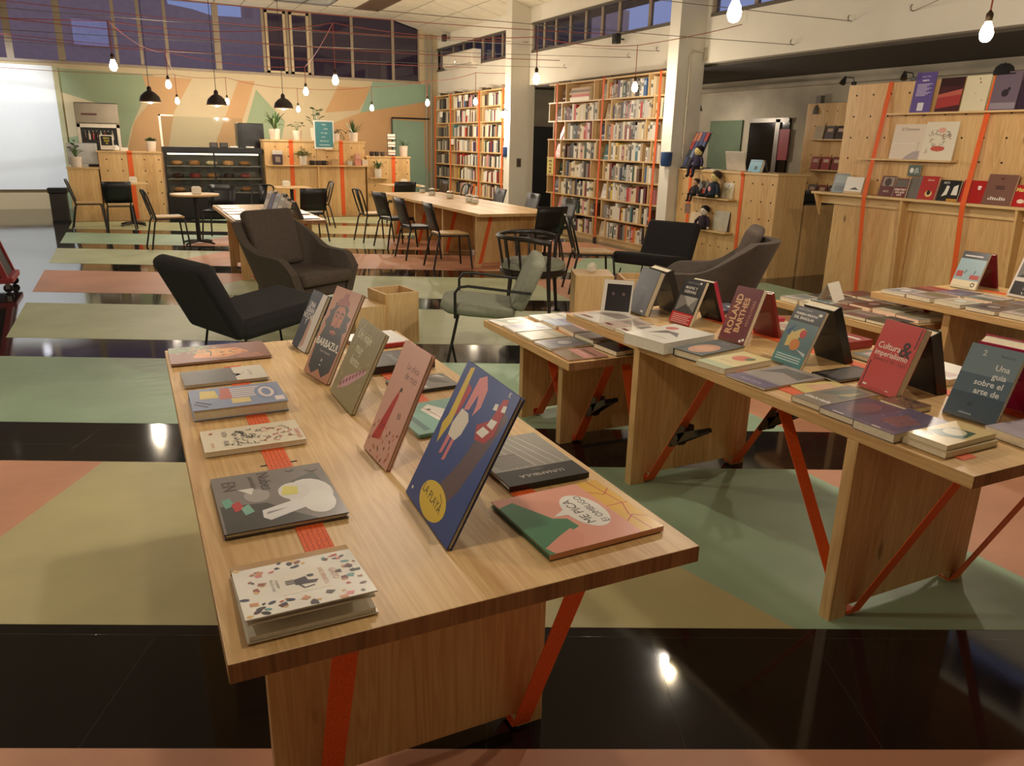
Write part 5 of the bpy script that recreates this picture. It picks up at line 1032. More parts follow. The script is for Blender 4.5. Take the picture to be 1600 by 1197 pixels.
stood('shiny slate blue Una guia sobre el arte paperback on a stand', (2.577, 1.672), (2.598, 1.492), 26, .275, .022, (90, 112, 126), ZT1, art_gu, G5, back=('magenta hardback with cream pages backing the slate blue paperback', .3, .05, (176, 36, 84)), **P2)
a_, b_ = atz(938, 489, .755), atz(984, 493, .755)
lean('white framed picture book with a black photograph at the far table end', (a_.x, a_.y), (b_.x, b_.y), 24, .2, .012, (226, 220, 208), ZT1+.002, lambda p: (p.rect(.12, .1, .95, .88, (34, 28, 30)), p.ell(.35, .6, .05, .05, (110, 90, 90)), p.ell(.7, .6, .05, .05, (110, 90, 90))), G5)
Z2 = ZT1+.0028
lie('thick white paperback with a pale red figure at the far end of the paperback table', 2.08, 2.43, 2.74, 3.0, Z2, .052, (226, 222, 208), 'L', 10, lambda p: (p.poly([(.2, .3), (.5, .5), (.8, .4), (.6, .6), (.3, .6)], (120, 110, 108)), p.ell(.25, .75, .12, .1, (206, 120, 110)), p.text('cuerpo', .6, .2, .03, (150, 140, 130))), G4, hard=False, pages=PAGEW)
lie('dark green hardback with an oval portrait panel on the paperback table', 2.155, 2.46, 2.56, 2.72, Z2, .034, (46, 58, 56), 'L', 10, lambda p: (p.ell(.5, .38, .36, .3, (196, 140, 102)), p.ell(.5, .38, .26, .16, (214, 160, 120)), p.text('ARTE', .5, .84, .02, (150, 160, 150)), p.text('ensayos', .5, .76, .012, (130, 140, 130))), G4)
lie('pale yellow and green paperback with a pink flower on the paperback table', 2.14, 2.44, 2.375, 2.535, Z2, .024, (222, 208, 150), 'L', 7, lambda p: (p.rect(0, 0, 1, .2, (176, 186, 140)), p.ell(.5, .66, .25, .16, (216, 120, 96)), p.ell(.7, .72, .12, .1, (110, 120, 90)), p.text('Jardines', .45, .36, .022, (190, 90, 70))), G4, hard=False)
lie('thin grey landscape magazine in plastic beside the yellow paperback', 2.145, 2.49, 2.13, 2.345, Z2, .008, (150, 142, 140), 'L', 3, lambda p: (p.rect(0, .3, 1, 1, (162, 152, 146)), p.poly([(.1, .5), (.4, .7), (.9, .6), (.9, .9), (.2, .9)], (110, 104, 100)), p.rect(0, 0, 1, .25, (104, 92, 120)), p.text('NATIVA', .5, .08, .03, (180, 170, 190))), G4, hard=False)
lie('cream leaflet with a pale pink square beside the PRIMERA PERSONA stand', 2.28, 2.5, 2.0, 2.12, Z2, .004, (222, 200, 130), 'L', -10, lambda p: (p.rect(.2, .25, .8, .8, (222, 178, 142)), p.poly([(.85, .5), (.95, .5), (.9, .6)], (40, 36, 34))), G4, hard=False)
lie('paperback with a collage cover and white title lettering on the paperback table', 2.16, 2.475, 1.86, 1.995, Z2, .02, (142, 128, 110), 'L', 2, lambda p: (p.poly([(.1, .4), (.5, .5), (.9, .4), (.9, .9), (.3, .95)], (110, 116, 106)), p.poly([(.5, .5), (.8, .6), (.7, .9)], (176, 160, 120)), p.text('Gabriela', .5, .16, .034, (238, 232, 220), bold=.03, shear=.2)), G4, hard=False)
lie('dusky purple paperback next to the collage-covered one', 2.15, 2.41, 1.7, 1.85, Z2, .022, (92, 78, 92), 'L', 2, lambda p: (p.ell(.5, .55, .3, .3, (120, 84, 88)), p.rect(.3, .04, .6, .07, (210, 200, 200))), G4, hard=False)
lie('mottled mauve paperback with a red haze next to the dusky purple one', 2.135, 2.42, 1.53, 1.69, Z2, .03, (98, 86, 108), 'L', 1, lambda p: (p.poly([(.2, .3), (.7, .25), (.85, .6), (.3, .75)], (128, 88, 90)), p.scatter(random.Random(6), 20, (.05, .1, .95, .95), [(130, 120, 150), (80, 70, 90), (150, 120, 120)], .006), p.rect(.4, .03, .6, .06, (220, 210, 200))), G4, hard=False)
lie('stacked cream and green paperback at the table corner', 2.185, 2.44, 1.385, 1.52, Z2+.02, .018, (214, 190, 130), 'L', 2, lambda p: (p.poly([(.1, .3), (.5, .25), (.9, .4), (.8, .75), (.3, .7)], (58, 86, 62)), p.ell(.5, .55, .25, .15, (210, 200, 170)), p.poly([(.1, .1), (.4, .2), (.2, .3)], (58, 86, 62))), G4, hard=False)
lie('pale paperback under the cream and green one at the table corner', 2.175, 2.44, 1.375, 1.525, Z2, .0195, (210, 196, 160), 'L', 1, None, G4, hard=False)
lie('brown patterned paperback in front of the coral red stand', 2.44, 2.555, 1.7, 1.83, Z2, .02, (118, 88, 70), 'L', 0, lambda p: (p.scatter(random.Random(12), 26, (.05, .1, .95, .9), [(80, 60, 50), (160, 130, 100), (60, 44, 40)], .007), p.text('POZO', .5, .7, .025, (60, 44, 38), bold=.03)), G4, hard=False)
lie('pale lilac paperback with grey title at the table end', 2.5, 2.78, 1.285, 1.46, Z2, .03, (178, 168, 176), 'L', -3, lambda p: (p.text('Silvia', .5, .72, .03, (90, 80, 96)), p.text('cuentos', .5, .6, .018, (110, 100, 116))), G4, hard=False)
lie('thick black-edged art book beside the coral red stand', 2.5, 2.76, 2.08, 2.215, Z2, .012, (36, 34, 34), 'L', 0, lambda p: p.rect(.1, .1, .9, .9, (90, 84, 78)), G4)
for i, (y0, y1, c, lb) in enumerate(((3.36, 3.6, (206, 200, 186), 'pale catalogue with a dark strip'), (3.2, 3.34, (196, 176, 160), 'slim pink-grey booklet'), (3.04, 3.18, (222, 214, 196), 'cream booklet in shiny wrap'))):
    lie(lb + ' at the lounge end of the paperback table', 2.15, 2.44-.03*i, y0, y1, Z2, .008+.004*i, c, 'L', 4-3*i, lambda p: (p.rect(.1, .5, .9, .85, (150, 140, 132)), p.rect(.1, .1, .5, .2, (120, 60, 60))), G4, hard=False)
cc2 = [((60, 62, 84), 'navy'), ((190, 60, 84), 'pink-red'), ((206, 196, 172), 'cream'), ((150, 40, 40), 'dark red'), ((100, 110, 104), 'grey-green'), ((222, 216, 200), 'white'), ((60, 50, 48), 'dark brown'), ((170, 140, 90), 'ochre')]
for i, (c, nm) in enumerate(cc2):
    y = 3.5-.285*i; lie('%s paperback on the aisle side of the paperback table behind the stands' % nm, 2.9, 3.15, y-.19, y, Z2, .02+.006*(i % 4), c, 'R', (i*37 % 9)-4, lambda p: (p.rect(.12, .55, .88, .85, (190, 160, 150)), p.rect(.12, .2, .6, .3, (220, 214, 200))), G4, hard=False)

# ---- magazines on the low table
def flat_row(x0, x1, ys, z, cols, where, group, side='L', seed=1, tk=(.004, .016)):
    r = random.Random(seed)
    for i, ((a, b), (c, nm)) in enumerate(zip(ys, cols)):
        c2 = tuple(max(0, min(255, int(v*r.uniform(.55, .85)))) for v in c); c3 = tuple(min(255, int(v*.7+80)) for v in c); k = r.random()
        def dr(p, c2=c2, c3=c3, k=k):
            if k < .4: p.rect(.08, .4, .92, .92, c2); p.rect(.08, .12, .6, .22, c3)
            elif k < .7: p.poly([(.05, .1), (.9, .3), (.8, .9), (.2, .7)], c2); p.ell(.5, .55, .2, .16, c3)
            else: p.rect(0, 0, 1, .4, c2); p.rect(.1, .7, .9, .78, c2); p.rect(.1, .56, .7, .6, c3)
        lie('%s %s' % (nm, where), x0+r.uniform(-.01, .01), x1+r.uniform(-.02, .02), a, b, z, r.uniform(*tk), c, side, r.uniform(-4, 4), dr, group, hard=False)
Z3 = .62+.0028; GM = 'magazines on the low table beside the sage armchair'
flat_row(1.885, 2.135, ((3.99, 4.17), (3.79, 3.97), (3.59, 3.77), (3.39, 3.57), (3.18, 3.37)), Z3, [((206, 200, 188), 'white sketch-covered magazine'), ((176, 182, 178), 'silvery magazine in plastic'), ((150, 140, 108), 'magazine with a yellow sky'), ((96, 98, 98), 'dark landscape magazine'), ((206, 150, 142), 'rose pink magazine')], 'along the edge of the low table', GM, seed=3)
flat_row(2.16, 2.4, ((4.0, 4.17), (3.81, 3.98), (3.6, 3.79), (3.4, 3.58), (3.18, 3.38)), Z3, [((226, 222, 210), 'stack-thick white book'), ((170, 186, 206), 'pale blue magazine'), ((206, 160, 150), 'salmon magazine with an orange figure'), ((150, 150, 130), 'olive landscape magazine'), ((60, 62, 60), 'black magazine')], 'in the middle of the low table', GM, seed=5, tk=(.01, .03))
flat_row(2.43, 2.68, ((4.0, 4.17), (3.8, 3.98), (3.6, 3.78), (3.4, 3.58)), Z3, [((206, 170, 160), 'pink-grey booklet'), ((222, 206, 150), 'pale yellow booklet'), ((190, 184, 172), 'grey booklet'), ((150, 60, 56), 'dark red booklet')], 'at the inner side of the low table', GM, seed=7)
# ---- books on the pegboard-side tables
G6 = 'paperbacks on the pegboard-side table'; Z4 = ZT1+.0028
cols6 = [((190, 184, 172), 'pale grey'), ((150, 132, 128), 'rosy grey'), ((206, 196, 176), 'cream'), ((96, 92, 96), 'slate'), ((176, 160, 150), 'beige'), ((130, 110, 104), 'brown grey'), ((200, 190, 180), 'chalky'), ((110, 100, 120), 'mauve'), ((160, 60, 56), 'red')]
flat_row(4.49, 4.72, [(3.5-.2*i-.18, 3.5-.2*i) for i in range(9)], Z4, [(c, n+' paperback') for c, n in cols6], 'at the edge of the table by the pegboard', G6, seed=11, tk=(.018, .03))
flat_row(4.76, 5.0, [(3.5-.2*i-.18, 3.5-.2*i) for i in range(9)], Z4, [(c, n+' paperback') for c, n in cols6[::-1]], 'in the second row of the table by the pegboard', G6, seed=13, tk=(.012, .03))
def art_q1(p): p.rect(0, .0, 1, 1, (150, 178, 186)); p.rect(0, .8, 1, 1, (56, 52, 52)); p.rect(.1, .86, .8, .9, (200, 196, 190)); p.rect(0, 0, 1, .22, (226, 214, 182)); p.rect(.05, .3, .3, .46, (176, 74, 62)); p.rect(.6, .26, .95, .38, (176, 74, 62)); p.line([(.35, .4), (.4, .5)], .006, (40, 40, 44)); p.line([(.7, .4), (.74, .5)], .006, (40, 40, 44)); p.ell(.82, .12, .08, .06, (30, 30, 30)); p.ell(.82, .12, .05, .035, (226, 214, 182))
stood('pale blue paperback with two red boats on a stand at the pegboard-side table', (5.194, 3.5), (5.2, 3.315), 22, .268, .02, (140, 170, 180), ZT1, art_q1, 'books on the pegboard-side stands', stand_label='clear stand holding the pale blue boat paperback', back=('dark red paperback backing the pale blue boat one', .26, .02, (130, 26, 40)), hard=False)
def art_q2(p): p.rect(0, 0, 1, 1, (222, 214, 206)); p.rect(.06, .5, .94, .96, (120, 116, 112)); p.poly([(.06, .5), (.5, .7), (.94, .9), (.94, .5)], (70, 68, 66)); p.rect(.06, .06, .94, .4, (56, 52, 52)); p.scatter(random.Random(4), 14, (.4, .1, .9, .36), [(190, 186, 180), (120, 116, 112)], .008)
stood('white bordered photo book on a stand at the pegboard-side table', (5.24, 3.12), (5.22, 2.91), 20, .268, .03, (216, 208, 200), ZT1, art_q2, 'books on the pegboard-side stands', stand_label='clear stand holding the white bordered photo book', hard=False)
G7 = 'books on the low pegboard-side table'; Z5 = .62+.0028
cols7 = [((170, 160, 150), 'grey photo'), ((206, 196, 172), 'thick cream'), ((96, 46, 44), 'dark red'), ((130, 116, 106), 'brown'), ((60, 56, 58), 'black')]
flat_row(4.12, 4.34, [(4.03-.185*i-.17, 4.03-.185*i) for i in range(5)], Z5, [(c, n+' book') for c, n in cols7], 'on the outer edge of the low table by the pegboard', G7, seed=17, tk=(.02, .04))
flat_row(4.4, 4.64, [(4.03-.185*i-.17, 4.03-.185*i) for i in range(5)], Z5, [(c, n+' book') for c, n in cols7[::-1]], 'on the middle of the low table by the pegboard', G7, seed=19, tk=(.02, .035))
flat_row(4.7, 4.95, [(4.03-.185*i-.17, 4.03-.185*i) for i in range(5)], Z5, [(c, n+' book') for c, n in cols7[2:]+cols7[:2]], 'on the wall side of the low table by the pegboard', G7, seed=23, tk=(.015, .03))
of = thing('open_booklet', 'white booklet standing open like a tent on the low pegboard-side table', 'booklet', (4.37, 3.8, Z5+.034), .3); part('page', MB().add([(-.09, -.06, 0), (.09, -.06, 0), (.09, 0, .12), (-.09, 0, .12), (-.09, -.061, 0), (.09, -.061, 0), (.09, -.001, .122), (-.09, -.001, .122)], [(0, 1, 2, 3), (7, 6, 5, 4)]), PAGEW, of); part('page', MB().add([(-.09, .06, 0), (.09, .06, 0), (.09, 0, .12), (-.09, 0, .12)], [(3, 2, 1, 0)]), PAGEW, of)
# ---- far display table
G8 = 'magazines on the far display table'; Z6 = ZT1+.0028
flat_row(1.07, 1.32, ((11.3, 11.55), (10.95, 11.2), (10.55, 10.85), (10.15, 10.45), (9.75, 10.05), (9.4, 9.68)), Z6, [((206, 206, 210), 'white'), ((176, 184, 204), 'pale blue'), ((222, 222, 220), 'shiny white'), ((150, 150, 150), 'grey'), ((196, 200, 196), 'silvery'), ((226, 220, 210), 'ivory')], 'magazine on the far display table', G8, seed=29)
fb = [((206, 200, 200), 'white and mauve', .26), ((50, 64, 132), 'royal blue', .24), ((190, 194, 206), 'silver', .27), ((226, 220, 206), 'ivory', .24), ((214, 190, 160), 'peach', .22)]
for i, (c, nm, h) in enumerate(fb):
    y = 10.95-.33*i; stood('%s book standing on the far display table' % nm, (1.6, y), (1.6, y-.26), 22, h, .03, c, ZT1, lambda p, c=c: (p.rect(.1, .55, .9, .85, tuple(int(v*.7) for v in c)), p.rect(.1, .15, .5, .22, tuple(int(v*.6) for v in c))), 'books standing on the far display table', stand_label='clear stand holding the %s book on the far display table' % nm, back=('dark spined book backing the %s one on the far display table' % nm, h, .025, (60, 56, 60)))
flat_row(1.82, 2.03, ((10.4, 10.7), (10.0, 10.3), (9.4, 9.7)), Z6, [((230, 226, 214), 'white'), ((200, 150, 140), 'pink'), ((236, 230, 216), 'bright white')], 'leaflet on the aisle side of the far display table', G8, 'R', seed=31)

# ================================================================== lamps and cords
CORD = M('red_orange_cord', (150, 62, 42), .6); WIRE = M('steel_wire', (120, 108, 92), .4, .7)
BRASS = M('bulb_socket', (74, 58, 40), .4, .5)
BULB = M('lit_bulb_glass', (255, 236, 200), .2, emit=((255, 226, 170), 38.0))
bulb_proto = None; _lm = {}
def bulb(p, zc, label, w=1.0, seen=True):
    global bulb_proto
    t = thing('pendant_bulb', label, 'pendant bulb', p, group='bare pendant bulbs')
    if not _lm:
        _lm['b'] = MB().lathe([(.012, -.075), (.03, -.066), (.043, -.04), (.045, -.015), (.036, .02), (.022, .05), (.018, .065)], 14).mesh('glass_bulb', BULB, 60)
        _lm['s'] = MB().lathe([(.02, .06), (.024, .065), (.024, .11), (.016, .12), (.006, .135)], 12).mesh('socket', BRASS, 40)
    link('glass_bulb', _lm['b'], t).visible_shadow = True; link('socket', _lm['s'], t)
    part('cord', MB().tube([(0, 0, .13), (0, 0, zc-p[2])], .006, 6), CORD, t)
    ld = bpy.data.lights.new('bulb_light', 'POINT'); ld.energy = BULB_W*w; ld.color = BULB_COL; ld.shadow_soft_size = .055
    lo = bpy.data.objects.new('bulb_light', ld); COL.objects.link(lo); lo.parent = t; lo.location = (0, 0, -.13)
    return t
BL = [((177, 101), 2.5, 3.0, 'lit bare bulb hanging over the aisle nearest the projection board'), ((263, 131), 2.5, 3.0, 'lit bare bulb hanging over the round table by the food case'), ((277, 157), 2.45, 2.95, 'lit bare bulb hanging behind the glass food case'), ((355, 158), 2.45, 2.95, 'lit bare bulb next to the middle black lamp shade'),
    ((524, 124), 2.5, 3.25, 'lit bare bulb hanging over the aisle by the communal table chairs'), ((478, 142), 2.5, 2.9, 'lit bare bulb hanging in front of the tall leafy plant'), ((466, 170), 2.4, 2.8, 'lit bare bulb low beside the black lamp shade over the plants'), ((581, 168), 2.4, 2.85, 'lit bare bulb hanging over the end of the plant counter'),
    ((668, 160), 2.5, 2.95, 'lit bare bulb at the mural end of the far bookcase'), ((743, 158), 2.5, 3.05, 'lit bare bulb in front of the middle of the far bookcase'), ((838, 122), 2.5, 3.0, 'lit bare bulb over the communal table in front of the dark passage'), ((992, 135), 2.5, 3.05, 'lit bare bulb in front of the tall bookcase'),
    ((1148, 15), 2.5, 3.1, 'lit bare bulb hanging over the paperback tables'), ((1542, 48), 2.5, 3.1, 'lit bare bulb hanging in front of the pegboard partition')]
bp_ = []
for (px, z, zc, lb) in BL:
    p = atz(*px, z); y = min(p.y, 19.6); 
    if p.y > 19.6: p = aty(*px, 19.4)
    bulb((p.x, p.y, p.z), zc, lb, .55 if 'tall bookcase' in lb and 'front of' in lb else .78 if p.y > 8 else 1.0); bp_.append((p.x, p.y, zc))
for (x, y, lb) in ((-.9, 3.6, 'lit bare bulb above the aisle left of the picture-book table'), (1.25, 4.35, 'lit bare bulb above the far end of the picture-book table'), (.45, 1.45, 'lit bare bulb straight above the picture-book table'), (3.5, 1.9, 'lit bare bulb above the near end of the paperback table'), (-3.2, 7.4, 'lit bare bulb over the open floor beside the trolley'), (-3.4, 15.2, 'lit bare bulb in front of the projection board')):
    bulb((x, y, 2.55), 3.1, lb, .34 if 'straight' in lb else .8 if 'near end' in lb else .88); bp_.append((x, y, 3.1))
# wall spot on the white column
wsp = thing('wall_spot', 'small lit wall spot on the white column beside the far bookcase', 'wall light', (7.47, 15.62, 2.28)); part('arm', MB().tube([(0, 0, .06), (-.1, -.02, .1), (-.12, -.03, .06)], .012), BLACKM, wsp, smooth=True)
part('glass_bulb', MB().ell((-.12, -.03, -.02), (.05, .05, .07), 12, 8), BULB, wsp, smooth=True); part('cap', MB().lathe([(.03, .04), (.03, .075), (.012, .085)], 12, (-.12, -.03, 0)), BLACKP, wsp)
ld = bpy.data.lights.new('spot_light', 'POINT'); ld.energy = BULB_W*.5; ld.color = BULB_COL; ld.shadow_soft_size = .06; lo = bpy.data.objects.new('spot_light', ld); COL.objects.link(lo); lo.parent = wsp; lo.location = (-.16, -.05, -.14)
# black enamel shades over the counter
for px, lb, y in (((235, 150), 'black enamel pendant shade over the low counter by the food case', 17.4), ((339, 155), 'black enamel pendant shade over the glass food case', 17.4), ((443, 160), 'black enamel pendant shade over the spiky plant', 17.4)):
    p = aty(px[0], px[1]+9, y); t = thing('pendant_lamp', lb, 'pendant lamp', (p.x, p.y, p.z), group='black enamel pendant lamps')
    part('shade', MB().lathe([(.2, 0), (.195, .03), (.17, .1), (.1, .17), (.045, .2), (.04, .26), (.01, .29)], 24), M('black_enamel', (38, 28, 26), .3), t, smooth=50)
    part('rim', MB().lathe([(.198, -.012), (.204, -.004), (.2, .004)], 24), M('shade_rim', (150, 120, 90), .4), t); part('inner_bulb', MB().ell((0, 0, -.005), (.05, .05, .03), 12, 6), BULB, t, smooth=True)
    part('cord', MB().tube([(0, 0, .28), (0, 0, ZC+.004-p.z)], .006, 6), BLACKM, t)
    ld = bpy.data.lights.new('shade_light', 'POINT'); ld.energy = BULB_W*.35; ld.color = BULB_COL; ld.shadow_soft_size = .05; lo = bpy.data.objects.new('shade_light', ld); COL.objects.link(lo); lo.parent = t; lo.location = (0, 0, -.09)
# unseen spot added to brighten the projection board
sp = thing('added_board_spot', 'unseen white spotlight added to light the projection board', 'spotlight', (-2.6, 17.2, 4.5)); part('body', MB().lathe([(.06, -.16), (.055, -.14), (.05, 0), (.03, .03)], 14), M('spot_white', (220, 220, 218), .4), sp, smooth=40); part('stem', MB().tube([(0, 0, .02), (0, 0, .2)], .012), M('spot_white', (220, 220, 218), .4), sp)
ld = bpy.data.lights.new('board_light', 'SPOT'); ld.energy = 420; ld.color = (.93, .97, 1.0); ld.spot_size = math.radians(58); ld.spot_blend = .7; ld.shadow_soft_size = .08; lo = bpy.data.objects.new('board_light', ld); COL.objects.link(lo); lo.parent = sp; lo.location = (0, 0, -.2)
lo.rotation_euler = Vector((0, -3.8, 2.6)).to_track_quat('Z', 'Y').to_euler()
# strung cords and wires
def cord(a, b, sag, label, mat=CORD, r=.005, group='strung lamp cords'):
    a, b = Vector(a), Vector(b); pts = [a.lerp(b, k/14)-Vector((0, 0, sag*4*(k/14)*(1-k/14))) for k in range(15)]
    o = part('strung_cord', MB().tube(pts, r, 5), mat, smooth=True); tag(o, label, 'cord', group)
def via(i, j, sag, label, **k): cord(bp_[i], bp_[j], sag, label, **k)
hook = lambda y, z: (XR, y, z)
cord((7.86, 9.0, 3.3), bp_[11], .02, 'red cord from the tall bookcase bulb to the wall hook'); via(11, 10, .05, 'red cord between the two bulbs near the tall bookcase'); via(10, 4, .08, 'red cord from the communal table bulb towards the aisle bulb'); via(4, 5, .05, 'red cord from the aisle bulb to the leafy plant bulb'); via(4, 0, .12, 'red cord between the two aisle bulbs')
via(5, 1, .08, 'red cord from the leafy plant bulb to the round table bulb'); via(1, 2, .05, 'red cord from the round table bulb to the food case bulb'); via(2, 3, .04, 'red cord between the two food case bulbs'); via(3, 6, .06, 'red cord from the food case bulb to the plant bulb'); via(6, 7, .05, 'red cord above the plant counter'); via(7, 8, .04, 'red cord from the plant counter to the far bookcase'); via(8, 9, .05, 'red cord along the far bookcase'); cord(bp_[9], (7.9, 15.9, 3.15), .02, 'red cord from the far bookcase bulb to the column')
via(0, 1, .1, 'red cord from the aisle bulb to the round table bulb'); cord(bp_[0], (-6.9, 13, 3.3), .15, 'red cord running from the aisle bulb to the left wall'); cord(bp_[2], (-6.9, 18, 3.25), .2, 'red cord running from the food case bulb to the left wall'); cord(bp_[1], (-6.9, 15.5, 3.5), .1, 'red cord running from the round table bulb to the left wall')
cord(bp_[12], bp_[13], .05, 'red cord between the bulbs above the paperback tables'); cord(bp_[13], (7.88, 3.2, 3.3), .03, 'red cord from the pegboard bulb to the wall'); cord(bp_[12], bp_[15], .06, 'red cord between the paperback bulb and picture-book bulb'); cord(bp_[15], bp_[14], .05, 'red cord above the picture-book table'); cord(bp_[14], bp_[18], .1, 'red cord from the picture-book bulb over the open floor'); cord(bp_[18], bp_[19], .15, 'red cord over the open floor to the projection board bulb'); cord(bp_[14], bp_[16], .06, 'red cord between the bulbs over the picture-book table'); cord(bp_[12], bp_[17], .05, 'red cord over the near end of the paperback table'); cord(bp_[19], (-6.9, 15, 3.4), .03, 'red cord from the projection board bulb to the wall')
GW = 'steel guy wires'
W2 = [((1330, 33), (60, 190)), ((1240, 70), (60, 170)), ((1030, 80), (60, 210)), ((1428, 17), (900, -60)), ((985, 90), (60, 235)), ((885, 106), (70, 250))]
ends = [((-6.9, 9.0, 3.75), 'pegboard beam'), ((-6.9, 11.5, 3.6), 'counter beam'), ((-6.9, 14, 3.45), 'tall bookcase wall'), ((1.5, -4.9, 3.9), 'beam beside the pegboard partition'), ((-6.9, 16, 3.3), 'wall above the bookcase middle'), ((-6.9, 17.5, 3.3), 'wall above the passage')]
for ((px, _), (e, lb)) in zip(W2, ends):
    a = atx(px[0], px[1], XR-.005); cord(a, e, .12, 'thin steel wire strung from the %s across the hall' % lb, WIRE, .004, GW)
    h_ = tag(part('wall_hook', MB().tube([a, a+Vector((-.05, 0, 0)), a+Vector((-.06, 0, .04)), a+Vector((-.04, 0, .06))], .006, 6), M('hook_steel', (110, 100, 86), .4, .7), smooth=True), 'small steel hook screwed into the %s' % lb, 'hook', 'wire hooks')
for i, (y, z) in enumerate(((12.5, 3.9), (14.2, 3.6), (16.0, 4.05), (18.2, 3.75))):
    cord((XR if i < 2 else 7.86, y if i != 2 else 15.49, z-.35), (-6.9, y+1.2, z+.1), .22, ['loose red cord strung high across the hall from the tall bookcase wall', 'loose red cord strung high across the hall from the passage', 'loose red cord strung high across the hall from the column', 'loose red cord strung high across the hall from the far bookcase'][i], CORD, .006)

# unseen lamps added to brighten the annex, shaded to keep its ceiling dark
for x, y, w, lb in ((9.0, 11.4, .55, 'added unseen pendant lamp brightening the annex behind the tall bookcase'), (9.2, 2.6, 1.0, 'added unseen pendant lamp brightening the deep end of the annex')):
    t = thing('pendant_lamp', lb, 'pendant lamp', (x, y, 2.28), group='black enamel pendant lamps')
    part('shade', MB().lathe([(.2, 0), (.195, .03), (.17, .1), (.1, .17), (.045, .2), (.04, .26), (.01, .29)], 24), MC['black_enamel'], t, smooth=50); part('inner_bulb', MB().ell((0, 0, -.005), (.05, .05, .03), 12, 6), BULB, t, smooth=True)
    part('cord', MB().tube([(0, 0, .28), (0, 0, 2.83-2.28)], .006, 6), BLACKM, t)
    ld = bpy.data.lights.new('shade_light', 'POINT'); ld.energy = BULB_W*w; ld.color = BULB_COL; ld.shadow_soft_size = .04; lo = bpy.data.objects.new('shade_light', ld); COL.objects.link(lo); lo.parent = t; lo.location = (0, 0, -.075)

# ================================================================== back counters
YC = 17.8
def bcounter(name, label, x0, x1, z, d=.42, straps=(), lower=None, seams=()):
    cx = (x0+x1)/2; t = thing(name, label, 'counter', (cx, YC, 0)); L = lambda x: x-cx
    xs = [x0]+list(seams)+[x1]
    for a, b in zip(xs, xs[1:]): part('front_board', MB().box((L(a)+.003, 0, 0), (L(b)-.003, .03, z-.03)), WZ, t)
    for x in (x0, x1-.03): part('side_board', MB().box((L(x), .031, 0), (L(x)+.03, d, z-.03)), WZ, t)
    part('counter_top', MB().box((L(x0)-.02, -.02, z-.029), (L(x1)+.02, d+.02, z)), WX, t)
    for x in straps: part('strap', MB().ribbon([(L(x), d, z+.002), (L(x), -.024, z+.002), (L(x), -.026, z-.03), (L(x), -.005, z-.06), (L(x), -.005, .02)], (1, 0, 0), .09, .003), STRAP, t)
    return t, L
pc, L = bcounter('plant_counter', 'tall pine counter carrying the potted plants', 2.72, 4.93, 1.645, straps=(3.29, 4.39), seams=(3.84,))
part('ledge', MB().box((L(2.74), -.14, 1.1), (L(4.99), -.001, 1.122)), WX, pc); part('small_ledge', MB().box((L(4.0), -.14, 1.45), (L(4.3), -.001, 1.468)), WX, pc); part('rib', MB().box((L(3.84)-.012, -.12, 0), (L(3.84)+.012, -.001, 1.099)), WZ, pc)
holes(pc, [(L(2.95+.28*i), -.0012, 1.5-.2*j) for i in range(8) for j in range(2)], 'Y', .014)
pc2, L2 = bcounter('corner_counter', 'lower pine counter at the mural corner with small plants', 4.97, 6.0, 1.33, straps=(5.6,)); part('ledge', MB().box((L2(5.0), -.16, .84), (L2(5.45), -.001, .858)), WX, pc2); part('small_ledge', MB().box((L2(5.0), -.12, .5), (L2(5.25), -.001, .518)), WX, pc2)
holes(pc2, [(L2(5.15+.26*i), -.0012, 1.2-.26*j) for i in range(4) for j in range(4)], 'Y', .014)
bc, L3 = bcounter('bar_counter', 'pine bar counter with one orange strap beside the food case', -.465, .68, 1.36, straps=(.1,)); holes(bc, [(L3(-.32+.27*i+(.14 if i > 1 else 0)), -.0012, 1.2-.22*j) for i in range(4) for j in range(5)], 'Y', .014)
lc, L4 = bcounter('low_bar_counter', 'lower pine counter with a monitor beside the bin', -1.03, -.49, 1.04)
# glass food case
fc = thing('food_display_case', 'black glass-fronted food display case between the counters', 'display case', (1.7, YC, 0)); BK = M('case_black', (18, 17, 18), .3)
part('base', MB().box((-.97, 0, 0), (.97, .62, .52)), BK, fc, bevel=.008); part('top', MB().box((-.98, -.01, 1.34), (.98, .63, 1.46)), BK, fc, bevel=.006); part('back_panel', MB().box((-.97, .6, .52), (.97, .615, 1.34)), M('case_back', (120, 118, 108), .4), fc)
for sx in (-.97, -.02, .93): part('post', MB().box((sx, 0, .52), (sx+.035, .04, 1.34)), BK, fc)
for z in (.54, .82, 1.08): part('glass_shelf', MB().box((-.93, .05, z), (.93, .58, z+.008)), CGLASS, fc); part('shelf_rail', MB().box((-.94, .02, z-.012), (.94, .045, z+.014)), M('case_steel', (150, 144, 132), .3, .8), fc)
part('front_glass', MB().box((-.935, .006, .53), (.93, .012, 1.335)), CGLASS, fc); part('light_strip', MB().box((-.9, .03, 1.31), (.9, .06, 1.335)), M('case_led', (255, 240, 210), .4, emit=((255, 236, 200), 3.0)), fc)
for sx in (-.972, .965): part('side_glass', MB().box((sx, .04, .53), (sx+.006, .6, 1.335)), CGLASS, fc)
rf = random.Random(14); GF = 'food in the display case'
foods = [('cake', (206, 150, 92)), ('pie', (196, 132, 70)), ('bread loaf', (178, 120, 66)), ('chocolate cake', (66, 42, 32)), ('cream tart', (226, 206, 160)), ('berry tart', (150, 60, 56))]
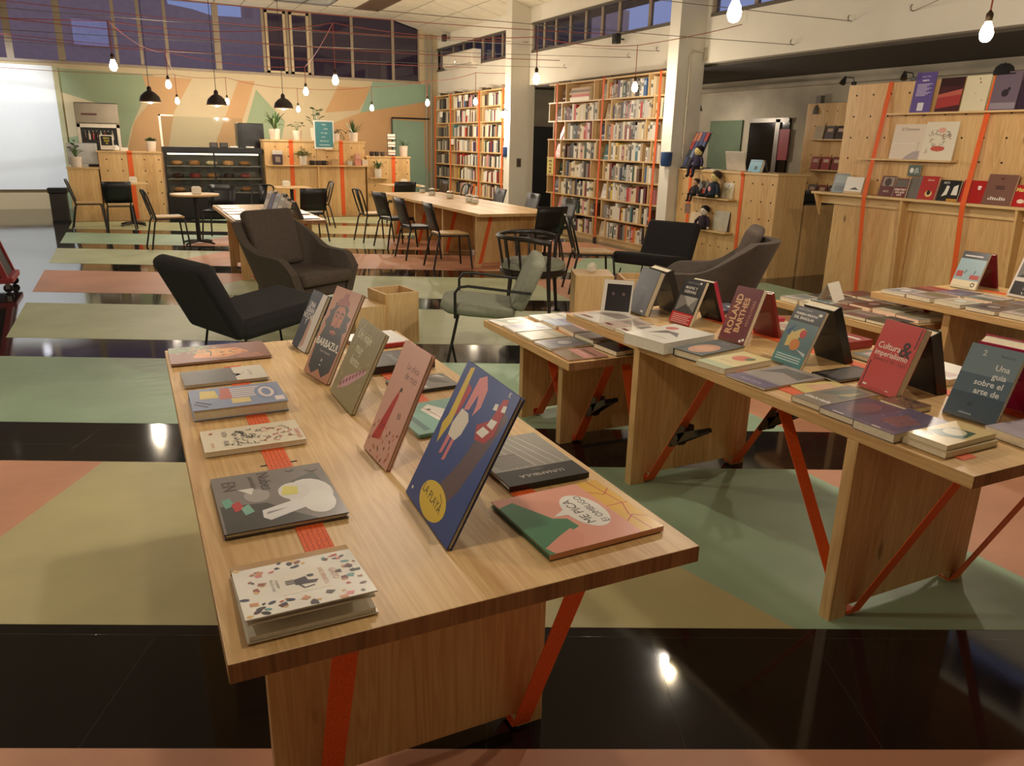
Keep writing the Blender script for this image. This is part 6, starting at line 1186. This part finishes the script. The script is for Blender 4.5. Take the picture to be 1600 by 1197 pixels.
for zi, z in enumerate((.549, .829, 1.089)):
    for i in range(5):
        nm, c = foods[(i*2+zi*3) % 6]; x = .98+.34*i; y = YC+.3
        tr = thing('food_tray', '%s on a steel tray, %s shelf of food case, %s' % (nm, ('lowest', 'middle', 'upper')[zi], ('bar end', 'second from the bar', 'centre', 'fourth from the bar', 'plant counter end')[i]), 'food', (x, y, z), group=GF)
        part('tray', MB().lathe([(.12, 0), (.14, .012), (.135, .014), (.11, .004)], 16), M('case_steel', (150, 144, 132), .3, .8), tr); part('food', MB().lathe([(.1, .006), (.115, .04), (.1, .075+.02*(i % 2)), (.03, .085+.02*(i % 2))], 14) if i % 2 else MB().ell((0, 0, .05), (.12, .085, .05), 12, 6), M('food_%d' % ((i*2+zi*3) % 6), c, .6, var=.25, vs=30), tr, smooth=50)
gs = thing('sneeze_guard', 'clear glass screen with a white corner frame above the food case', 'glass screen', (1.55, YC+.3, 1.46)); part('pane', MB().box((-.8, 0, 0), (.8, .006, .6)), CGLASS, gs); part('frame', MB().box((-.83, -.01, 0), (-.79, .02, .63)).box((-.83, -.01, .6), (-.55, .02, .63)), M('white_frame', (236, 226, 206), .4), gs)
for i, (x, c, lb) in enumerate(((1.72, (52, 44, 44), 'dark card machine on the food case'), (1.92, (40, 36, 36), 'black tip box on the food case'), (2.12, (222, 214, 200), 'white napkin stack on the food case'), (2.45, (226, 220, 206), 'white order pad on the food case'))):
    k = thing('case_top_item', lb, 'counter item', (x, YC+.1, 1.461)); k.name = ('card_machine', 'tip_box', 'napkin_stack', 'order_pad')[i]; part('body', MB().box((-.08, -.05, 0), (.08, .05, .1 if i < 2 else .03)), M('item%d' % i, c, .5), k, bevel=.006); part('face', MB().box((-.06, -.054, .01), (.06, -.05, .08 if i < 2 else .02)), M('item_face%d' % i, tuple(min(255, v+25) for v in c), .4), k)
gm = thing('coffee_machine', 'tall black coffee machine between the food case and the plant counter', 'coffee machine', (2.58, YC+.95, 0)); part('stand', MB().box((-.3, -.25, 0), (.3, .3, 1.2)), BK, gm); part('body', MB().box((-.28, -.2, 1.2), (.28, .25, 1.98)), M('machine_black', (26, 24, 24), .35), gm, bevel=.015); part('drip_tray', MB().box((-.24, -.26, 1.22), (.24, -.2, 1.25)), M('case_steel', (150, 144, 132), .3, .8), gm)
# steel fridge behind the bar
fg = thing('steel_fridge', 'stainless steel fridge with a glass door of drinks behind the bar', 'fridge', (-.43, 19.6, 0)); SS = M('brushed_steel', (128, 118, 102), .28, 1.0, var=.05, bump=.25, bs=12)
part('body', MB().box((-.42, .06, 0), (.42, .75, 2.32)), SS, fg, bevel=.01); part('upper_door', MB().box((-.41, 0, 1.9), (.41, .055, 2.31)), SS, fg, bevel=.008); part('lower_frame', MB().box((-.41, 0, .1), (-.35, .055, 1.88)).box((.35, 0, .1), (.41, .055, 1.88)).box((-.41, 0, 1.81), (.41, .055, 1.88)).box((-.41, 0, .1), (.41, .055, .17)), M('fridge_trim', (206, 196, 176), .3, .5), fg)
part('door_glass', MB().box((-.35, .02, .17), (.35, .03, 1.81)), CGLASS, fg); part('interior', MB().box((-.35, .052, .17), (.35, .058, 1.81)), M('fridge_dark', (52, 48, 46), .5), fg); part('handle', MB().box((-.3, -.03, 2.06), (.0, 0, 2.1)), M('handle_dark', (90, 44, 36), .4), fg)
for i in range(8):
    b = thing('drink_bottle', 'small %s bottle behind the glass door of the steel fridge' % ('dark', 'pale', 'red')[i % 3], 'bottle', (-.7+.075*i, 19.638, 1.56), group='bottles in the fridge'); b.location.y = 19.64; part('body', MB().lathe([(.022, 0), (.024, .02), (.024, .11), (.01, .15), (.01, .17)], 10), M('bottle%d' % (i % 3), ((66, 30, 26), (222, 206, 180), (150, 50, 40))[i % 3], .25), b, smooth=40); part('cap', MB().lathe([(.012, .17), (.012, .185)], 8), M('cap_white', (230, 226, 214), .5), b)
sgn = thing('price_sign', 'small black price sign with yellow lettering on the bar counter', 'sign', (-.28, YC+.12, 1.361), -.1); part('board', MB().box((-.12, -.01, .02), (.12, .01, .3)), M('sign_white', (226, 218, 200), .5), sgn); part('panel', MB().box((-.1, -.013, .1), (.1, -.01, .28)), M('sign_black', (28, 26, 22), .5), sgn)
pt = Print(.2, .18, 0); 
for i, s in enumerate(('MENU', 'CAFE', 'TE')): pt.text(s, .5, .7-.28*i, .04, (222, 200, 70), bold=.03)
pt.mb.M = None; sg_ = part('sign_text', pt.mb, PRINT, sgn); sg_.matrix_local = Matrix.Translation((-.1, -.0135, .1)) @ Matrix.Rotation(math.pi/2, 4, 'X')
for x, lb in ((-.13, 'white cup pile beside the price sign'), (.02, 'folded napkins beside the price sign')):
    q = thing('bar_item', lb, 'cups' if x < 0 else 'napkins', (x, YC+.14, 1.361)); q.name = 'cup_pile' if x < 0 else 'napkin_fold'; part('body', MB().lathe([(.05, 0), (.07, .02), (.06, .08), (.03, .1)], 12) if x < 0 else MB().box((-.07, -.05, 0), (.07, .05, .06)), M('white_ceramic', (232, 226, 208), .3), q, smooth=40); part('rim', MB().lathe([(.03, .1), (.034, .104), (.03, .108)], 10) if x < 0 else MB().box((-.06, -.04, .06), (.06, .04, .065)), MC['paper_white'], q)
mon = thing('monitor', 'grey monitor seen from behind on the low bar counter', 'monitor', (-.74, YC+.22, 1.041)); part('panel', MB().box((-.27, 0, .05), (.27, .03, .46)), M('monitor_grey', (196, 196, 192), .35, .3), mon, bevel=.02, seg=3); part('stand', MB().box((-.08, -.06, 0), (.08, .1, .06)), MC['monitor_grey'], mon)
bn = thing('waste_bin', 'tall black and steel waste bin beside the low bar counter', 'bin', (-1.24, 17.7, 0)); part('body', MB().box((-.15, -.13, 0), (.15, .13, .56)), M('bin_steel', (80, 78, 76), .25, .8), bn, bevel=.01); part('lid', MB().box((-.17, -.15, .56), (.17, .15, .66)), BLACKP, bn, bevel=.01); part('foot', MB().box((-.155, -.135, 0), (.155, .135, .04)), BLACKP, bn)
# ================================================================== plants
POT = M('white_concrete_pot', (222, 206, 186), .7, var=.06); SOIL = M('soil', (50, 36, 28), .95)
LG = [M('leaf_deep', (52, 78, 44), .5, var=.2, vs=20), M('leaf_mid', (80, 108, 58), .5, var=.2, vs=20), M('leaf_sage', (112, 128, 84), .5, var=.2, vs=20)]
def blade(mb, base, tip, w, droop=.0, n=5):
    base, tip = Vector(base), Vector(tip); d = tip-base; side = Vector((-d.y, d.x, 0)); side = side.normalized() if side.length > 1e-4 else Vector((1, 0, 0)); vs = []; fs = []
    for i in range(n+1):
        k = i/n; p = base.lerp(tip, k)+Vector((0, 0, droop*math.sin(k*math.pi)*.5)); ww = w*(math.sin(min(1, k*1.15+.12)*math.pi)**.7 if k < .95 else .05); vs += [p-side*ww/2, p+Vector((0, 0, -ww*.15)), p+side*ww/2]
    for i in range(n): a = i*3; fs += [(a, a+1, a+4, a+3), (a+1, a+2, a+5, a+4)]
    mb.add(vs, fs)
def plant(x, y, z, kind, label, pr=.1, ph=.2, s=1.0, seed=1):
    r = random.Random(seed); t = thing('potted_plant', label, 'potted plant', (x, y, z), group='potted plants'); 
    part('pot', MB().lathe([(pr*.82, 0), (pr*.86, .01), (pr, ph), (pr*.9, ph), (pr*.86, ph-.03)], 16), POT, t, smooth=40); part('soil', MB().lathe([(pr*.87, ph-.035), (pr*.3, ph-.025)], 12), SOIL, t)
    if kind == 'spiky':
        for i in range(26): a = r.uniform(0, 6.28); e = r.uniform(.15, 1.4); l = s*r.uniform(.22, .4); b = MB(); blade(b, (0, 0, ph-.02), (l*math.cos(a)*math.cos(e), l*math.sin(a)*math.cos(e), ph+l*math.sin(e)), .028*s, 0); part('leaf', b, LG[i % 2], t, smooth=60)
    elif kind == 'drooping':
        for i in range(26): a = r.uniform(0, 6.28); e = r.uniform(.0, 1.35); l = s*r.uniform(.26, .42); b = MB(); blade(b, (0, 0, ph-.02), (l*math.cos(a)*(.35+.65*math.cos(e)), l*math.sin(a)*(.35+.65*math.cos(e)), ph+l*(.95*math.sin(e)-.3*math.cos(e))), .036*s, l*.9*math.cos(e), 8); part('leaf', b, LG[(i % 3)], t, smooth=60)
    elif kind == 'broad':
        for i in range(16):
            a = r.uniform(0, 6.28); h = ph+s*r.uniform(.08, .4); rr_ = s*r.uniform(.03, .16); b = MB(); c = (rr_*math.cos(a), rr_*math.sin(a), h); l = s*r.uniform(.1, .16); blade(b, c, (c[0]+l*math.cos(a), c[1]+l*math.sin(a), c[2]+l*r.uniform(-.4, .5)), .09*s, .02); part('leaf', b, LG[(i % 3)], t, smooth=60)
            part('stem', MB().tube([(0, 0, ph-.03), (c[0]*.5, c[1]*.5, h*.6+ph*.3), c], .005, 5), LG[1], t)
    elif kind == 'round':
        for i in range(8):
            a = i*.8+r.uniform(0, .4); h = ph+s*r.uniform(.06, .2); rr_ = s*r.uniform(.1, .2); c = (rr_*math.cos(a), rr_*math.sin(a), h); part('stem', MB().tube([(0, 0, ph-.03), (c[0]*.4, c[1]*.4, h), c], .004, 5), LG[1], t); b = MB(); blade(b, c, (c[0]+.12*s*math.cos(a), c[1]+.12*s*math.sin(a), c[2]-.02), .1*s, .01); part('leaf', b, LG[0], t, smooth=60)
    elif kind == 'bushy':
        m = MB()
        for i in range(170): a = r.uniform(0, 6.28); rr_ = s*r.uniform(0, .2)**1; h = ph+s*r.uniform(.0, .16)*(1.1-rr_/(.25*s)); c = (rr_*math.cos(a), rr_*math.sin(a), h); blade(m, c, (c[0]+.05*math.cos(a+r.uniform(-1, 1)), c[1]+.05*math.sin(a+r.uniform(-1, 1)), c[2]+r.uniform(-.02, .03)), .03, .0, 3)
        tag(part('foliage', m, LG[1], t, smooth=60), kind='stuff')
    elif kind == 'trailing':
        for i in range(9):
            a = i*.7; l = s*r.uniform(.2, .36); pts = [(0, 0, ph-.02), (l*.5*math.cos(a), l*.5*math.sin(a), ph+.1*s), (l*math.cos(a), l*math.sin(a), ph+r.uniform(-.12, .05))]; part('stem', MB().tube(pts, .006, 5), LG[0], t)
            for j in range(4): b = MB(); k = .4+.2*j; c = Vector(pts[1]).lerp(Vector(pts[2]), min(1, k)); blade(b, c, c+Vector((.06*math.cos(a+1-j), .06*math.sin(a+1-j), -.03)), .035, 0, 3); part('leaf', b, LG[0], t, smooth=60)
zt = 1.646; yp = YC+.18
plant(3.0, yp, zt, 'drooping', 'spider-like plant with long arching leaves at the coffee machine end of the counter', .12, .22, 1.3, 1); plant(3.48, yp, zt, 'round', 'small plant with round leaves on stems next to the arching one', .095, .2, .9, 2); plant(3.87, yp, zt, 'broad', 'tall broad-leaved plant behind the teal notice frame', .1, .26, 1.05, 3); plant(4.3, yp, zt, 'trailing', 'trailing dark plant in a bowl pot beside the teal notice frame', .12, .16, .9, 4); plant(4.73, yp, zt, 'spiky', 'spiky yucca-like plant at the mural end of the tall counter', .1, .19, 1.15, 5)
plant(3.52, YC-.097, 1.123, 'bushy', 'bushy green plant on the ledge of the plant counter', .09, .2, .9, 6)
plant(5.2, YC-.1, .859, 'drooping', 'arching plant in a white pot on the low ledge of the corner counter', .09, .2, .75, 7); plant(5.9, YC+.15, 1.331, 'spiky', 'short spiky plant at the outer end of the corner counter', .1, .24, .7, 8)
plant(.52, YC+.15, 1.361, 'bushy', 'small succulent in a textured white pot on the bar counter', .1, .2, .45, 9); plant(-.86, YC+.04, 1.041, 'broad', 'dark leafy plant in a white pot in front of the monitor', .1, .2, .75, 10)
# ---- notice frame, mugs and small goods on the plant counter
nf = thing('notice_frame', 'teal notice in a white frame on the plant counter', 'framed notice', (4.0, YC-.1, 1.469)); part('frame', MB().box((-.22, -.02, 0), (.22, .01, .6)), M('frame_white', (226, 222, 212), .4), nf, bevel=.005); part('sheet', MB().box((-.19, -.024, .04), (.19, -.0205, .57)), M('teal_sheet', (64, 130, 136), .4), nf)
pt = Print(.38, .53, 0); pt.rect(.02, .02, .98, .98, (64, 130, 136))
for i, s in enumerate(('Hola', 'pide', 'en caja', 'y te', 'llamamos')): pt.text(s, .5+(.1 if i == 1 else -.05*(i % 2)), .86-.16*i, .05, (222, 236, 232))
pt.rect(.2, .08, .8, .1, (222, 236, 232)); o_ = part('notice_text', pt.mb, PRINT, nf); o_.matrix_local = Matrix.Translation((-.19, -.0245, .04)) @ Matrix.Rotation(math.pi/2, 4, 'X')
GI = 'goods on the plant counter ledge'
def goods(x, z, kind, c, label, y=YC-.07, sc=1.0):
    t = thing({'bag': 'coffee_bag', 'mug': 'mug', 'box': 'gift_box', 'jar': 'glass_jar', 'pot': 'teapot'}[kind], label, {'bag': 'bag', 'mug': 'mug', 'box': 'box', 'jar': 'jar', 'pot': 'teapot'}[kind], (x, y, z), group=GI); m = M('goods_%d_%d_%d' % c, c, .4)
    if kind == 'bag': part('body', MB().prism([(-.1, 0), (.1, 0), (.105, .22), (-.105, .22)], 'Y', -.04, .04), m, t, bevel=.01); part('fold', MB().box((-.105, -.02, .22), (.105, .02, .3)), M('bag_top', (206, 198, 186), .5), t); part('label', MB().box((-.05, -.044, .06), (.05, -.0405, .17)), M('bag_label', (150, 130, 110), .5), t)
    elif kind == 'box': part('body', MB().box((-.06*sc, -.04, 0), (.06*sc, .04, .1*sc)), m, t, bevel=.004); part('lid', MB().box((-.063*sc, -.043, .1*sc), (.063*sc, .043, .12*sc)), m, t)
    elif kind == 'jar': part('body', MB().lathe([(.04, 0), (.05, .01), (.05, .08), (.04, .1)], 14), CGLASS, t, smooth=40); part('contents', MB().lathe([(.03, .005), (.042, .012), (.042, .06)], 12), M('jar_sugar', (226, 216, 196), .7), t); part('lid', MB().lathe([(.045, .1), (.045, .115), (.01, .125)], 14), M('jar_lid', (206, 196, 176), .4), t)
    else: part('body', MB().lathe([(.045, 0), (.055, .02), (.055, .1), (.045, .1), (.04, .03)], 14), m, t, smooth=40); part('handle', MB().tube([(.05, 0, .085), (.09, 0, .08), (.09, 0, .035), (.05, 0, .02)], .008, 6), m, t, smooth=True)
    return t
goods(2.98, 1.123, 'bag', (60, 40, 52), 'dark coffee bag with a pale fold on the plant counter ledge'); goods(3.72, 1.123, 'mug', (50, 42, 40), 'dark mug next to the bushy plant'); goods(3.86, 1.123, 'mug', (66, 56, 54), 'brown mug beside the dark mug'); goods(3.98, 1.123, 'mug', (40, 36, 38), 'black mug in the middle of the ledge'); goods(4.22, 1.123, 'box', (176, 140, 96), 'tan gift box near the second strap', sc=1.1)
goods(4.56, 1.123, 'mug', (196, 186, 166), 'pale mug with dark drips beside the second strap'); goods(4.74, 1.123, 'box', (200, 130, 110), 'rose gift box at the end of the ledge', sc=1.2); goods(4.74, 1.123+.147, 'box', (206, 150, 130), 'small rose box stacked on the rose gift box', sc=.9); goods(4.9, 1.123, 'box', (214, 190, 160), 'cream gift box beside the rose one', sc=1.1); goods(4.24, 1.469, 'box', (206, 176, 120), 'tan card box next to the teal notice', y=YC-.08, sc=1.2)
goods(5.12, 1.331, 'pot', (46, 36, 36), 'dark teapot on the corner counter', y=YC+.1); goods(5.24, 1.331, 'mug', (52, 44, 46), 'dark cup beside the teapot', y=YC+.1); goods(5.38, 1.331, 'mug', (84, 72, 64), 'brown cup on the corner counter', y=YC+.1)
ws = thing('wire_shelf', 'little black wire shelf of cards on the corner counter', 'shelf', (5.63, YC+.2, 1.331)); BW = BLACKM
for sx in (-.1, .1): part('post', MB().tube([(sx, 0, 0), (sx, 0, .52)], .006, 6), BW, ws)
for z in (.02, .2, .37): part('tray', MB().box((-.1, -.05, z), (.1, .05, z+.012)), BW, ws)
for i, z in enumerate((.032, .212, .382)):
    p_ = thing('card_stack', 'pale cards on the %s tray of the wire shelf' % ('lowest', 'middle', 'top')[i], 'cards', (5.63, YC+.2, 1.331+z+.001), group='cards on the wire shelf'); part('cards', MB().box((-.08, -.03, 0), (.08, .03, .11)), M('card_white', (236, 230, 214), .7), p_); part('band', MB().box((-.082, -.032, .04), (.082, .032, .06)), M('card_band', (150, 130, 110), .6), p_)
pp = thing('pipe_rack', 'black pipe rack fixed to the mural by the corner', 'rack', (5.9, YB, 0)); a, b = aty(612, 184, YB-.12), aty(671, 186, YB-.12)
part('rail', MB().tube([(a.x-5.9, -.12, a.z), (b.x-5.9, -.12, a.z)], .02, 8), BLACKM, pp, smooth=True); part('upright', MB().tube([(a.x-5.9, -.12, a.z), (a.x-5.9, -.12, .9), (a.x-5.9, 0, .9)], .02, 8), BLACKM, pp, smooth=True); part('bracket', MB().tube([(b.x-5.9-.1, -.12, a.z), (b.x-5.9-.1, 0, a.z)], .02, 8), BLACKM, pp, smooth=True)
# jars on the tables
for i, (px, py) in enumerate(((660, 297), (675, 301), (703, 306), (733, 312), (742, 314))):
    p = atz(px, py+4, .75); j = goods(p.x, .75, 'jar', (200, 200, 200), ['lidded sugar jar at the mural end of the communal table', 'sugar jar beside the lidded one at the communal table', 'sugar jar in the middle of the communal table', 'sugar jar of the pair towards the lounge', 'second sugar jar of the pair towards the lounge'][i], y=p.y); j['group'] = 'jars on the communal table'; j.scale = (1.3, 1.3, 1.0)
for (x, y, z, lb) in ((.98, 13.55, .79, 'on the round cafe table by the food case'), (.1, 16.7, .8, 'on the round table by the bin'), (2.75, 15.6, .78, 'on the square table behind the far book table'), (5.35, 16.3, .78, 'on the square table by the plant counter')):
    t = thing('napkin_holder', 'small white napkin holder ' + lb, 'holder', (x, y, z), group='napkin holders'); part('body', MB().box((-.07, -.05, 0), (.07, .05, .1)), MC['white_ceramic'], t, bevel=.01); part('insert', MB().box((-.05, -.03, .1), (.05, .03, .115)), MC['paper_white'], t)
# trolley at the edge of the hall
tr = thing('book_trolley', 'red framed trolley with black panels on casters in the open floor', 'trolley', (-1.75, 10.05, 0)); RD = M('red_paint', (150, 48, 50), .5)
part('panel', MB().prism([(-.02, .16), (.46, .16), (.22, .95), (.12, .95)], 'Y', -.3, .3), M('blackboard', (26, 24, 26), .7), tr)
[part('frame_post', MB().prism([(.43, .12), (.49, .12), (.25, .98), (.19, .98)], 'Y', y_, y_+.045), RD, tr) for y_ in (-.315, .27)]; part('base', MB().box((-.06, -.32, .1), (.52, .32, .16)), RD, tr, bevel=.008)
for sx, sy in ((.0, -.27), (.46, -.27), (.0, .27), (.46, .27)):
    c_ = part('caster', MB().tube([(sx, sy-.015, .045), (sx, sy+.015, .045)], .045, 14), BLACKP, tr, smooth=40); part('caster_fork', MB().box((sx-.02, sy-.025, .04), (sx+.02, sy+.025, .1)), M('case_steel', (150, 144, 132), .3, .8), c_)
# ================================================================== dolls and books on the shop counter shelves
GD = 'rag dolls on the shop counter'
def doll(x, y, z, rz, label, body, hair, skin=(206, 164, 136), lean_=0.2, s=1.0, legs='down', emblem=None):
    t = thing('rag_doll', label, 'doll', (x, y, z), rz, GD); t.scale = (s, s, s)
    m = MB(); sk = M('doll_skin_%d' % skin[0], skin, .8); bm = M('doll_%d_%d_%d' % body, body, .9)
    part('body', MB().lathe([(.03, 0), (.06, .01), (.055, .08), (.04, .13), (.02, .15)], 12), bm, t, smooth=50)
    part('head', MB().ell((0, 0, .19), (.045, .045, .05), 14, 9), sk, t, smooth=True)
    part('hair', MB().ell((.012, 0, .205), (.05, .052, .046), 14, 9), M('doll_hair_%d' % hair[0], hair, .95), t, smooth=True)
    for s_ in (-1, 1):
        part('eye', MB().ell((-.043, s_*.016, .195), (.004, .005, .005), 6, 4), M('doll_eye', (20, 18, 18), .3), t)
        part('arm', MB().tube([(0, s_*.045, .125), (-.02, s_*.085, .08), (-.03, s_*.09, .03)], [.018, .017, .014], 8), bm, t, smooth=True); part('hand', MB().ell((-.03, s_*.09, .02), (.014, .014, .016), 8, 6), sk, t, smooth=True)
        lg = [(-.02, s_*.03, .03), (-.09, s_*.035, .025), (-.1, s_*.035, -.07)] if legs == 'down' else [(-.01, s_*.03, .02), (-.06, s_*.05, .018), (-.1, s_*.06, .018)]
        part('leg', MB().tube(lg, [.022, .02, .016], 8), M('doll_leg_%d' % body[2], tuple(int(v*.7) for v in body), .9), t, smooth=True); part('shoe', MB().ell((lg[2][0]-.012, lg[2][1], lg[2][2]), (.024, .016, .016), 8, 6), M('doll_shoe', (22, 20, 22), .6), t, smooth=True)
    part('mouth', MB().box((-.047, -.01, .172), (-.044, .01, .176)), M('doll_mouth', (150, 50, 46), .7), t)
    if emblem: part('emblem', MB().ell((-.055, 0, .08), (.008, .025, .025), 10, 6), M('doll_emblem_%d' % emblem[0], emblem, .8), t)
xs = 7.6-.092
doll(7.6, 9.36, 1.364, .1, 'dark haired rag doll sitting on the counter edge by the bookmark rack', (50, 42, 66), (22, 18, 18), (222, 200, 130), s=1.35)
doll(xs+.0, 9.25, .991, 0, 'small dark rag doll with dangling black shoes on the upper counter shelf', (46, 42, 46), (60, 44, 36), s=1.0); doll(xs, 8.83, .991, -.1, 'rag doll in a navy jumper with a pink emblem on the upper counter shelf', (38, 48, 62), (60, 28, 24), (222, 186, 164), s=1.5, legs='out', emblem=(214, 150, 150))
doll(xs, 9.0, .534, .2, 'rag doll in dark purple with pale sleeves on the lower counter shelf', (52, 36, 52), (22, 20, 20), (226, 214, 196), s=1.35, legs='out')
lean('dark framed picture book behind the dangling doll on the upper counter shelf', (7.57, 9.27), (7.57, 9.05), 8, .27, .02, (44, 40, 38), .991, lambda p: (p.rect(.1, .1, .9, .9, (120, 112, 98)), p.poly([(.2, .2), (.7, .4), (.6, .8)], (60, 56, 52))), 'books on the shop counter shelves')
lean('small red box-like book between the dolls on the upper counter shelf', (7.53, 9.13), (7.53, 8.98), 6, .12, .04, (150, 56, 40), .991, None, 'books on the shop counter shelves')
lean('pale comic book behind the navy doll on the upper counter shelf', (7.57, 8.75), (7.57, 8.52), 8, .27, .03, (200, 186, 150), .991, lambda p: (p.ell(.5, .7, .3, .2, (226, 220, 206)), p.line([(.3, .4), (.6, .7)], .008, (60, 50, 50))), 'books on the shop counter shelves')
lean('wide pale picture book at the end of the lower counter shelf', (7.57, 9.4), (7.57, 9.06), 8, .22, .01, (214, 190, 150), .534, lambda p: p.line([(.3, .2), (.35, .5), (.5, .4), (.55, .2)], .005, (120, 90, 70)), 'books on the shop counter shelves')
lean('speckled grey book at the strap end of the lower counter shelf', (7.55, 8.86), (7.55, 8.54), 8, .28, .05, (176, 168, 142), .534, lambda p: p.scatter(random.Random(3), 16, (.05, .1, .95, .9), [(120, 60, 50), (90, 80, 70), (206, 190, 150)], .007), 'books on the shop counter shelves', spine_col=(84, 70, 74), spine='R')
tag(part('small_print', MB().box((7.593, 9.44, .72), (7.598, 9.56, .86)), M('print_brown', (130, 104, 92), .6)), 'small brown card pinned to the counter front under the strap', 'card')

ys_ = thing('yellow_sign', 'small yellow lettered sign on the passage end of the tall bookcase', 'sign', (7.586, 13.86, 1.11)); part('card', MB().box((0, -.13, 0), (.006, .13, .3)), M('sign_yellow', (222, 204, 120), .6), ys_)
pt = Print(.26, .3, 0)
for i, s_ in enumerate(('arte', 'con', 'top', 'arte')): pt.text(s_, .5, .78-.23*i, .075, (40, 34, 24), bold=.03)
o_ = part('sign_text', pt.mb, PRINT, ys_); o_.matrix_local = Matrix(((0, 0, -1, -.0005), (-1, 0, 0, .13), (0, 1, 0, 0), (0, 0, 0, 1)))
